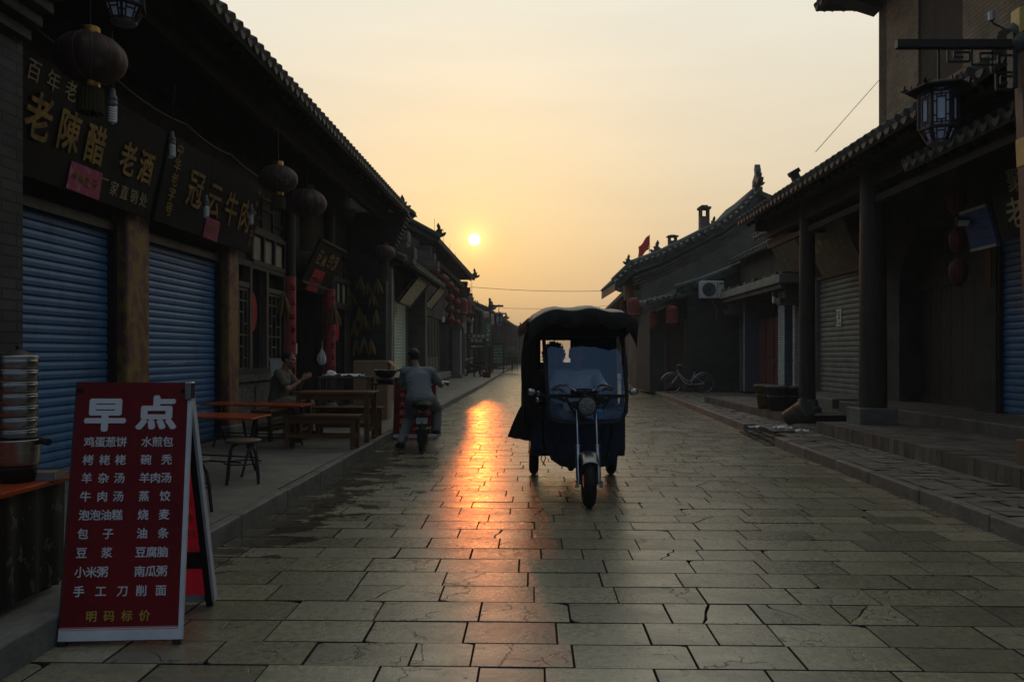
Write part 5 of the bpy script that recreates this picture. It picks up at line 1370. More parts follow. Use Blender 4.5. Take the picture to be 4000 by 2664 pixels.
# eave over the street side, facade towards the street
mb = LMB(); mb.bb(4.6, 5.0, GD + .6, GD + 4, 3.3, 3.5); rafters(mb, (gp[0][0], GD, gp[0][1] - .05), (gp[0][0], GD + 4, gp[0][1] - .05), (1.6, 0, 1.0), sp=.4, length=1.3); mb.build('eave_timber', M['wood_eave'], ga)
# lean-to
LD = 26.0; kl = LD / FPX
def Lp(px, py): return ((px - 1177) * kl, CAMZ - (py - 815) * kl)
top = [Lp(1552, 668), Lp(1610, 650), Lp(1690, 620), Lp(1830, 568)]
mb = LMB()
xd0, xd1 = Lp(1538, 0)[0], Lp(1580, 0)[0]
mb.prism([(xd1, .1)] + [(xd1, top[0][1] + (top[1][1] - top[0][1]) * .3)] + top[1:] + [(top[-1][0] + 2, top[-1][1]), (top[-1][0] + 2, .1)], (0, LD, 0), X, Z, (0, 3.4, 0))
mb.prism([(4.6, .1), (xd0, .1), (xd0, 2.9), (4.6, 2.7)], (0, LD + .6, 0), X, Z, (0, 2.9, 0)); mb.prism([(xd0, 2.35), (xd1, 2.35), (xd1, 3.2), (xd0, 2.95)], (0, LD + .5, 0), X, Z, (0, 3, 0))
mb.bb(xd0, xd1, LD + 1.0, LD + 3, .1, 2.4)
mb.build('lean_to_wall', M['brick_dark'], ga)
mb = LMB()
for (a, b) in zip(top, top[1:]):
    A_ = Vector((a[0], LD - .2, a[1])); B_ = Vector((b[0], LD - .2, b[1])); d_ = B_ - A_
    mb.prism([(a[0], a[1] - .12), (b[0], b[1] - .12), (b[0], b[1] + .05), (a[0], a[1] + .05)], (0, LD - .12, 0), X, Z, (0, 3.4, 0))
    mb.tube([A_ + Vector((0, .15, .09)), B_ + Vector((0, .15, .09))], .10, 10)
    n = max(2, int(d_.length / .2))
    for i in range(n): p = A_ + d_ * ((i + .5) / n); mb.tube([p + Vector((0, .02, -.02)), p + Vector((0, .3, .03))], .075, 8)
tl = [Lp(1480, 700), Lp(1515, 690), Lp(1552, 668)]
tile_roof(mb, (4.3, LD - .35, 3.0), (xd1 + .1, LD - .35, 3.35), (0, 1.3, .1), sp=.19, r=.07, seed=20)
mb.build('lean_to_roof', M['tile_teal'], ga)
mb = LMB()
for i in range(4): w_ = (xd1 - xd0) / 4; mb.bb(xd0 + i * w_, xd0 + (i + 1) * w_ - .012, LD + .72, LD + .78, .22, 2.35)
mb.bb(xd0 - .05, xd0 + .03, LD + .55, LD + .8, .1, 2.4); mb.bb(xd1 - .08, xd1 - .004, LD + .1, LD + .8, .1, 2.5)
mb.build('plank_door', M['door_wood'], ga)
q = lambda px, py, d: P(px, py, d)
dl = drum('nearer red drum lantern under the small eave by the bicycle', .20, .58, 'lantern_red', P(1545, 726, 25.7), 'red drum lanterns by the plank door')
copy_tree(dl, 'dimmer red drum lantern just left of the one above the bicycle', P(1502, 735, 26.3), .5, .9)
copy_tree(dl, 'red drum lantern hung from the gabled house eave above the tricycle roof', P(1457, 708, 29.0), .8, 1.15)
copy_tree(dl, 'red drum lantern half hidden behind another at the gabled house eave', P(1438, 712, 32.0), 1.1, 1.1)
far_house('dark house beyond the gabled house, mostly behind the tricycle', [(5.75, 41), (7.2, 66)], 4.5, 7.2, 9, 'plaster', 1)
far_house('hazy house further along beyond the tricycle roof', [(7.4, 67), (9.5, 96)], 4.6, 7.2, 9, 'plaster', 1)
# air conditioner
t = thing('air_conditioner', 'white air conditioner unit fixed high on the dark lean-to wall', 'air conditioner', P(1637, 666, 25.62))
mb = MB(); mb.bb(-.38, .38, -.02, .27, -.28, .28); mb.build('casing', M['ac_white'], t, bevel=.02)
mb = MB(); mb.lathe([(.205, 0), (.205, .03), (.225, .03), (.225, 0)], 28, (-.10, -.02, 0), M=Matrix.Translation((0, 0, 0)) @ Matrix.Rotation(R(90), 4, 'X') if False else None) if False else None
for rr_ in (.05, .09, .13, .17, .21): mb.tube([(-.10 + rr_ * math.cos(a), -.034, rr_ * math.sin(a)) for a in [2 * math.pi * i / 28 for i in range(29)]], .006, 5)
for a in range(8): mb.tube([(-.10, -.034, 0), (-.10 + .22 * math.cos(a * .785), -.034, .22 * math.sin(a * .785))], .005, 5)
mb.add([(-.10 + .22 * math.cos(a), -.024, .22 * math.sin(a)) for a in [2 * math.pi * i / 28 for i in range(28)]], [tuple(range(28))], 1)
mb.build('fan_grille', [M['iron'], M['grey_metal']], t)
mb = MB(); mb.bb(.16, .17, -.026, -.021, -.27, .27); mb.bb(.22, .34, -.028, -.022, .17, .21); mb.add([(.26, -.026, -.2), (.3, -.026, -.2), (.36, -.026, -.1), (.33, -.026, -.1)], [(0, 1, 2, 3)]); mb.build('badge', M['iron'], t)
mb = MB(); mb.bb(-.34, -.30, -.05, .4, -.33, -.28); mb.bb(.28, .32, -.05, .4, -.33, -.28); mb.build('bracket', M['iron'], t)
mb = MB(); mb.tube([(.05, .25, -.28), (.12, .2, -.5), (.22, .22, -.62), (.2, .24, -.95)], .018, 6); mb.build('hose', M['grey_metal'], t)
# flag
q = P(1493, 594, 30.6); t = thing('red_flag', 'small red flag on a thin pole above the gabled roof', 'flag', q)
mb = MB(); mb.tube([(0, 0, -.6), (0, 0, .9)], .014, 6); mb.build('pole', M['grey_metal'], t)
mb = MB(); vs = []; fs = []
for i in range(9):
    for j in range(7):
        f, g_ = i / 8, j / 6
        vs.append((-.42 * f + .02 * math.sin(g_ * 5), .06 * math.sin(f * 7 + g_ * 2), .88 - .55 * g_ * (1 - .1 * f) - .42 * f + .05 * math.sin(f * 6)))
for i in range(8):
    for j in range(6): fs.append((i * 7 + j, i * 7 + j + 1, i * 7 + j + 8, i * 7 + j + 7))
mb.add(vs, fs, 0, True); o = mb.build('cloth', M['flag'], t); sd = o.modifiers.new('thick', 'SOLIDIFY'); sd.thickness = .006
# near lamp post with the bracket arm
LPX = 4.74; LPY = 7.42
t = thing('street_lamp', 'tall brown lamp post with gold bands and a scrolled bracket arm', 'street lamp', (LPX, LPY, .31))
lean = lambda z: (4.5 - z) * .040
mb = MB((LPX, LPY, .31)); mb.prism([(-.05 + lean(.31), .31), (.07 + lean(.31), .31), (.07, 4.55), (-.05, 4.55)], (LPX, LPY - .06, 0), X, Z, (0, .12, 0)); mb.bb(LPX + .04, LPX + .36, LPY - .14, LPY + .14, .3, .55); mb.build('post', M['post_brown'], t, bevel=.008)
mb = MB((LPX, LPY, .31)); mb.bb(LPX - .053, LPX + .083, LPY - .066, LPY + .066, 4.31, 4.56); mb.build('gold_band', M['post_gold'], t, bevel=.006); mb = MB((LPX, LPY, .31)); mb.prism([(-.056 + lean(3.1), 3.1), (.076 + lean(3.1), 3.1), (.076 + lean(3.36), 3.36), (-.056 + lean(3.36), 3.36)], (LPX, LPY - .066, 0), X, Z, (0, .132, 0)); mb.build('gold_band', M['post_gold'], t, bevel=.006)
mb = MB((LPX, LPY, .31)); za = CAMZ + 712 / FPX * LPY; xa = (2060 - 1177) / FPX * LPY
mb.bb(xa, LPX + .2, LPY - .035, LPY + .035, za - .04, za + .04); mb.bb(LPX - .10, LPX - .055, LPY - .05, LPY + .05, za - .42, za + .12); mb.build('arm', M['iron'], t, bevel=.006)
mb = MB((LPX, LPY, .31)); s_ = .0041
def fret(pts, x0, z0):
    for (a, b) in zip(pts, pts[1:]): mb.bar((x0 + a[0], LPY, z0 + a[1]), (x0 + b[0], LPY, z0 + b[1]), .017, .02, up=Y)
def key(w_, h_): return [(w_ * .0, 0), (0, -h_), (w_, -h_), (w_, -h_ * .28), (w_ * .3, -h_ * .28), (w_ * .3, -h_ * .66), (w_ * .7, -h_ * .66)]
fret(key(.20, .12), LPX - .68, za - .04); fret(key(.26, .15), LPX - .46, za - .04); fret(key(.20, .22), LPX - .27, za - .04); fret(key(.15, .17), LPX - .23, za - .25)
mb.build('fretwork', M['iron'], t)
pl2 = copy_tree(pl, 'big palace lantern with milky blue-white panes hung from the near lamp post arm', P(2158, 258, 7.42), .18, .70)
# security camera and flex on the brick upper wall
t = thing('security_camera', 'small pale security camera on the brick upper wall', 'camera', P(2279, 40, 11.0))
mb = MB(); mb.tube([(0, 0, .07), (0, 0, -.05)], [.045, .04], 10); mb.build('housing', M['ac_white'], t); mb = MB(); mb.tube([(0, 0, -.05), (.05, .03, -.08), (.3, .2, -.08)], .012, 6); mb.build('bracket', M['iron'], t)
cable('black flex drooping across the brick upper wall behind the bracket arm', [P(2352, 60, 10.6), P(2300, 90, 10.9), P(2240, 230, 11.4), P(2190, 290, 11.8)], .012)
cable('thin wire slanting from the brick upper wall to the porch roof', [P(2021, 185, 16.2), P(1875, 350, 14.4)], .006)
cable('drooping wire over the street from the tall eave to the gabled house', [P(1082, 660, 42), P(1420, 668, 42)], .012, .12)
cable('second slack wire over the street, lower and farther', [P(1150, 708, 60), P(1410, 702, 60)], .012, .15)
cable('slack wire from the gabled house roof down to the tiled doorway', [P(1810, 560, 24), P(1880, 605, 20)], .008, .1)
# bins and litter by the round column
def bin_(label, loc, mat='bin', sc=1.0, rot=None):
    t = thing('rubbish_bin', label, 'rubbish bin', loc, 0, 'bins beside the round column', rot)
    mb = MB(); mb.lathe([(.13, 0), (.185, .40), (.20, .40), (.20, .44), (.175, .44), (.16, .38), (.115, .03), (1e-4, .03)], 20); mb.build('shell', M[mat], t)
    mb = MB(); mb.lathe([(.19, .395), (.21, .40), (.212, .43), (.195, .44)], 20); mb.lathe([(.165, .24), (.172, .25), (.168, .27)], 20); mb.build('rim', M['bin'], t)
    t.scale = (sc,) * 3; return t
bin_('grey bin standing nearest the street on the platform edge', P(1786, 944, 15.2) * 1, 'bin', 1.08).location.z = .28
bin_('grimy yellow bin tucked behind the grey bin', P(1760, 938, 15.75), 'bin_yellow', 1.08).location.z = .28
bin_('grey bin leaning close to the round column', P(1822, 940, 15.5), 'bin', 1.02).location.z = .28
bin_('tipped grey bin leaning on the cobbles below the platform', P(1808, 975, 13.4), 'bin', .95, (R(62), R(-10), .9)).location.z = .27
r_ = random.Random(44)
for i, (px, py, d) in enumerate(((1786, 990, 12.9), (1797, 986, 13.1), (1842, 997, 12.4), (1736, 1003, 13.0), (1808, 994, 12.7))):
    q = P(px, py, d); q.z = .15; mb = MB(); c = [Vector((r_.uniform(-.1, .1), r_.uniform(-.07, .07), r_.uniform(0, .05))) for _ in range(8)]
    vs = []; n_ = 6
    for a in range(n_):
        for b in range(n_): vs.append(((a / 5 - .5) * .2 + r_.uniform(-.02, .02), (b / 5 - .5) * .14 + r_.uniform(-.02, .02), r_.uniform(0, .05)))
    mb.add(vs, [(a * n_ + b, a * n_ + b + 1, (a + 1) * n_ + b + 1, (a + 1) * n_ + b) for a in range(5) for b in range(5)])
    o = mb.build('plastic_scrap', M['plastic_bag']); o.location = q
    tag(o, 'crumpled scrap of white plastic dropped on the cobbles by the tipped bin', 'litter', 'plastic scraps by the bins')
# bicycle
def bicycle(label, loc, rz):
    t = thing('bicycle', label, 'bicycle', loc, rz)
    RW = .325; xf, xr = -.54, .54
    for x in (xf, xr):
        mb = MB(); mb.tube([(x + RW * math.cos(a), 0, RW + RW * math.sin(a)) for a in [2 * math.pi * i / 32 for i in range(33)]], .017, 6, caps=False); w_ = mb.build('wheel', M['rubber'], t)
        mb = MB(); mb.tube([(x + (RW - .022) * math.cos(a), 0, RW + (RW - .022) * math.sin(a)) for a in [2 * math.pi * i / 32 for i in range(33)]], .011, 6, caps=False); mb.tube([(x, -.04, RW), (x, .04, RW)], .02, 8); mb.build('rim', M['chrome'], w_)
        mb = MB()
        for i in range(18):
            a = 2 * math.pi * i / 18; mb.tube([(x, (-1) ** i * .025, RW), (x + (RW - .02) * math.cos(a), 0, RW + (RW - .02) * math.sin(a))], .0016, 4, caps=False)
        mb.build('spokes', M['chrome'], w_)
        mb = MB(); s0, s1 = (40, 175) if x < 0 else (-10, 170)
        mb.tube([(x + (RW + .035) * math.cos(R(a)), 0, RW + (RW + .035) * math.sin(R(a))) for a in range(s0, s1, 9)], [(.028, .007)] * len(range(s0, s1, 9)), 8, ref=(0, 1, 0)); mb.build('mudguard', M['chrome'], t)
    mb = MB()
    bb_ = (.10, 0, .28); st = (.24, 0, .72); hd = (-.36, 0, .78); hl = (-.33, 0, .66)
    mb.tube([hl, (-.20, 0, .46), (-.08, 0, .33), bb_], .02, 8); mb.tube([(-.34, 0, .72), (-.16, 0, .52), (.0, 0, .40), (.12, 0, .42), (.19, 0, .55)], .018, 8)
    mb.tube([bb_, (.17, 0, .5), st], .018, 8); mb.tube([hd, hl], .022, 8)
    for s in (-1, 1):
        mb.tube([(.10, s * .03, .28), (xr, s * .05, RW)], .011, 6); mb.tube([(.20, s * .02, .60), (xr, s * .05, RW)], .009, 6); mb.tube([(-.325, s * .04, .62), (-.42, s * .05, .48), (xf, s * .05, RW)], .012, 6)
    mb.build('frame', M['bike_paint'], t)
    mb = MB(); mb.tube([(-.36, 0, .78), (-.38, 0, .90)], .014, 8); mb.tube([(-.24, -.28, .95), (-.32, -.2, .97), (-.40, -.06, .91), (-.40, .06, .91), (-.32, .2, .97), (-.24, .28, .95)], .011, 8); mb.build('handlebar', M['chrome'], t)
    mb = MB(); mb.tube([(.13, 0, .86), (.24, 0, .86), (.36, 0, .875)], [(.02, .015), (.06, .02), (.09, .03)], 10, ref=(0, 0, 1)); mb.tube([(.24, 0, .72), (.25, 0, .85)], .012, 8); mb.build('saddle', M['seat_leather'], t)
    mb = MB(); mb.lathe([(.09, -.005), (.095, 0), (.09, .005)], 18, M=Matrix.Translation(bb_) @ Matrix.Rotation(R(90), 4, 'X'))
    for s in (-1, 1): mb.tube([(.10, s * .05, .28), (.10 + s * .08, s * .06, .28 - s * .14), (.10 + s * .08, s * .12, .28 - s * .14)], .009, 6)
    mb.build('crank', M['iron'], t)
    mb = MB(); mb.bb(-.56, -.34, -.11, .11, .62, .64); mb.build('basket', M['iron'], t) if False else None
    mb = MB(); mb.tube([(.12, .05, .26), (.2, .22, .02)], .01, 6); mb.build('kickstand', M['chrome'], t)
    return t
q = P(1581, 896, 25.2); q.z = .135
bicycle('pale step-through bicycle parked against the dark lean-to wall', q, R(-4)).scale = (.93,) * 3
# ================================================================== STREET FURNITURE on the left pavement
PZ = .134
def aframe(label, fb, ft, rb, name='breakfast_sign', th=.022):
    """A-frame board: fb, ft = (left, right) bottom and top corners of the front leaf, rb = bottom corners of the rear leaf"""
    fb = [Vector(p) for p in fb]; ft = [Vector(p) for p in ft]; rb = [Vector(p) for p in rb]
    base = (fb[0] + fb[1] + rb[0] + rb[1]) / 4
    t = thing(name, label, 'A-frame sign', base)
    def face(q, off=0): return q
    u = (fb[1] - fb[0]).normalized(); w = ((ft[0] + ft[1]) / 2 - (fb[0] + fb[1]) / 2); Hh = w.length; w.normalize(); n = u.cross(w)
    Wd = (fb[1] - fb[0]).length
    o = (fb[0] + fb[1]) / 2 - base
    mb = MB(); mb.prism([(-Wd / 2 + .004, .075), (Wd / 2 - .004, .075), (Wd / 2 - .004, Hh - .004), (-Wd / 2 + .004, Hh - .004)], o, u, w, n * -.004); fr = mb.build('front_panel', M['sign_red'], t)
    mb = MB()
    mb.prism([(-Wd / 2, .02), (Wd / 2, .02), (Wd / 2, .075), (-Wd / 2, .075)], o + n * .002, u, w, n * -th)
    mb.prism([(Wd / 2 - .003, .02), (Wd / 2 + .016, .02), (Wd / 2 + .016, Hh), (Wd / 2 - .003, Hh)], o + n * .003, u, w, n * -th)
    mb.build('edging', M['alu'], t)
    mb = MB()
    for s in (-1, 1): mb.prism([(s * Wd / 2 - .02 - .012 * s, 0), (s * Wd / 2 + .02 - .012 * s, 0), (s * Wd / 2 + .02 - .012 * s, Hh), (s * Wd / 2 - .02 - .012 * s, Hh)], o - n * .008, u, w, n * -.02)
    mb.prism([(-Wd / 2, Hh * .22), (Wd / 2, Hh * .22), (Wd / 2, Hh * .27), (-Wd / 2, Hh * .27)], o - n * .010, u, w, n * -.018)
    # rear leaf frame
    wr = ((ft[0] + ft[1]) / 2 - (rb[0] + rb[1]) / 2); Hr = wr.length; wr.normalize(); o2 = (rb[0] + rb[1]) / 2 - base; n2 = u.cross(wr)
    mb.build('leg_frame', M['iron'], t)
    mb = MB()
    mb.prism([(Wd / 2 - .035, 0), (Wd / 2, 0), (Wd / 2, Hr - .03), (Wd / 2 - .035, Hr - .03)], o2 + n2 * -.002, u, wr, n2 * .03, 0); mb.prism([(-Wd / 2, 0), (-Wd / 2 + .035, 0), (-Wd / 2 + .035, Hr - .03), (-Wd / 2, Hr - .03)], o2 + n2 * -.002, u, wr, n2 * .03, 0)
    mb.prism([(-Wd / 2 + .03, Hr * .18), (Wd / 2 - .03, Hr * .18), (Wd / 2 - .03, Hr * .25), (-Wd / 2 + .03, Hr * .25)], o2 + n2 * .002, u, wr, n2 * .02, 0)
    mb.build('rear_frame', M['iron'], t)
    mb = MB(); mb.prism([(Wd / 2, .03), (Wd / 2 + .014, .03), (Wd / 2 + .014, Hr - .01), (Wd / 2, Hr - .01)], o2 + n2 * .032, u, wr, n2 * -.05); mb.build('rear_edging', M['alu'], t)
    mb = MB(); mb.prism([(-Wd / 2 + .004, .055), (Wd / 2 - .004, .055), (Wd / 2 - .004, Hr - .02), (-Wd / 2 + .004, Hr - .02)], o2 - n2 * .004, u, wr, n2 * -.003); bk = mb.build('rear_panel', M['sign_red_back'], t)
    mb = MB(); mb.prism([(-Wd / 2 + .004, .01), (Wd / 2 - .004, .01), (Wd / 2 - .004, .055), (-Wd / 2 + .004, .055)], o2 - n2 * .005, u, wr, n2 * -.003); mb.build('rear_hem', M['vinyl_white'], t)
    mb = MB(); c = o + u * (Wd / 2 + .004) + w * Hh; mb.box(c - w * .045, (.035, .05, .09)); mb.build('silver_tape', M['chrome'], t, bevel=.006)
    return t, base, o, u, w, n, Wd, Hh, o2, wr, n2, Hr
t, base, o, u, w, n, Wd, Hh, o2, wr, n2, Hr = aframe('red breakfast menu board with white characters standing nearest the camera by the kerb',
    [P(132, 1485, 3.66), P(410, 1479, 3.70)], [P(173, 883, 3.95), P(440, 872, 3.99)], [P(236, 1392, 4.26), P(512, 1388, 4.32)])
rows = [('鸡蛋葱饼', '水煎包'), ('栲栳栳', '碗秃'), ('羊杂汤', '羊肉汤'), ('牛肉汤', '蒸饺'), ('泡泡油糕', '烧麦'), ('包子', '油条'), ('豆浆', '豆腐脑'), ('小米粥', '南瓜粥'), ]
LX = {4: [-.20, -.146, -.092, -.038], 3: [-.20, -.117, -.038], 2: [-.20, -.072]}
def Q(x, f): return o + u * (x * Wd / .575) + w * (Hh * (1 - f)) + n * .0035
mb = MB()
def menu(mb, Q, u, w, mirror=1):
    big = (('早', -.132, .135, .172), ('点', .128, .128, .172)) 
    for ch, x, f, s in big: put(mb, ch, Q(x * mirror, f), u * mirror, w, s, .045, mi=0 if mirror > 0 else -1, sx=1.16)
    for i, (a, b_) in enumerate(rows):
        f = .243 + i * .0705
        xs = [-.203, -.149, -.095, -.041] if len(a) == 4 else ([-.203, -.120, -.041] if len(a) == 3 and i < 4 else ([-.203, -.149, -.095] if len(a) == 3 else [-.203, -.080]))
        for ch, x in zip(a, xs): put(mb, ch, Q(x * mirror, f), u * mirror, w, .0525, .018, mi=0 if mirror > 0 else -1)
        xs = [.085, .139, .193] if len(b_) == 3 else [.087, .191]
        for ch, x in zip(b_, xs): put(mb, ch, Q(x * mirror, f), u * mirror, w, .0525, .018, mi=0 if mirror > 0 else -1)
    for ch, x in zip('手工刀削面', (-.203, -.098, .007, .098, .193)): put(mb, ch, Q(x * mirror, .243 + 8 * .0705), u * mirror, w, .0525, .018, mi=0 if mirror > 0 else -1)
menu(mb, Q, u, w); mb.build('lettering', M['vinyl_white'], t)
mb = MB()
for ch, x in zip('明码标价', (-.135, -.05, .035, .12)): put(mb, ch, Q(x, .897), u, w, .052, .014)
mb.build('yellow_lettering', M['vinyl_yellow'], t)
mb = MB()
for f in (.938, .946): mb.prism([(-Wd / 2 + .005, Hh * (1 - f)), (Wd / 2 - .005, Hh * (1 - f)), (Wd / 2 - .005, Hh * (1 - f) + .004), (-Wd / 2 + .005, Hh * (1 - f) + .004)], o + n * .0015, u, w, n * .001)
mb.build('pinstripe', M['vinyl_pink'], t)
def Qb(x, f): return o2 - n2 * .0035 * -1 + u * (x * Wd / .575) + wr * (Hr * (1 - f)) + n2 * .0
mb = MB()
def Qr(x, f): return o2 + u * (x * Wd / .575) + wr * (Hr * (1 - f)) - n2 * .0025
menu(mb, Qr, u, wr, -1)
mb.build('show_through_lettering', M['vinyl_pink'], t)

t, base, o, u, w, n, Wd, Hh, o2, wr, n2, Hr = aframe('second red menu board standing behind the scooter rider, columns of faint writing',
    [P(904, 1009, 12.6), P(1001, 1009, 12.6)], [P(907, 868, 12.85), P(1004, 866, 12.85)], [P(912, 1001, 13.2), P(1012, 999, 13.2)])
mb = MB()
for j, (col, x) in enumerate((('茶牛大碗茶面', -.2), ('汤粥油汤包豆', .2))):
    for i, ch in enumerate(col): put(mb, ch, o + u * x + w * (Hh * (.84 - i * .14)) + n * .004, u, w, .095, .01)
r_ = random.Random(17)
for j in (-.1, 0, .1):
    for i in range(6): scrawl(mb, o + u * j + w * (Hh * (.84 - i * .14)) + n * .001, u, w, .08, 0, 6, r_)
mb.build('lettering', M['vinyl_pink'], t)

# orange folding tables
def fold_table(label, c4, ztop, zg):
    """c4 = right-back, right-front, left-front, left-back corners (x,y)"""
    cx = sum(p[0] for p in c4) / 4; cy_ = sum(p[1] for p in c4) / 4; c = Vector((cx, cy_, zg))
    t = thing('folding_table', label, 'folding table', c, 0, 'orange folding tables on the pavement')
    rb_, rf_, lf_, lb_ = [Vector((p[0], p[1], 0)) for p in c4]
    mb = MB(c); mb.prism([(p.x, p.y) for p in (rb_, rf_, lf_, lb_)], (0, 0, ztop - .022), X, Y, (0, 0, .022)); mb.build('table_top', M['orange_top'], t, bevel=.006)
    e = (rb_ - lb_).normalized(); v = (rf_ - rb_)
    for k, (a, b_) in enumerate(((rb_, rf_), (lb_, lf_))):
        ins = e * (-.16 if k == 0 else .16)
        p, q = a.lerp(b_, .1) + ins, a.lerp(b_, .9) + ins
        for (s0, s1, d_) in ((p, q, .015), (q, p, -.015)):
            mb = MB(c); mb.tube([s0.lerp(s1, .22) + Z * (ztop - .03) + e * d_, s0.lerp(s1, .5) + Z * ((ztop + zg) * .5) + e * d_, s1 + Z * zg + e * d_], .014, 8); mb.build('leg', M['iron'], t)
    mb = MB(c)
    for f in (.16, .86):
        mb.tube([rb_.lerp(rf_, f) + e * -.16 + Z * (zg + .14), lb_.lerp(lf_, f) + e * .16 + Z * (zg + .14)], .009, 6)
    mb.build('stretcher', M['iron'], t)
    return t
fold_table('long orange folding table between the seated man and the blue shutter', [(-2.65, 10.75), (-2.68, 10.12), (-4.12, 10.5), (-4.09, 11.1)], .70, PZ)
fold_table('nearer orange folding table half hidden by the breakfast board', [(-2.53, 8.38), (-2.55, 7.8), (-3.68, 8.2), (-3.66, 8.78)], .725, PZ)
def stool(label, loc, h=.41, rz=0):
    t = thing('round_stool', label, 'stool', loc, rz, 'round stools by the folding tables')
    mb = MB(); mb.lathe([(1e-4, h - .03), (.15, h - .03), (.165, h - .018), (.165, h - .006), (.155, h), (1e-4, h)], 28); mb.build('seat', M['sign_brown'], t)
    for i in range(4):
        a = R(45 + 90 * i); d = Vector((math.cos(a), math.sin(a), 0))
        mb = MB(); mb.tube([d * .07 + Z * (h - .04), d * .125 + Z * (h - .05), d * .155 + Z * (h - .10), d * .175 + Z * (h - .2), d * .20], .0135, 8); mb.build('leg', M['iron'], t)
    mb = MB(); mb.tube([(.172 * math.cos(i * .2618), .172 * math.sin(i * .2618), h - .22) for i in range(25)], .007, 6); mb.build('ring', M['iron'], t)
    return t
stool('round black-legged stool under the end of the nearer orange table', (-2.56, 7.58, PZ), .41, .3)
stool('black-legged stool peeking out from behind the breakfast board', (-2.52, 6.2, PZ), .41, .6)

# pine table and benches
def pine(name, label, cat, x0, x1, y0, y1, h, zg=PZ, rz=0, group=None, leg=.055, rail=.16):
    c = Vector(((x0 + x1) / 2, (y0 + y1) / 2, zg)); t = thing(name, label, cat, c, rz, group); L_, D_ = x1 - x0, y1 - y0
    mb = MB(); mb.bb(-L_ / 2, L_ / 2, -D_ / 2, D_ / 2, h - .04, h); mb.build('table_top' if 'table' in name else 'seat', M['wood_table'], t, bevel=.006)
    ix, iy = L_ / 2 - .07, D_ / 2 - .04
    for sx in (-1, 1):
        for sy in (-1, 1):
            mb = MB(); mb.bb(sx * ix - leg / 2, sx * ix + leg / 2, sy * iy - leg / 2, sy * iy + leg / 2, 0, h - .041); mb.build('leg', M['wood_table'], t, bevel=.004)
    mb = MB()
    for sy in (-1, 1): mb.bb(-ix, ix, sy * iy - .012, sy * iy + .012, h - .11, h - .042); mb.bb(-ix, ix, sy * iy - .014, sy * iy + .014, rail - .02, rail + .03) if 'bench' in name else None
    for sx in (-1, 1): mb.bb(sx * ix - .012, sx * ix + .012, -iy, iy, h - .11, h - .042); mb.bb(sx * ix - .014, sx * ix + .014, -iy, iy, rail - .02, rail + .03)
    mb.build('rail', M['wood_table'], t)
    return t
pine('wooden_table', 'brown wooden table between two benches near the kerb', 'table', -3.02, -1.93, 11.0, 11.55, .70, leg=.065, rz=R(-2))
pine('wooden_bench', 'brown wooden bench on the near side of the wooden table', 'bench', -2.96, -1.96, 10.2, 10.48, .44, group='brown wooden benches', rz=R(-5))
pine('wooden_bench', 'brown wooden bench on the far side of the wooden table', 'bench', -2.94, -1.92, 11.72, 12.0, .44, group='brown wooden benches', rz=R(-2))
pine('wooden_bench', 'bench under the seated man, running back towards the shop front', 'bench', -3.98, -2.82, 11.5, 11.8, .44, group='brown wooden benches', rz=R(80))
# work table with plastic film, carton, wok on its stand
t = thing('work_table', 'narrow work table by the red column covered with bits of plastic film', 'work table', (-2.95, 14.0, PZ))
mb = MB(); mb.bb(-.42, .50, -.25, .25, .80, .83); mb.build('table_top', M['wood_grey'], t, bevel=.005)
for sx in (-.38, .46):
    for sy in (-.2, .2): mb = MB(); mb.bb(sx - .025, sx + .025, sy - .025, sy + .025, 0, .799); mb.build('leg', M['wood_grey'], t)
mb = MB(); r_ = random.Random(41)
tt = thing('plastic_film', 'crumpled clear plastic film heaped on the work table', 'plastic film', (-2.95, 14.0, PZ + .831))
vs = []; nx, ny = 16, 7
for i in range(nx):
    for j in range(ny): vs.append((-.36 + .7 * i / (nx - 1) + r_.uniform(-.015, .015), -.18 + .36 * j / (ny - 1) + r_.uniform(-.015, .015), r_.uniform(0, .05) + (.07 if 1 < i < 5 and 1 < j < 5 else 0)))
mb.add(vs, [(i * ny + j, (i + 1) * ny + j, (i + 1) * ny + j + 1, i * ny + j + 1) for i in range(nx - 1) for j in range(ny - 1)]); mb.build('sheet', M['plastic_bag'], tt)
t = thing('cardboard_carton', 'big cardboard carton with one flap open beside the work table', 'carton', (-2.62, 15.1, PZ))
mb = MB(); mb.bb(-.34, .30, -.25, .25, 0, 1.10); mb.build('carton_body', M['cardboard'], t, bevel=.006); mb = MB()
mb.prism([(0, 0), (.27, -.24), (.27, -.25), (0, -.012)], (.301, -.25, 1.10), X, Z, (0, .5, 0)); mb.build('flap', M['cardboard'], t, label='open flap catching the low sun')
t = thing('wok', 'black iron wok resting on the gas ring stand', 'wok', (-2.22, 14.0, .93))
mb = MB(); mb.lathe([(1e-4, 0), (.08, .004), (.15, .04), (.19, .10), (.20, .14), (.205, .145), (.195, .145), (.18, .10), (.14, .045), (1e-4, .012)], 28); mb.build('bowl', M['iron'], t)
mb = MB(); mb.tube([(.2, 0, .13), (.3, -.02, .17), (.42, -.04, .20)], .014, 8); mb.build('handle', M['wood'], t)
mb = MB(); mb.tube([(.203 * math.cos(a), .203 * math.sin(a), .147) for a in [i * .2244 for i in range(29)]], .004, 5); mb.build('rim', M['chrome'], t)
t = thing('gas_ring_stand', 'four-legged iron gas ring stand under the wok', 'stove stand', (-2.22, 14.0, PZ))
mb = MB(); mb.lathe([(.13, .72), (.17, .76), (.17, .79), (.12, .79), (.10, .74)], 20); mb.bb(-.24, .24, -.2, .2, .69, .715); mb.build('burner', M['iron'], t)
for sx in (-.22, .22):
    for sy in (-.18, .18): mb = MB(); mb.tube([(sx * .9, sy * .9, .69), (sx, sy, 0)], .013, 6); mb.build('leg', M['iron'], t)
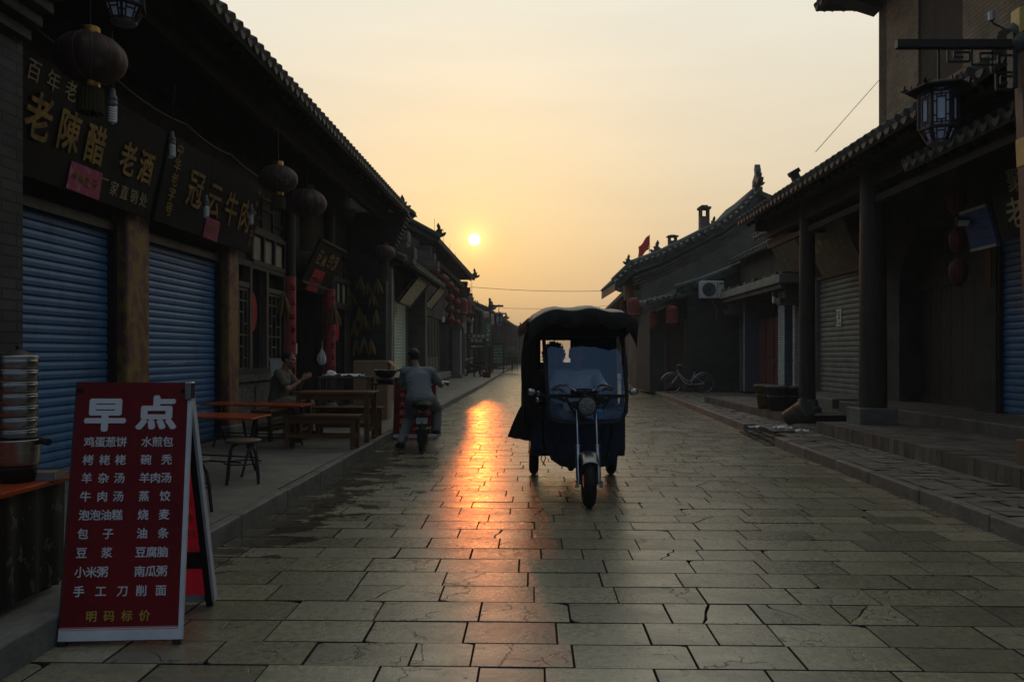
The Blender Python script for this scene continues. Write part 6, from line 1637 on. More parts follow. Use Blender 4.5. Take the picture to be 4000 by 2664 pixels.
t = thing('plastic_bag', 'white plastic bag hanging at the far door jamb', 'plastic bag', P(740, 806, 16.6))
mb = MB(); r_ = random.Random(4); prof = [(.012, .06), (.018, .02), (.05, -.04), (.085, -.12), (.095, -.19), (.075, -.26), (.03, -.30)]; n_ = 18; vs = []
for k, (rr_, z) in enumerate(prof):
    for j in range(n_): a = 2 * math.pi * j / n_; f = 1 + .25 * math.sin(j * 2.3 + k) * (.4 + .6 * r_.random()); vs.append((rr_ * f * math.cos(a), rr_ * f * .6 * math.sin(a), z))
mb.add(vs, [(k * n_ + j, (k + 1) * n_ + j, (k + 1) * n_ + (j + 1) % n_, k * n_ + (j + 1) % n_) for k in range(len(prof) - 1) for j in range(n_)], 0, False); mb.build('bag_body', M['plastic_bag'], t)
mb = MB(); mb.tube([(0, 0, .05), (.01, .0, .12), (0, .02, .2)], .006, 5); mb.build('handle', M['plastic_bag'], t)
t = thing('white_board', 'small white board leaning behind the seated man', 'white board', P(640, 866, 13.2))
mb = MB(); mb.prism([(-.08, -.3), (.15, -.3), (.12, .33), (-.15, .34)], (0, 0, 0), X, Z, (0, .02, 0)); mb.build('panel', M['white_paper'], t)
mb = MB(); mb.bar((-.15, -.004, .33), (.12, -.004, .32), .02, .02); mb.build('border', M['iron'], t)
t = thing('white_card', 'white card with brush writing propped under the bench of the seated man', 'card', P(660, 968, 12.0))
mb = MB(); mb.prism([(-.07, -.24), (.1, -.24), (.1, .16), (-.06, .16)], (0, 0, 0), X, Z, (0, .008, 0)); mb.build('card', M['white_paper'], t)
mb = MB(); scrawl(mb, (.0, -.004, .06), X, Z, .09, 0, 9, r_); scrawl(mb, (.06, -.004, .0), X, Z, .08, 0, 9, r_); mb.build('lettering', M['sign_black'], t)

# snack stand at the near end: table, cloth, steamer, trays
tb = thing('stall_table', 'orange topped stall table with dark floral cloth at the kerb, nearest the camera', 'stall table', (-2.75, 3.85, PZ))
mb = MB((-2.75, 3.85, PZ)); zt = .72
mb.prism([(-3.3, 3.42), (-2.40, 3.42), (-2.33, 3.48), (-2.31, 3.62), (-2.30, 4.22), (-3.3, 4.26)], (0, 0, zt - .025), X, Y, (0, 0, .025)); mb.build('table_top', M['orange_top'], tb, bevel=.005)
mb = MB((-2.75, 3.85, PZ)); pts = [(-3.25, 3.47), (-2.42, 3.47), (-2.36, 3.52), (-2.35, 4.2)]; vs = []; m = 40
for i in range(m + 1):
    f = i / m * (len(pts) - 1); k = min(int(f), len(pts) - 2); g_ = f - k
    x = pts[k][0] + (pts[k + 1][0] - pts[k][0]) * g_; y_ = pts[k][1] + (pts[k + 1][1] - pts[k][1]) * g_; q = .012 * math.sin(i * 1.7)
    vs += [(x + q, y_ + q, .17 + .006 * math.sin(i * 2.1)), (x + q * .4, y_ + q * .4, zt - .026)]
mb.add(vs, [(2 * i, 2 * i + 2, 2 * i + 3, 2 * i + 1) for i in range(m)], 0, True); mb.build('floral_cloth', M['floral'], tb)
for (x, y_) in ((-2.43, 3.53), (-2.43, 4.15)): mb = MB((-2.75, 3.85, PZ)); mb.bb(x - .02, x + .02, y_ - .02, y_ + .02, PZ, zt - .026); mb.build('leg', M['wood'], tb)
mb = MB((-2.75, 3.85, PZ)); mb.bb(-2.62, -2.50, 3.43, 3.455, PZ + .03, zt - .03); mb.build('front_board', M['orange_top'], tb)
SX, SY = P(40, 900, 3.95).x, 3.95
pot = thing('steamer_pot', 'steel pot with a black handle under the stacked steamer tiers', 'pot', (SX, SY, zt))
mb = MB(); mb.lathe([(.075, .0), (.09, .07), (.093, .075)], 28); mb.build('foot', M['iron'], pot); mb = MB(); mb.lathe([(.085, .075), (.098, .10), (.105, .19), (.115, .205), (.115, .212), (.10, .212), (.098, .12), (1e-4, .10)], 32); mb.build('bowl', M['steel'], pot)
mb = MB(); mb.tube([(.105, -.02, .195), (.14, -.03, .205), (.18, -.04, .20)], [.010, .016, .018], 10); mb.build('handle', M['rubber'], pot)
th_ = .0585
for i in range(7):
    t = thing('steamer_tier', 'steel steamer tier %s' % ('lowest, resting on the pot', 'second up from the pot', 'third up from the pot', 'in the middle of the stack, fourth up', 'third down from the lid', 'second down from the lid', 'topmost, right under the lid')[i], 'steamer tier', (SX, SY, zt + .206 + i * th_), i * .2, 'stacked steamer tiers')
    mb = MB(); mb.lathe([(.078, 0), (.088, .004), (.0885, th_ - .008), (.086, th_ - .004), (.078, th_ - .006)], 36); mb.build('wall', M['steel'], t)
    mb = MB(); mb.tube([(.0895 * math.cos(a), .0895 * math.sin(a), th_ - .006) for a in [k * math.pi / 18 for k in range(37)]], .0035, 6); mb.build('rim', M['chrome'], t)
    mb = MB(); mb.tube([(.088, -.01, .04), (.104, -.01, .042), (.104, .01, .042), (.088, .01, .04)], .004, 6); mb.build('handle', M['chrome'], t); t.rotation_euler = (0, 0, R(-20))
t = thing('steamer_cover', 'shallow conical steel lid on top of the steamer stack', 'lid', (SX, SY, zt + .206 + 7 * th_))
mb = MB(); mb.lathe([(.092, -.004), (.093, .006), (.085, .010), (.03, .034), (.012, .040), (1e-4, .041)], 36); mb.build('cone', M['steel'], t)
mb = MB(); mb.lathe([(.006, .038), (.007, .05), (.012, .054), (.008, .062), (1e-4, .063)], 14); mb.build('knob', M['rubber'], t)
for i, lab in enumerate(('lowest dark baking tray of the stack on the stall table', 'middle dark baking tray of the stack on the stall table', 'top dark baking tray of the stack on the stall table')):
    t = thing('baking_tray', lab, 'tray', (-2.42 - .004 * i, 4.06, zt + .001 + i * .013), R(6 + i * 2), 'baking trays on the stall table')
    mb = MB(); mb.bb(-.115, .115, -.09, .09, 0, .003)
    for (x0, x1, y0, y1) in ((-.12, .12, -.094, -.09), (-.12, .12, .09, .094), (-.12, -.115, -.094, .094), (.115, .12, -.094, .094)): mb.bb(x0, x1, y0, y1, 0, .011)
    mb.build('sheet', M['grey_metal'], t); mb = MB()
    for (a, b_) in (((-.12, -.094), (.12, -.094)), ((.12, -.094), (.12, .094)), ((.12, .094), (-.12, .094)), ((-.12, .094), (-.12, -.094))): mb.bar((*a, .0115), (*b_, .0115), .005, .003)
    mb.build('rim', M['chrome'], t)
# ================================================================== PEOPLE
def basis(yaw, pitch=0.0, roll=0.0):
    """yaw 0 = facing +Y; returns forward, right, up"""
    m = Matrix.Rotation(yaw, 3, 'Z') @ Matrix.Rotation(pitch, 3, 'X') @ Matrix.Rotation(roll, 3, 'Y')
    return m @ Vector((0, 1, 0)), m @ Vector((1, 0, 0)), m @ Vector((0, 0, 1))
def orient(f, r, u, c):
    m = Matrix((r, f, u)).transposed().to_4x4(); m.translation = c; return m
def head_shape(mb, c, yaw, pitch=0, s=1.0):
    f, r, u = basis(yaw, pitch); Mh = orient(f, r, u, Vector(c)) @ Matrix.Scale(s, 4)
    E_ = lambda p, q: mb.ell(p, q, 16, 0, Mh)
    E_((0, -.012, .025), (.076, .096, .092)); E_((0, .030, -.035), (.060, .066, .082)); E_((0, .045, -.088), (.036, .040, .030))
    E_((0, .078, .022), (.055, .022, .014))                                   # brow
    for q in (-1, 1):
        E_((q * .040, .068, -.030), (.024, .026, .020)); E_((q * .078, -.006, -.008), (.010, .022, .033))      # cheek, ear
    mb.tube([Mh @ Vector((0, .088, .012)), Mh @ Vector((0, .112, -.028)), Mh @ Vector((0, .094, -.040))], [.009 * s, .015 * s, .012 * s], 10)
    E_((0, .086, -.062), (.024, .012, .006)); E_((0, .084, -.074), (.021, .012, .007))
    return Mh
def hand_shape(mb, wrist, d, nrm, curl=.5, side=1, s=1.0, splay=.12):
    """palm, four unequal fingers bent at the knuckles, thumb from the side of the palm. d = pointing direction, nrm = towards the palm"""
    d = Vector(d).normalized(); nrm = Vector(nrm); nrm = (nrm - d * nrm.dot(d)).normalized(); x = d.cross(nrm) * side
    w_ = Vector(wrist)
    pm_ = [w_ + d * .005, w_ + d * .045 * s, w_ + d * .088 * s]
    mb.tube(pm_, [(.026 * s, .016 * s), (.038 * s, .015 * s), (.041 * s, .012 * s)], 12, ref=nrm)
    for p in pm_: mb.ell(p, (.017 * s,) * 3, 8)
    for k, (off, ln_) in enumerate(((-.030, .068), (-.010, .078), (.010, .073), (.029, .058))):
        b0 = w_ + d * (.088 - (.006 if k in (0, 3) else 0)) * s + x * off * s
        dirn = (d + x * off * splay / .03).normalized(); pts = [b0 - dirn * .02]; p = b0; ang = 0
        for j, fr in enumerate((.45, .32, .23)):
            pts.append(p.copy()) if j == 0 else None
            ang += curl * (.9 if j == 0 else 1.1); q = (dirn * math.cos(ang) + nrm * math.sin(ang)); p = p + q * ln_ * fr * s; pts.append(p.copy())
        mb.limb(pts, [.0085 * s, .009 * s, .0083 * s, .0076 * s, .0062 * s][:len(pts)], 8)
    tb_ = w_ + d * .022 * s - x * .026 * s
    t1 = tb_ + (d * .75 - x * .75 + nrm * .25).normalized() * .036 * s; t2 = t1 + (d * .92 - x * .25 + nrm * .45 * (1 + curl)).normalized() * .030 * s; t3 = t2 + (d * .9 + nrm * .5 * (1 + curl)).normalized() * .022 * s
    mb.limb([tb_, t1, t2, t3], [.0135 * s, .0115 * s, .0098 * s, .0078 * s], 8)
def hair_cap(parent, Mh, mat, short=True, off=Vector(), curly=0, seed=1):
    mb = MB(off); r = random.Random(seed)
    def keep(v): return v.z > (.028 - .25 * min(0, v.y) * 0 + (.055 if v.y > .05 else 0) - (.075 if v.y < -.02 else .0) - (.02 if abs(v.x) > .05 else 0))
    vs = []; n, k = 36, 20
    for i in range(k + 1):
        a = math.pi * i / k
        for j in range(n):
            b = 2 * math.pi * j / n
            p = Vector((math.sin(a) * math.cos(b) * .0815, math.sin(a) * math.sin(b) * .1005 - .014, math.cos(a) * .0985 + .026))
            vs.append(p * (1 + (r.uniform(-.02, .03))))
    fs = []
    for i in range(k):
        for j in range(n):
            q = [i * n + j, i * n + (j + 1) % n, (i + 1) * n + (j + 1) % n, (i + 1) * n + j]
            if all(keep(vs[z]) for z in q): fs.append(q[::-1])
    mb.add(vs, fs, 0, True, Mh)
    if curly:
        for i in range(420):
            a, b = r.uniform(0, 2 * math.pi), r.uniform(-.75, 1); q = math.sqrt(1 - b * b)
            dirn = Vector((q * math.cos(a), q * math.sin(a), b))
            if dirn.y > .35 and b < .5: continue
            p0 = Vector((dirn.x * .08, dirn.y * .098 - .014, dirn.z * .095 + .02)); l = curly * r.uniform(.5, 1.1)
            side = dirn.orthogonal().normalized() * .018; s2 = dirn.cross(side).normalized() * .016
            pts = [p0 + dirn * l * t_ + side * math.sin(t_ * 7 + a) + s2 * math.cos(t_ * 7 + a) for t_ in (0, .3, .6, .85, 1)]
            mb.tube([Mh @ p for p in pts], [.010, .010, .009, .007, .003], 5)
    return mb.build('hair', mat, parent)
def eyes(parent, Mh, off):
    mb = MB(off)
    for q in (-1, 1): mb.ell((q * .031, .0835, -.002), (.010, .006, .0045), 10, 0, Mh)
    mb.build('eyes', M['hair'], parent)
def person(label, J, yaw, head_yaw, head_pitch, shirt, trousers, sleeve='short', curly=0, seed=1, lean=None, hands=None, shoes='rubber', bulk=1.0, base=None, group=None):
    """J: joints in world coordinates"""
    J = {k: Vector(v) for k, v in J.items()}; base = Vector(base if base is not None else (J['pelvis'].x, J['pelvis'].y, 0))
    t = thing('person', label, 'person', base, 0, group)
    f, r, u = basis(yaw)
    b_ = MB(base); B_ = bulk
    # torso from pelvis to neck, limbs, head and hands: fused into one surface
    p, c, nk, hd = J['pelvis'], J['chest'], J['neck'], J['head']
    mid = p.lerp(c, .5)
    spine = [p - Z * .05, p, mid, c, c.lerp(nk, .6), nk]
    def torso(mb, g):
        mb.tube(spine[:5], [(.150 * B_ + g, .105 * B_ + g), (.155 * B_ + g, .115 * B_ + g), (.140 * B_ + g, .110 * B_ + g), (.165 * B_ + g, .112 * B_ + g), (.10 + g, .075 + g)], 18, ref=f)
        for q, s in (('shoulder_l', -1), ('shoulder_r', 1)): mb.limb([c.lerp(nk, .45), J[q]], [.065 + g, .058 + g], 12)
        mb.ell(p, (.13 * B_ + g, .11 * B_ + g, .11 + g), 14)
    torso(b_, 0)
    b_.limb([c.lerp(nk, .5), nk, hd - (hd - nk) * .3], [.062, .056, .054], 14)
    for s in 'lr':
        b_.limb([J['shoulder_' + s], J['elbow_' + s], J['hand_' + s]], [.050, .040, .026], 12)
        b_.limb([J['hip_' + s], J['knee_' + s], J['ankle_' + s]], [.082, .056, .040], 14)
    Mh = head_shape(b_, hd, head_yaw, head_pitch)
    for s in 'lr':
        h = (hands or {}).get(s)
        d = (J['hand_' + s] - J['elbow_' + s]).normalized()
        hd_, hn, cu = h if h else (d, -Z, .5)
        hand_shape(b_, J['hand_' + s], hd_ if hd_ is not None else d, hn, cu, 1 if s == 'l' else -1)
    b_.fuse('body', M['skin'], t, .0085, 2)
    eyes(t, Mh, base)
    hair_cap(t, Mh, M['hair'], off=base, curly=curly, seed=seed)
    sh = MB(base); torso(sh, .016)
    for s in 'lr':
        e = J['shoulder_' + s].lerp(J['elbow_' + s], .78); sh.limb([J['shoulder_' + s], J['shoulder_' + s].lerp(J['elbow_' + s], .4)], [.064, .062], 12)
        sh.tube([J['shoulder_' + s].lerp(J['elbow_' + s], .2), e], [.062, .066], 14)
    sh.tube([c.lerp(nk, .62), c.lerp(nk, .86)], [.076, .068], 14)
    # folds of loose cloth
    rr = random.Random(seed)
    for i in range(7):
        z = rr.uniform(-.05, .28); a = rr.uniform(0, 6.28); q = p.lerp(c, max(0, min(1, z / .3)))
        a2 = a + rr.uniform(.8, 1.6); pts = [q + (r * math.cos(x_) * .165 * B_ + f * math.sin(x_) * .125 * B_) + Z * (rr.uniform(-.03, .03)) for x_ in (a, (a + a2) / 2, a2)]
        sh.tube(pts, [.008, .016, .008], 8)
    o = sh.fuse('shirt', M[shirt], t, .011, 3)
    tr = MB(base)
    tr.tube([p + Z * .03, p - Z * .03, p - Z * .10], [(.168 * B_, .130 * B_), (.172 * B_, .135 * B_), (.13 * B_, .11 * B_)], 16, ref=f); tr.ell(p - Z * .03, (.155 * B_, .128 * B_, .10), 14)
    for s in 'lr':
        a = J['knee_' + s].lerp(J['ankle_' + s], .93); tr.limb([J['hip_' + s], J['knee_' + s], a], [.100 * B_, .076, .066], 14)
        kk = J['knee_' + s]
        for i in range(3): tr.tube([kk + r * .06 * math.cos(i * 2) + f * .05 - Z * .06 * i, kk - Z * (.03 + .06 * i) + f * .072, kk - r * .06 - Z * .06 * i], [.008, .016, .008], 8)
    tr.fuse('trousers', M[trousers], t, .011, 3)
    for s in 'lr':
        s_ = MB(base); a = J['ankle_' + s]; fd = J.get('toe_' + s, a + f * .17 - Z * .05)
        d = (fd - a); d.z = 0; d.normalize(); sole = a.z - .075
        s_.tube([a + Z * .02, a - Z * .03], [.05, .052], 12); s_.tube([Vector((a.x, a.y, sole + .04)) - d * .06, Vector((a.x, a.y, sole + .045)) + d * .04, Vector((a.x, a.y, sole + .035)) + d * .12, Vector((a.x, a.y, sole + .028)) + d * .19], [(.04, .042), (.044, .047), (.046, .036), (.03, .022)], 14, ref=Z)
        s_.fuse('shoe', M[shoes], t, .009, 2)
    return t, Mh, base
# scooter rider, seen from behind
RX = -1.26
J = dict(pelvis=(-1.31, 11.34, .74), chest=(-1.355, 11.46, 1.02), neck=(-1.40, 11.52, 1.19), head=(-1.435, 11.56, 1.315),
         shoulder_l=(-1.545, 11.50, 1.105), elbow_l=(-1.63, 11.63, .86), hand_l=(-1.52, 11.84, .93), shoulder_r=(-1.17, 11.48, 1.10), elbow_r=(-1.04, 11.64, .90), hand_r=(-1.03, 11.88, .925),
         hip_l=(-1.41, 11.34, .72), knee_l=(-1.50, 11.60, .42), ankle_l=(-1.575, 11.30, .09), toe_l=(-1.66, 11.46, .02), hip_r=(-1.20, 11.34, .72), knee_r=(-1.10, 11.70, .56), ankle_r=(-1.10, 11.60, .24), toe_r=(-1.08, 11.8, .2))
rider, Mh, bs = person('man in blue-grey shirt and grey trousers on the small scooter, seen from behind', J, 0, R(38), R(-6), 'shirt_blue', 'trousers_grey', bulk=1.12, seed=3,
    hands={'l': ((.35, .3, .05), (0, 0, -1), .8), 'r': ((.35, .5, .05), (0, 0, -1), .8)})
mb = MB(bs)
for q in (-1, 1): mb.tube([Mh @ Vector((q * .031 + .022 * math.cos(a), .094, -.002 + .017 * math.sin(a))) for a in [i * .5236 for i in range(13)]], .002, 5); mb.tube([Mh @ Vector((q * .053, .09, 0)), Mh @ Vector((q * .080, .0, .004))], .002, 5)
mb.tube([Mh @ Vector((-.009, .097, 0)), Mh @ Vector((.009, .097, 0))], .002, 5); mb.build('spectacles', M['iron'], rider)
# seated man in khaki
J = dict(pelvis=(-3.45, 11.75, .67), chest=(-3.40, 11.72, .98), neck=(-3.335, 11.72, 1.15), head=(-3.285, 11.72, 1.275),
         shoulder_l=(-3.36, 11.91, 1.07), elbow_l=(-3.20, 11.95, .86), hand_l=(-3.07, 11.78, 1.00), shoulder_r=(-3.38, 11.53, 1.07), elbow_r=(-3.22, 11.46, .84), hand_r=(-3.07, 11.66, .98),
         hip_l=(-3.42, 11.84, .64), knee_l=(-3.02, 11.88, .62), ankle_l=(-3.04, 11.90, .21), hip_r=(-3.42, 11.66, .64), knee_r=(-3.01, 11.60, .62), ankle_r=(-3.06, 11.58, .21))
seated, Mh, bs = person('man in a khaki shirt seated on the bench with hands raised before him', J, R(-90), R(-96), R(-8), 'shirt_khaki', 'trousers_tan', bulk=1.1, seed=6, base=(-3.4, 11.75, PZ),
    hands={'l': ((.7, -.25, .6), (.2, -.8, -.1), .25), 'r': ((.75, .2, .55), (.1, .8, -.1), .3)})
mb = MB(bs); hp = Vector(J['hand_r']) - (Vector(J['hand_r']) - Vector(J['elbow_r'])).normalized() * .02; d = (Vector(J['hand_r']) - Vector(J['elbow_r'])).normalized(); x_ = d.orthogonal().normalized(); y_ = d.cross(x_)
mb.tube([hp + x_ * .032 * math.cos(a) + y_ * .032 * math.sin(a) for a in [i * .4488 for i in range(15)]], .006, 6); mb.build('wristwatch', M['chrome'], seated)

# ================================================================== SCOOTER under the rider
sc_ = thing('electric_scooter', 'small black electric scooter with a number plate, ridden along the kerb', 'scooter', (RX, 11.3, 0), R(4))
for y_, nm in ((-.36, 'r'), (.56, 'f')):
    mb = MB(); RWh = .17 if nm == 'r' else .18
    mb.tube([(0, y_ + RWh * math.cos(a), .22 + RWh * math.sin(a)) for a in [2 * math.pi * i / 24 for i in range(25)]], .045, 10, caps=False); w_ = mb.build('wheel', M['rubber'], sc_)
    mb = MB(); mb.tube([(-.05, y_, .22), (.05, y_, .22)], .09, 14); mb.build('hub', M['steel'], w_)
mb = MB(); mb.tube([(0, -.30, .30), (0, -.1, .26), (0, .22, .24), (0, .42, .62), (0, .46, .95)], [.05, .06, .06, .035, .025], 10); mb.bb(-.10, .10, -.08, .28, .22, .30); mb.tube([(0, -.12, .3), (0, -.10, .58)], .028, 10); mb.build('frame', M['iron'], sc_, bevel=.004)
mb = MB(); mb.tube([(0, -.24, .62), (0, -.18, .645), (0, -.04, .64), (0, .08, .62)], [(.10, .045), (.15, .075), (.12, .065), (.05, .03)], 16, ref=Z); mb.build('saddle', M['seat_leather'], sc_)
mb = MB(); mb.tube([(-.09, -.40, .36), (-.09, -.44, .50), (-.05, -.45, .555), (.05, -.45, .555), (.09, -.44, .50), (.09, -.40, .36)], .011, 8); mb.bb(-.075, .075, -.46, -.38, .40, .52); mb.build('rear_rack', M['iron'], sc_, bevel=.004)
mb = MB(); mb.bb(-.075, .075, -.475, -.468, .41, .49); pt_ = mb.build('number_plate', M['ac_white'], sc_)
mb = MB()
for i in range(5): scrawl(mb, (-.052 + i * .026, -.4755, .445), X, Z, .026, 0, 6)
mb.bb(-.07, .07, -.478, -.475, .474, .482); mb.build('lettering', M['sign_black'], pt_)
mb = MB(); mb.tube([(0, -.50, .24), (0, -.48, .38), (0, -.36, .43), (0, -.24, .40)], [(.065, .012)] * 4, 10, ref=X); mb.bb(-.06, .06, -.555, -.535, .16, .34); mb.build('mudguard', M['rubber'], sc_)
mb = MB(); mb.box((0, -.472, .535), (.10, .02, .025)); mb.build('tail_light', M['sign_red'], sc_)
mb = MB(); mb.tube([(.24, .52, .95), (.12, .50, .98), (-.12, .50, .98), (-.24, .52, .95)], .012, 8); mb.tube([(.24, .52, .95), (.36, .54, .93)], .017, 8); mb.tube([(-.24, .52, .95), (-.34, .54, .93)], .017, 8); mb.build('handlebar', M['chrome'], sc_)
mb = MB(); mb.tube([(0, .46, .9), (0, .56, .22)], .02, 8); mb.build('fork', M['chrome'], sc_)
for s in (-1, 1): mb = MB(); mb.tube([(s * .07, -.1, .22), (s * .2, -.08, .21)], .012, 6); mb.box((s * .22, -.06, .21), (.07, .10, .02)); mb.build('footrest', M['steel'], sc_)

# ================================================================== COVERED TRICYCLE
TX, TY = .69, 8.0
tk = thing('covered_tricycle', 'dark covered passenger tricycle driving towards the camera in mid street', 'tricycle', (TX, TY, 0))
mb = MB(); mb.tube([(-.01, -.94 + .175 * math.cos(a), .225 + .175 * math.sin(a)) for a in [2 * math.pi * i / 28 for i in range(29)]], .055, 12, caps=False); w_ = mb.build('wheel', M['rubber'], tk)
mb = MB(); mb.tube([(-.06, -.94, .225), (.04, -.94, .225)], .06, 14); mb.lathe([(.12, -.006), (.13, 0), (.12, .006)], 20, M=Matrix.Translation((-.01, -.94, .225)) @ Matrix.Rotation(R(90), 4, 'Y')); mb.build('rim', M['steel'], w_)
for s in (-1, 1):
    mb = MB(); x = -.01 + s * .435; mb.tube([(x, 1.0 + .19 * math.cos(a), .24 + .19 * math.sin(a)) for a in [2 * math.pi * i / 28 for i in range(29)]], .052, 12, caps=False); w_ = mb.build('wheel', M['rubber'], tk)
    mb = MB(); mb.tube([(x - .05, 1.0, .24), (x + .05, 1.0, .24)], .12, 16); mb.build('rim', M['steel'], w_)
mb = MB(); mb.tube([(-.44, 1.0, .24), (.42, 1.0, .24)], .035, 8); mb.bb(-.30, .28, -.1, 1.5, .30, .36); mb.tube([(-.05, .6, .2), (-.05, 1.1, .22)], .09, 10); mb.tube([(-.10, -.05, .26), (-.10, -.02, .2)], .03, 8); mb.build('chassis', M['iron'], tk)
for s in (-1, 1):
    x = -.01 + s * .088
    mb = MB(); mb.tube([(x, -.94, .20), (x, -.92, .27), (x, -.83, .52)], [.018, .024, .024], 12); mb.tube([(x, -.83, .52), (x, -.825, .535)], .032, 12); mb.tube([(x, -.82, .54), (x, -.70, .86)], .0125, 10); mb.box((x + s * .02, -.95, .20), (.03, .07, .05)); mb.build('fork', M['chrome'], tk)
mb = MB()
k = 9
for i in range(k): pass
arc = [(-.94 + .268 * math.cos(R(a)), .225 + .268 * math.sin(R(a))) for a in range(62, 140, 8)]
vs = []
for (y_, z_) in arc:
    for q in range(7): b = R(-90 + 30 * q); vs.append((-.01 + .072 * math.sin(b), y_ , z_ - .03 * (1 - math.cos(b))))
mb.add(vs, [(i * 7 + j, i * 7 + j + 1, (i + 1) * 7 + j + 1, (i + 1) * 7 + j) for i in range(len(arc) - 1) for j in range(6)], 0, True); o_ = mb.build('mudguard', M['steel'], tk); sd = o_.modifiers.new('thick', 'SOLIDIFY'); sd.thickness = .004
# headlight with six round lamps
hl = MB(); hl.lathe([(.05, .10), (.085, .05), (.092, 0), (.088, -.012), (.08, -.006), (1e-4, -.006)][::-1], 28, M=Matrix.Translation((-.01, -.80, .885)) @ Matrix.Rotation(R(-90), 4, 'X')); hb = hl.build('headlight', M['iron'], tk)
mb = MB(); mb.lathe([(1e-4, -.010), (.076, -.008), (.079, -.004)], 28, M=Matrix.Translation((-.01, -.80, .885)) @ Matrix.Rotation(R(-90), 4, 'X'))
mb.build('lens', M['grey_metal'], hb)
mb = MB()
for i in range(6):
    a = R(90 + 72 * i) if i < 5 else 0; rr_ = .046 if i < 5 else 0; c = Vector((-.01 + rr_ * math.cos(a), -.816, .885 + rr_ * math.sin(a)))
    mb.tube([c + Vector((.014 * math.cos(q), 0, .014 * math.sin(q))) for q in [j * .5236 for j in range(13)]], .003, 5)
mb.build('lamp_ring', M['chrome'], hb)
mb = MB(); mb.box((.10, -.70, .80), (.09, .06, .10)); mb.build('horn', M['blue_metal'], tk, bevel=.02)
mb = MB(); mb.bb(-.14, -.08, -.74, -.66, .86, .92); mb.bb(.08, .16, -.72, -.64, .90, .97); mb.tube([(-.01, -.70, .86), (-.01, -.52, 1.0)], .03, 8)
for s in (-1, 1): mb.ell((-.01 + s * .19, -.55, .93), (.03, .03, .025)); mb.tube([(-.01 + s * .1, -.68, .88), (-.01 + s * .19, -.55, .93)], .01, 6)
mb.build('steering_head', M['iron'], tk, bevel=.006)
mb = MB(); mb.tube([(-.30, -.34, 1.02), (-.24, -.38, 1.055), (-.17, -.46, 1.06), (-.06, -.52, .99), (.04, -.52, .99), (.15, -.46, 1.06), (.22, -.38, 1.055), (.28, -.34, 1.02)], .011, 8); mb.build('handlebar', M['chrome'], tk)
mb = MB(); mb.lathe([(.001, 0), (.09, .01), (.13, .05), (.12, .08), (.001, .09)][::1], 20, (-.01, -.42, .94)); mb.build('instrument_cowl', M['navy'], tk)
# leg shield with rounded foot, side panels, floor and seats
sh_ = MB(); out = [(-.37, .86), (-.36, .45), (-.30, .30), (-.20, .235), (.0, .21), (.20, .225), (.345, .26), (.37, .34), (.38, .86)]
vs = []; m = len(out)
for yy, k_ in ((-.06, 1.0), (.0, 1.02)): vs += [(x * k_, yy, z) for x, z in out]
cen = [(x * .45, -.13, .56 + (z - .56) * .5) for x, z in out]
sh_.add([(x, -.05, z) for x, z in out] + cen, [(i, i + 1, m + i + 1, m + i) for i in range(m - 1)] + [tuple(range(2 * m - 1, m - 1, -1))], 0, False)
sh_.add([(x, -.05, z) for x, z in out] + [(x, .06, z) for x, z in out], [(i + 1, i, m + i, m + i + 1) for i in range(m - 1)])
sh_.build('leg_shield', M['navy'], tk, bevel=.01)
mb = MB()
for s in (-1, 1): mb.tube([(.0 + s * .30, -.10, .82), (s * .31, -.10, .55), (s * .24, -.10, .28)], .011, 6); mb.tube([(s * .17, -.15, .70), (s * .24, -.145, .64), (s * .2, -.14, .5)], .004, 5)
mb.build('shield_trim', M['iron'], tk)
mb = MB()
for s in (-1, 1): mb.bb(s * .475 - .02, s * .475 + .02, .32, 1.62, .34, .80); mb.bb(s * .475 - .045, s * .475 + .045, .6, 1.4, .50, .54)
mb.bb(-.48, .48, .25, 1.62, .32, .36); mb.bb(-.48, .48, 1.58, 1.62, .34, .95); mb.bb(-.48, -.37, .25, .33, .3, .8); mb.bb(.37, .48, .25, .33, .3, .8); mb.build('cargo_body', M['navy'], tk, bevel=.01)
mb = MB(); mb.bb(-.24, .24, .42, .74, .56, .69); mb.build('driver_seat', M['seat_leather'], tk, bevel=.03)
mb = MB(); mb.bb(-.44, .44, 1.0, 1.38, .58, .68); mb.bb(-.44, .44, 1.36, 1.44, .6, 1.12); mb.build('passenger_seat', M['seat_leather'], tk, bevel=.03)
# front hoop, posts and windscreen
xl, xr_, yb, yt = -.365, .405, -.33, -.15
def hoop(mb, r_=.019):
    mb.tube([(xl - .02, yt, 1.66), (xl + .0, yb + .04, 1.2), (xl + .02, yb, .95), (xl + .02, yb - .01, .80), (xl + .05, yb - .02, .735), (xl + .12, yb - .03, .70), (-.01, yb - .05, .685), (xr_ - .12, yb - .03, .70), (xr_ - .04, yb - .02, .73), (xr_, yb - .01, .80), (xr_ + .01, yb, .95), (xr_ + .005, yb + .04, 1.2), (xr_ - .03, yt, 1.66)], r_, 10)
mb = MB(); hoop(mb); mb.bb(xl, xr_, yb - .018, yb + .018, .932, .968); mb.bb(xl + .03, xr_ - .02, yt - .015, yt + .015, 1.60, 1.65)
mb.tube([(-.17, yb - .02, .93), (-.04, yb - .04, .70)], .012, 6); mb.tube([(.25, yb - .02, .93), (.10, yb - .04, .70)], .012, 6)
for s in (-1, 1):
    mb.tube([(s * .47, .34, .36), (s * .47, .34, 1.70)], .016, 8); mb.tube([(s * .48, 1.6, .36), (s * .48, 1.6, 1.70)], .016, 8); mb.tube([(s * .40, yt, 1.66), (s * .47, .34, 1.68), (s * .48, 1.6, 1.70)], .014, 8); mb.tube([(s * .385 + .02, yb, .95), (s * .47, .34, .95), (s * .475, .6, .8)], .013, 8)
mb.build('tube_frame', M['iron'], tk)
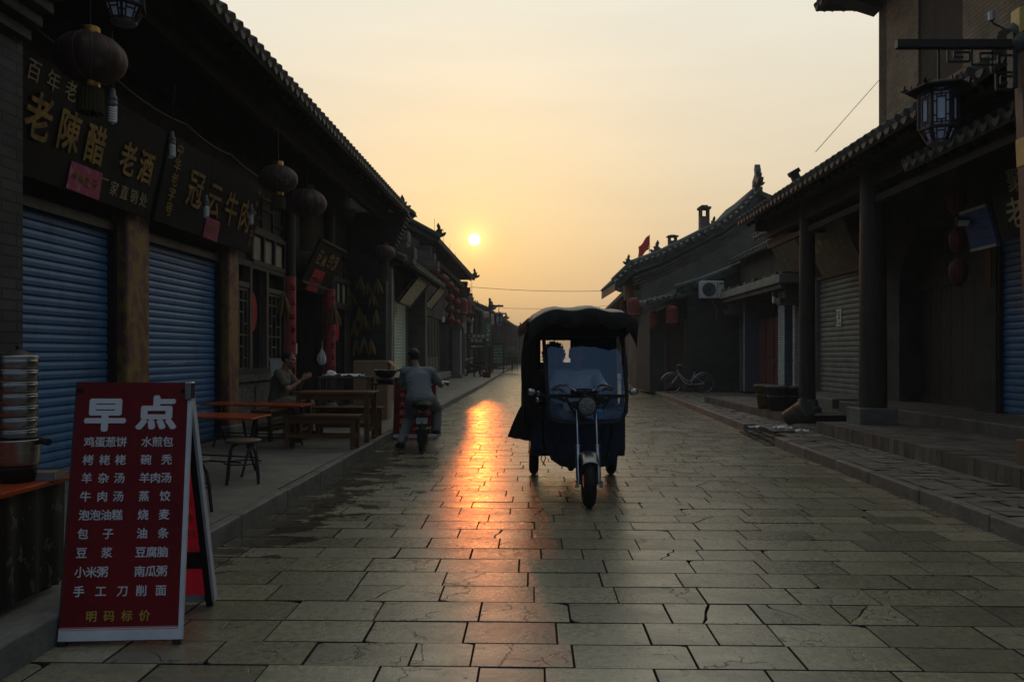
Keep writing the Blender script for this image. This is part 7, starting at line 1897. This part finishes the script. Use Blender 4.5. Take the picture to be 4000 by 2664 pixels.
M['screen'] = glass_mat('sky_tinted_dusty_film', (.92, .93, .95), (.12, .20, .34), .06, .045, .02)  # dust film coloured blue: sky reflection put into its colour
mb = MB(); mb.add([(xl + .03, yb + .005, .965), (xr_ - .005, yb + .005, .965), (xr_ - .02, yt, 1.61), (xl + .015, yt, 1.61)], [(0, 1, 2, 3)])
mb.add([(xl + .05, yb - .01, .74), (xl + .03, yb, .93), (xr_ - .01, yb, .93), (xr_ - .02, yb - .01, .80), (xr_ - .06, yb - .02, .74), (-.01, yb - .04, .70)], [(0, 5, 4, 3, 2, 1)]); mb.build('windscreen', M['screen'], tk)
# canvas top: arched, sagging between hoops, scalloped front valance
def canvas_z(f): return 1.81 - .05 * abs(f) ** 2 - .09 * abs(f) ** 9 + .012 * math.sin(f * 9)
mb = MB(); nx, ny = 22, 12; vs = []; r_ = random.Random(9)
for j in range(ny + 1):
    y_ = -.52 + 2.22 * j / ny
    for i in range(nx + 1):
        f = -1 + 2 * i / nx; hw = .495 + .07 * j / ny
        vs.append((-.025 + f * hw, y_, canvas_z(f) - .012 * math.sin(j * math.pi / 3) ** 2 + r_.uniform(-.003, .003) - (.035 if j == 0 else (.015 if j == 1 else 0)) + .028 * math.sin(math.pi * min(1, j / 8))))
mb.add(vs, [(j * (nx + 1) + i, j * (nx + 1) + i + 1, (j + 1) * (nx + 1) + i + 1, (j + 1) * (nx + 1) + i) for j in range(ny) for i in range(nx)], 0, True)
o_ = mb.build('canvas_roof', M['roof_cloth'], tk); sd = o_.modifiers.new('thick', 'SOLIDIFY'); sd.thickness = .006
mb = MB(); vs = []; N_ = 60
for i in range(N_ + 1):
    f = -1 + 2 * i / N_; x = -.025 + f * .51; top = canvas_z(f) - .048; sc2 = abs(math.sin(f * 7.3 + .6)); 
    vs += [(x, -.53, top + .01), (x, -.545 - .02 * sc2, top - .06), (x, -.53 + .02 * math.sin(f * 15), top - .12 - .035 * sc2 - .06 * max(0, abs(f) - .8) / .2)]
mb.add(vs, [(3 * i + k, 3 * i + 3 + k, 3 * i + 4 + k, 3 * i + 1 + k) for i in range(N_) for k in range(2)], 0, True)
for s in (-1, 1):
    vs = []; 
    for i in range(41):
        y_ = -.53 + 2.24 * i / 40; hw = .505 + .07 * i / 40; x = -.025 + s * hw; sc2 = abs(math.sin(i * .5)); vs += [(x, y_, 1.70), (x + s * .02, y_, 1.63), (x + s * .012, y_, 1.58 - .03 * sc2)]
    mb.add(vs, [(3 * i + k, 3 * i + 1 + k, 3 * i + 4 + k, 3 * i + 3 + k) for i in range(40) for k in range(2)], 0, True)
o_ = mb.build('valance', M['black_cloth'], tk)
# lining under the canvas, side curtains, loose flap, back curtain with its window
mb = MB(); mb.bb(-.50, .47, -.15, 1.62, 1.60, 1.64); mb.bb(-.43, .42, -.27, -.20, 1.52, 1.66); mb.build('lining', M['black_cloth'], tk)
mb = MB(); ny, nz = 26, 14; vs = []
for j in range(nz + 1):
    z_ = .60 + 1.08 * j / nz
    for i in range(ny + 1):
        y_ = .28 + 1.36 * i / ny; b = math.sin(math.pi * j / nz) * .03 + .015 * math.sin(i * 1.9) * (1 - j / nz) + .04 * (1 - j / nz) ** 2
        vs.append((-.525 - b, y_, z_))
mb.add(vs, [(j * (ny + 1) + i, (j + 1) * (ny + 1) + i, (j + 1) * (ny + 1) + i + 1, j * (ny + 1) + i + 1) for j in range(nz) for i in range(ny)], 0, True); mb.build('side_curtain', M['black_cloth'], tk)
mb = MB(); vs = []
for j in range(9):
    for i in range(11):
        f, g_ = i / 10, j / 8; vs.append((-.49 - .21 * f * (1 - g_) ** .7 - .04 * f, .36 + .14 * f + .03 * math.sin(i * 1.6) * (1 - g_), .44 + .44 * g_ + .03 * f * (1 - g_)))
mb.add(vs, [(j * 11 + i, (j + 1) * 11 + i, (j + 1) * 11 + i + 1, j * 11 + i + 1) for j in range(8) for i in range(10)], 0, True); mb.build('loose_flap', M['black_cloth'], tk)
mb = MB(); vs = []
for j in range(13):
    for i in range(9):
        f, g_ = i / 8, j / 12; vs.append((-.425 - .115 * f - .06 * math.sin(math.pi * g_) * f + .008 * math.sin(i * 2.4), -.12 + .42 * f + .015 * math.sin(i * 2.4 + g_ * 3), .70 + .98 * g_))
mb.add(vs, [(j * 9 + i, j * 9 + i + 1, (j + 1) * 9 + i + 1, (j + 1) * 9 + i) for j in range(12) for i in range(8)], 0, True); mb.build('gathered_curtain', M['black_cloth'], tk)
mb = MB(); vs = []
for j in range(9):
    for i in range(15): f, g_ = i / 14, j / 8; vs.append((.495 + .02 * math.sin(i * 1.7) * (1 - g_) + .02 * (1 - g_), 1.05 + .55 * f, .32 + 1.36 * g_))
mb.add(vs, [(j * 15 + i, j * 15 + i + 1, (j + 1) * 15 + i + 1, (j + 1) * 15 + i) for j in range(8) for i in range(14)], 0, True); mb.build('side_curtain', M['black_cloth'], tk)
mb = MB(); yb2 = 1.63; wx0, wx1, wz0, wz1 = -.345, .015, 1.255, 1.52
for (x0, x1, z0, z1) in ((-.53, wx0, .9, 1.68), (wx1, .51, .9, 1.68), (wx0, wx1, wz1, 1.68), (wx0, wx1, .9, wz0)): mb.bb(x0, x1, yb2, yb2 + .008, z0, z1)
mb.build('back_curtain', M['black_cloth'], tk)
for s in (-1, 1):
    mb = MB(); x = -.01 + s * .47; mb.tube([(x * .9, -.26, .98), (x, -.33, 1.0)], .008, 6); mb.ell((x + s * .02, -.34, .99), (.045, .02, .035)); mb.build('wing_mirror', M['chrome'], tk)
for (x, z) in ((-.43, .90), (-.42, .965)): mb = MB(); mb.ell((x, -.1, z), (.03, .04, .03)); mb.build('indicator', M['chrome'], tk)
mb = MB(); mb.tube([(-.36, .32, .34), (-.34, .3, .27), (-.37, .3, .20)], .006, 5); mb.tube([(-.36, .32, .34), (-.39, .3, .26), (-.34, .3, .19)], .006, 5); mb.build('wiring', M['rubber'], tk)
# driver and passenger
dy = 8.56
J = dict(pelvis=(TX + .01, dy + .02, .78), chest=(TX, dy - .02, 1.04), neck=(TX, dy - .04, 1.21), head=(TX, dy - .06, 1.345),
         shoulder_l=(TX + .20, dy - .03, 1.125), elbow_l=(TX + .30, dy - .22, .94), hand_l=(TX + .26, dy - .80, 1.03), shoulder_r=(TX - .20, dy - .03, 1.125), elbow_r=(TX - .31, dy - .22, .94), hand_r=(TX - .28, dy - .80, 1.03),
         hip_l=(TX + .10, dy, .76), knee_l=(TX + .17, dy - .40, .72), ankle_l=(TX + .17, dy - .42, .36 + .08), hip_r=(TX - .10, dy, .76), knee_r=(TX - .17, dy - .40, .72), ankle_r=(TX - .17, dy - .42, .44))
for s, e in (('l', 1), ('r', -1)): J['elbow_' + s] = (TX + e * .30, dy - .36, .92); J['hand_' + s] = (TX + e * .265, dy - .74, 1.025)
person('driver in a pale checked shirt gripping the tricycle handlebar behind the windscreen', J, R(180), R(180), R(-2), 'shirt_check', 'trousers_grey', seed=8, bulk=1.08, base=(TX, dy, .4),
       hands={'l': ((-.1, -1, .1), (0, 0, -1), .9), 'r': ((.1, -1, .1), (0, 0, -1), .9)})
px_, py_ = TX - .215, 9.08
J = dict(pelvis=(px_, py_ + .08, .74), chest=(px_, py_ + .06, 1.02), neck=(px_, py_ + .02, 1.19), head=(px_, py_, 1.33),
         shoulder_l=(px_ + .17, py_ + .04, 1.10), elbow_l=(px_ + .21, py_ - .1, .85), hand_l=(px_ + .1, py_ - .25, .82), shoulder_r=(px_ - .17, py_ + .04, 1.10), elbow_r=(px_ - .19, py_ - .1, .85), hand_r=(px_ - .08, py_ - .25, .82),
         hip_l=(px_ + .09, py_ + .06, .73), knee_l=(px_ + .10, py_ - .32, .74), ankle_l=(px_ + .10, py_ - .30, .44), hip_r=(px_ - .09, py_ + .06, .73), knee_r=(px_ - .10, py_ - .32, .74), ankle_r=(px_ - .10, py_ - .30, .44))
person('passenger with bushy curly hair sitting behind the tricycle driver', J, R(180), R(180), 0, 'trousers_grey', 'trousers_grey', seed=12, curly=.06, bulk=.9, base=(px_, py_, .4))
# ------------------------------------------------------------------ morning haze along the street
mb = MB(); mb.bb(-260, 260, -70, 410, -1.03, 13.0)
hm = bpy.data.materials.new('haze'); hm.use_nodes = True
hn = hm.node_tree; hn.nodes.remove(hn.nodes['Principled BSDF'])
pv = hn.nodes.new('ShaderNodeVolumePrincipled'); pv.inputs['Color'].default_value = (.86, .84, .80, 1); pv.inputs['Density'].default_value = .0016
hn.links.new(pv.outputs[0], hn.nodes['Material Output'].inputs['Volume'])
hz = mb.build('haze', hm, kind='stuff'); hz['label'] = 'thin morning haze hanging along the whole street'
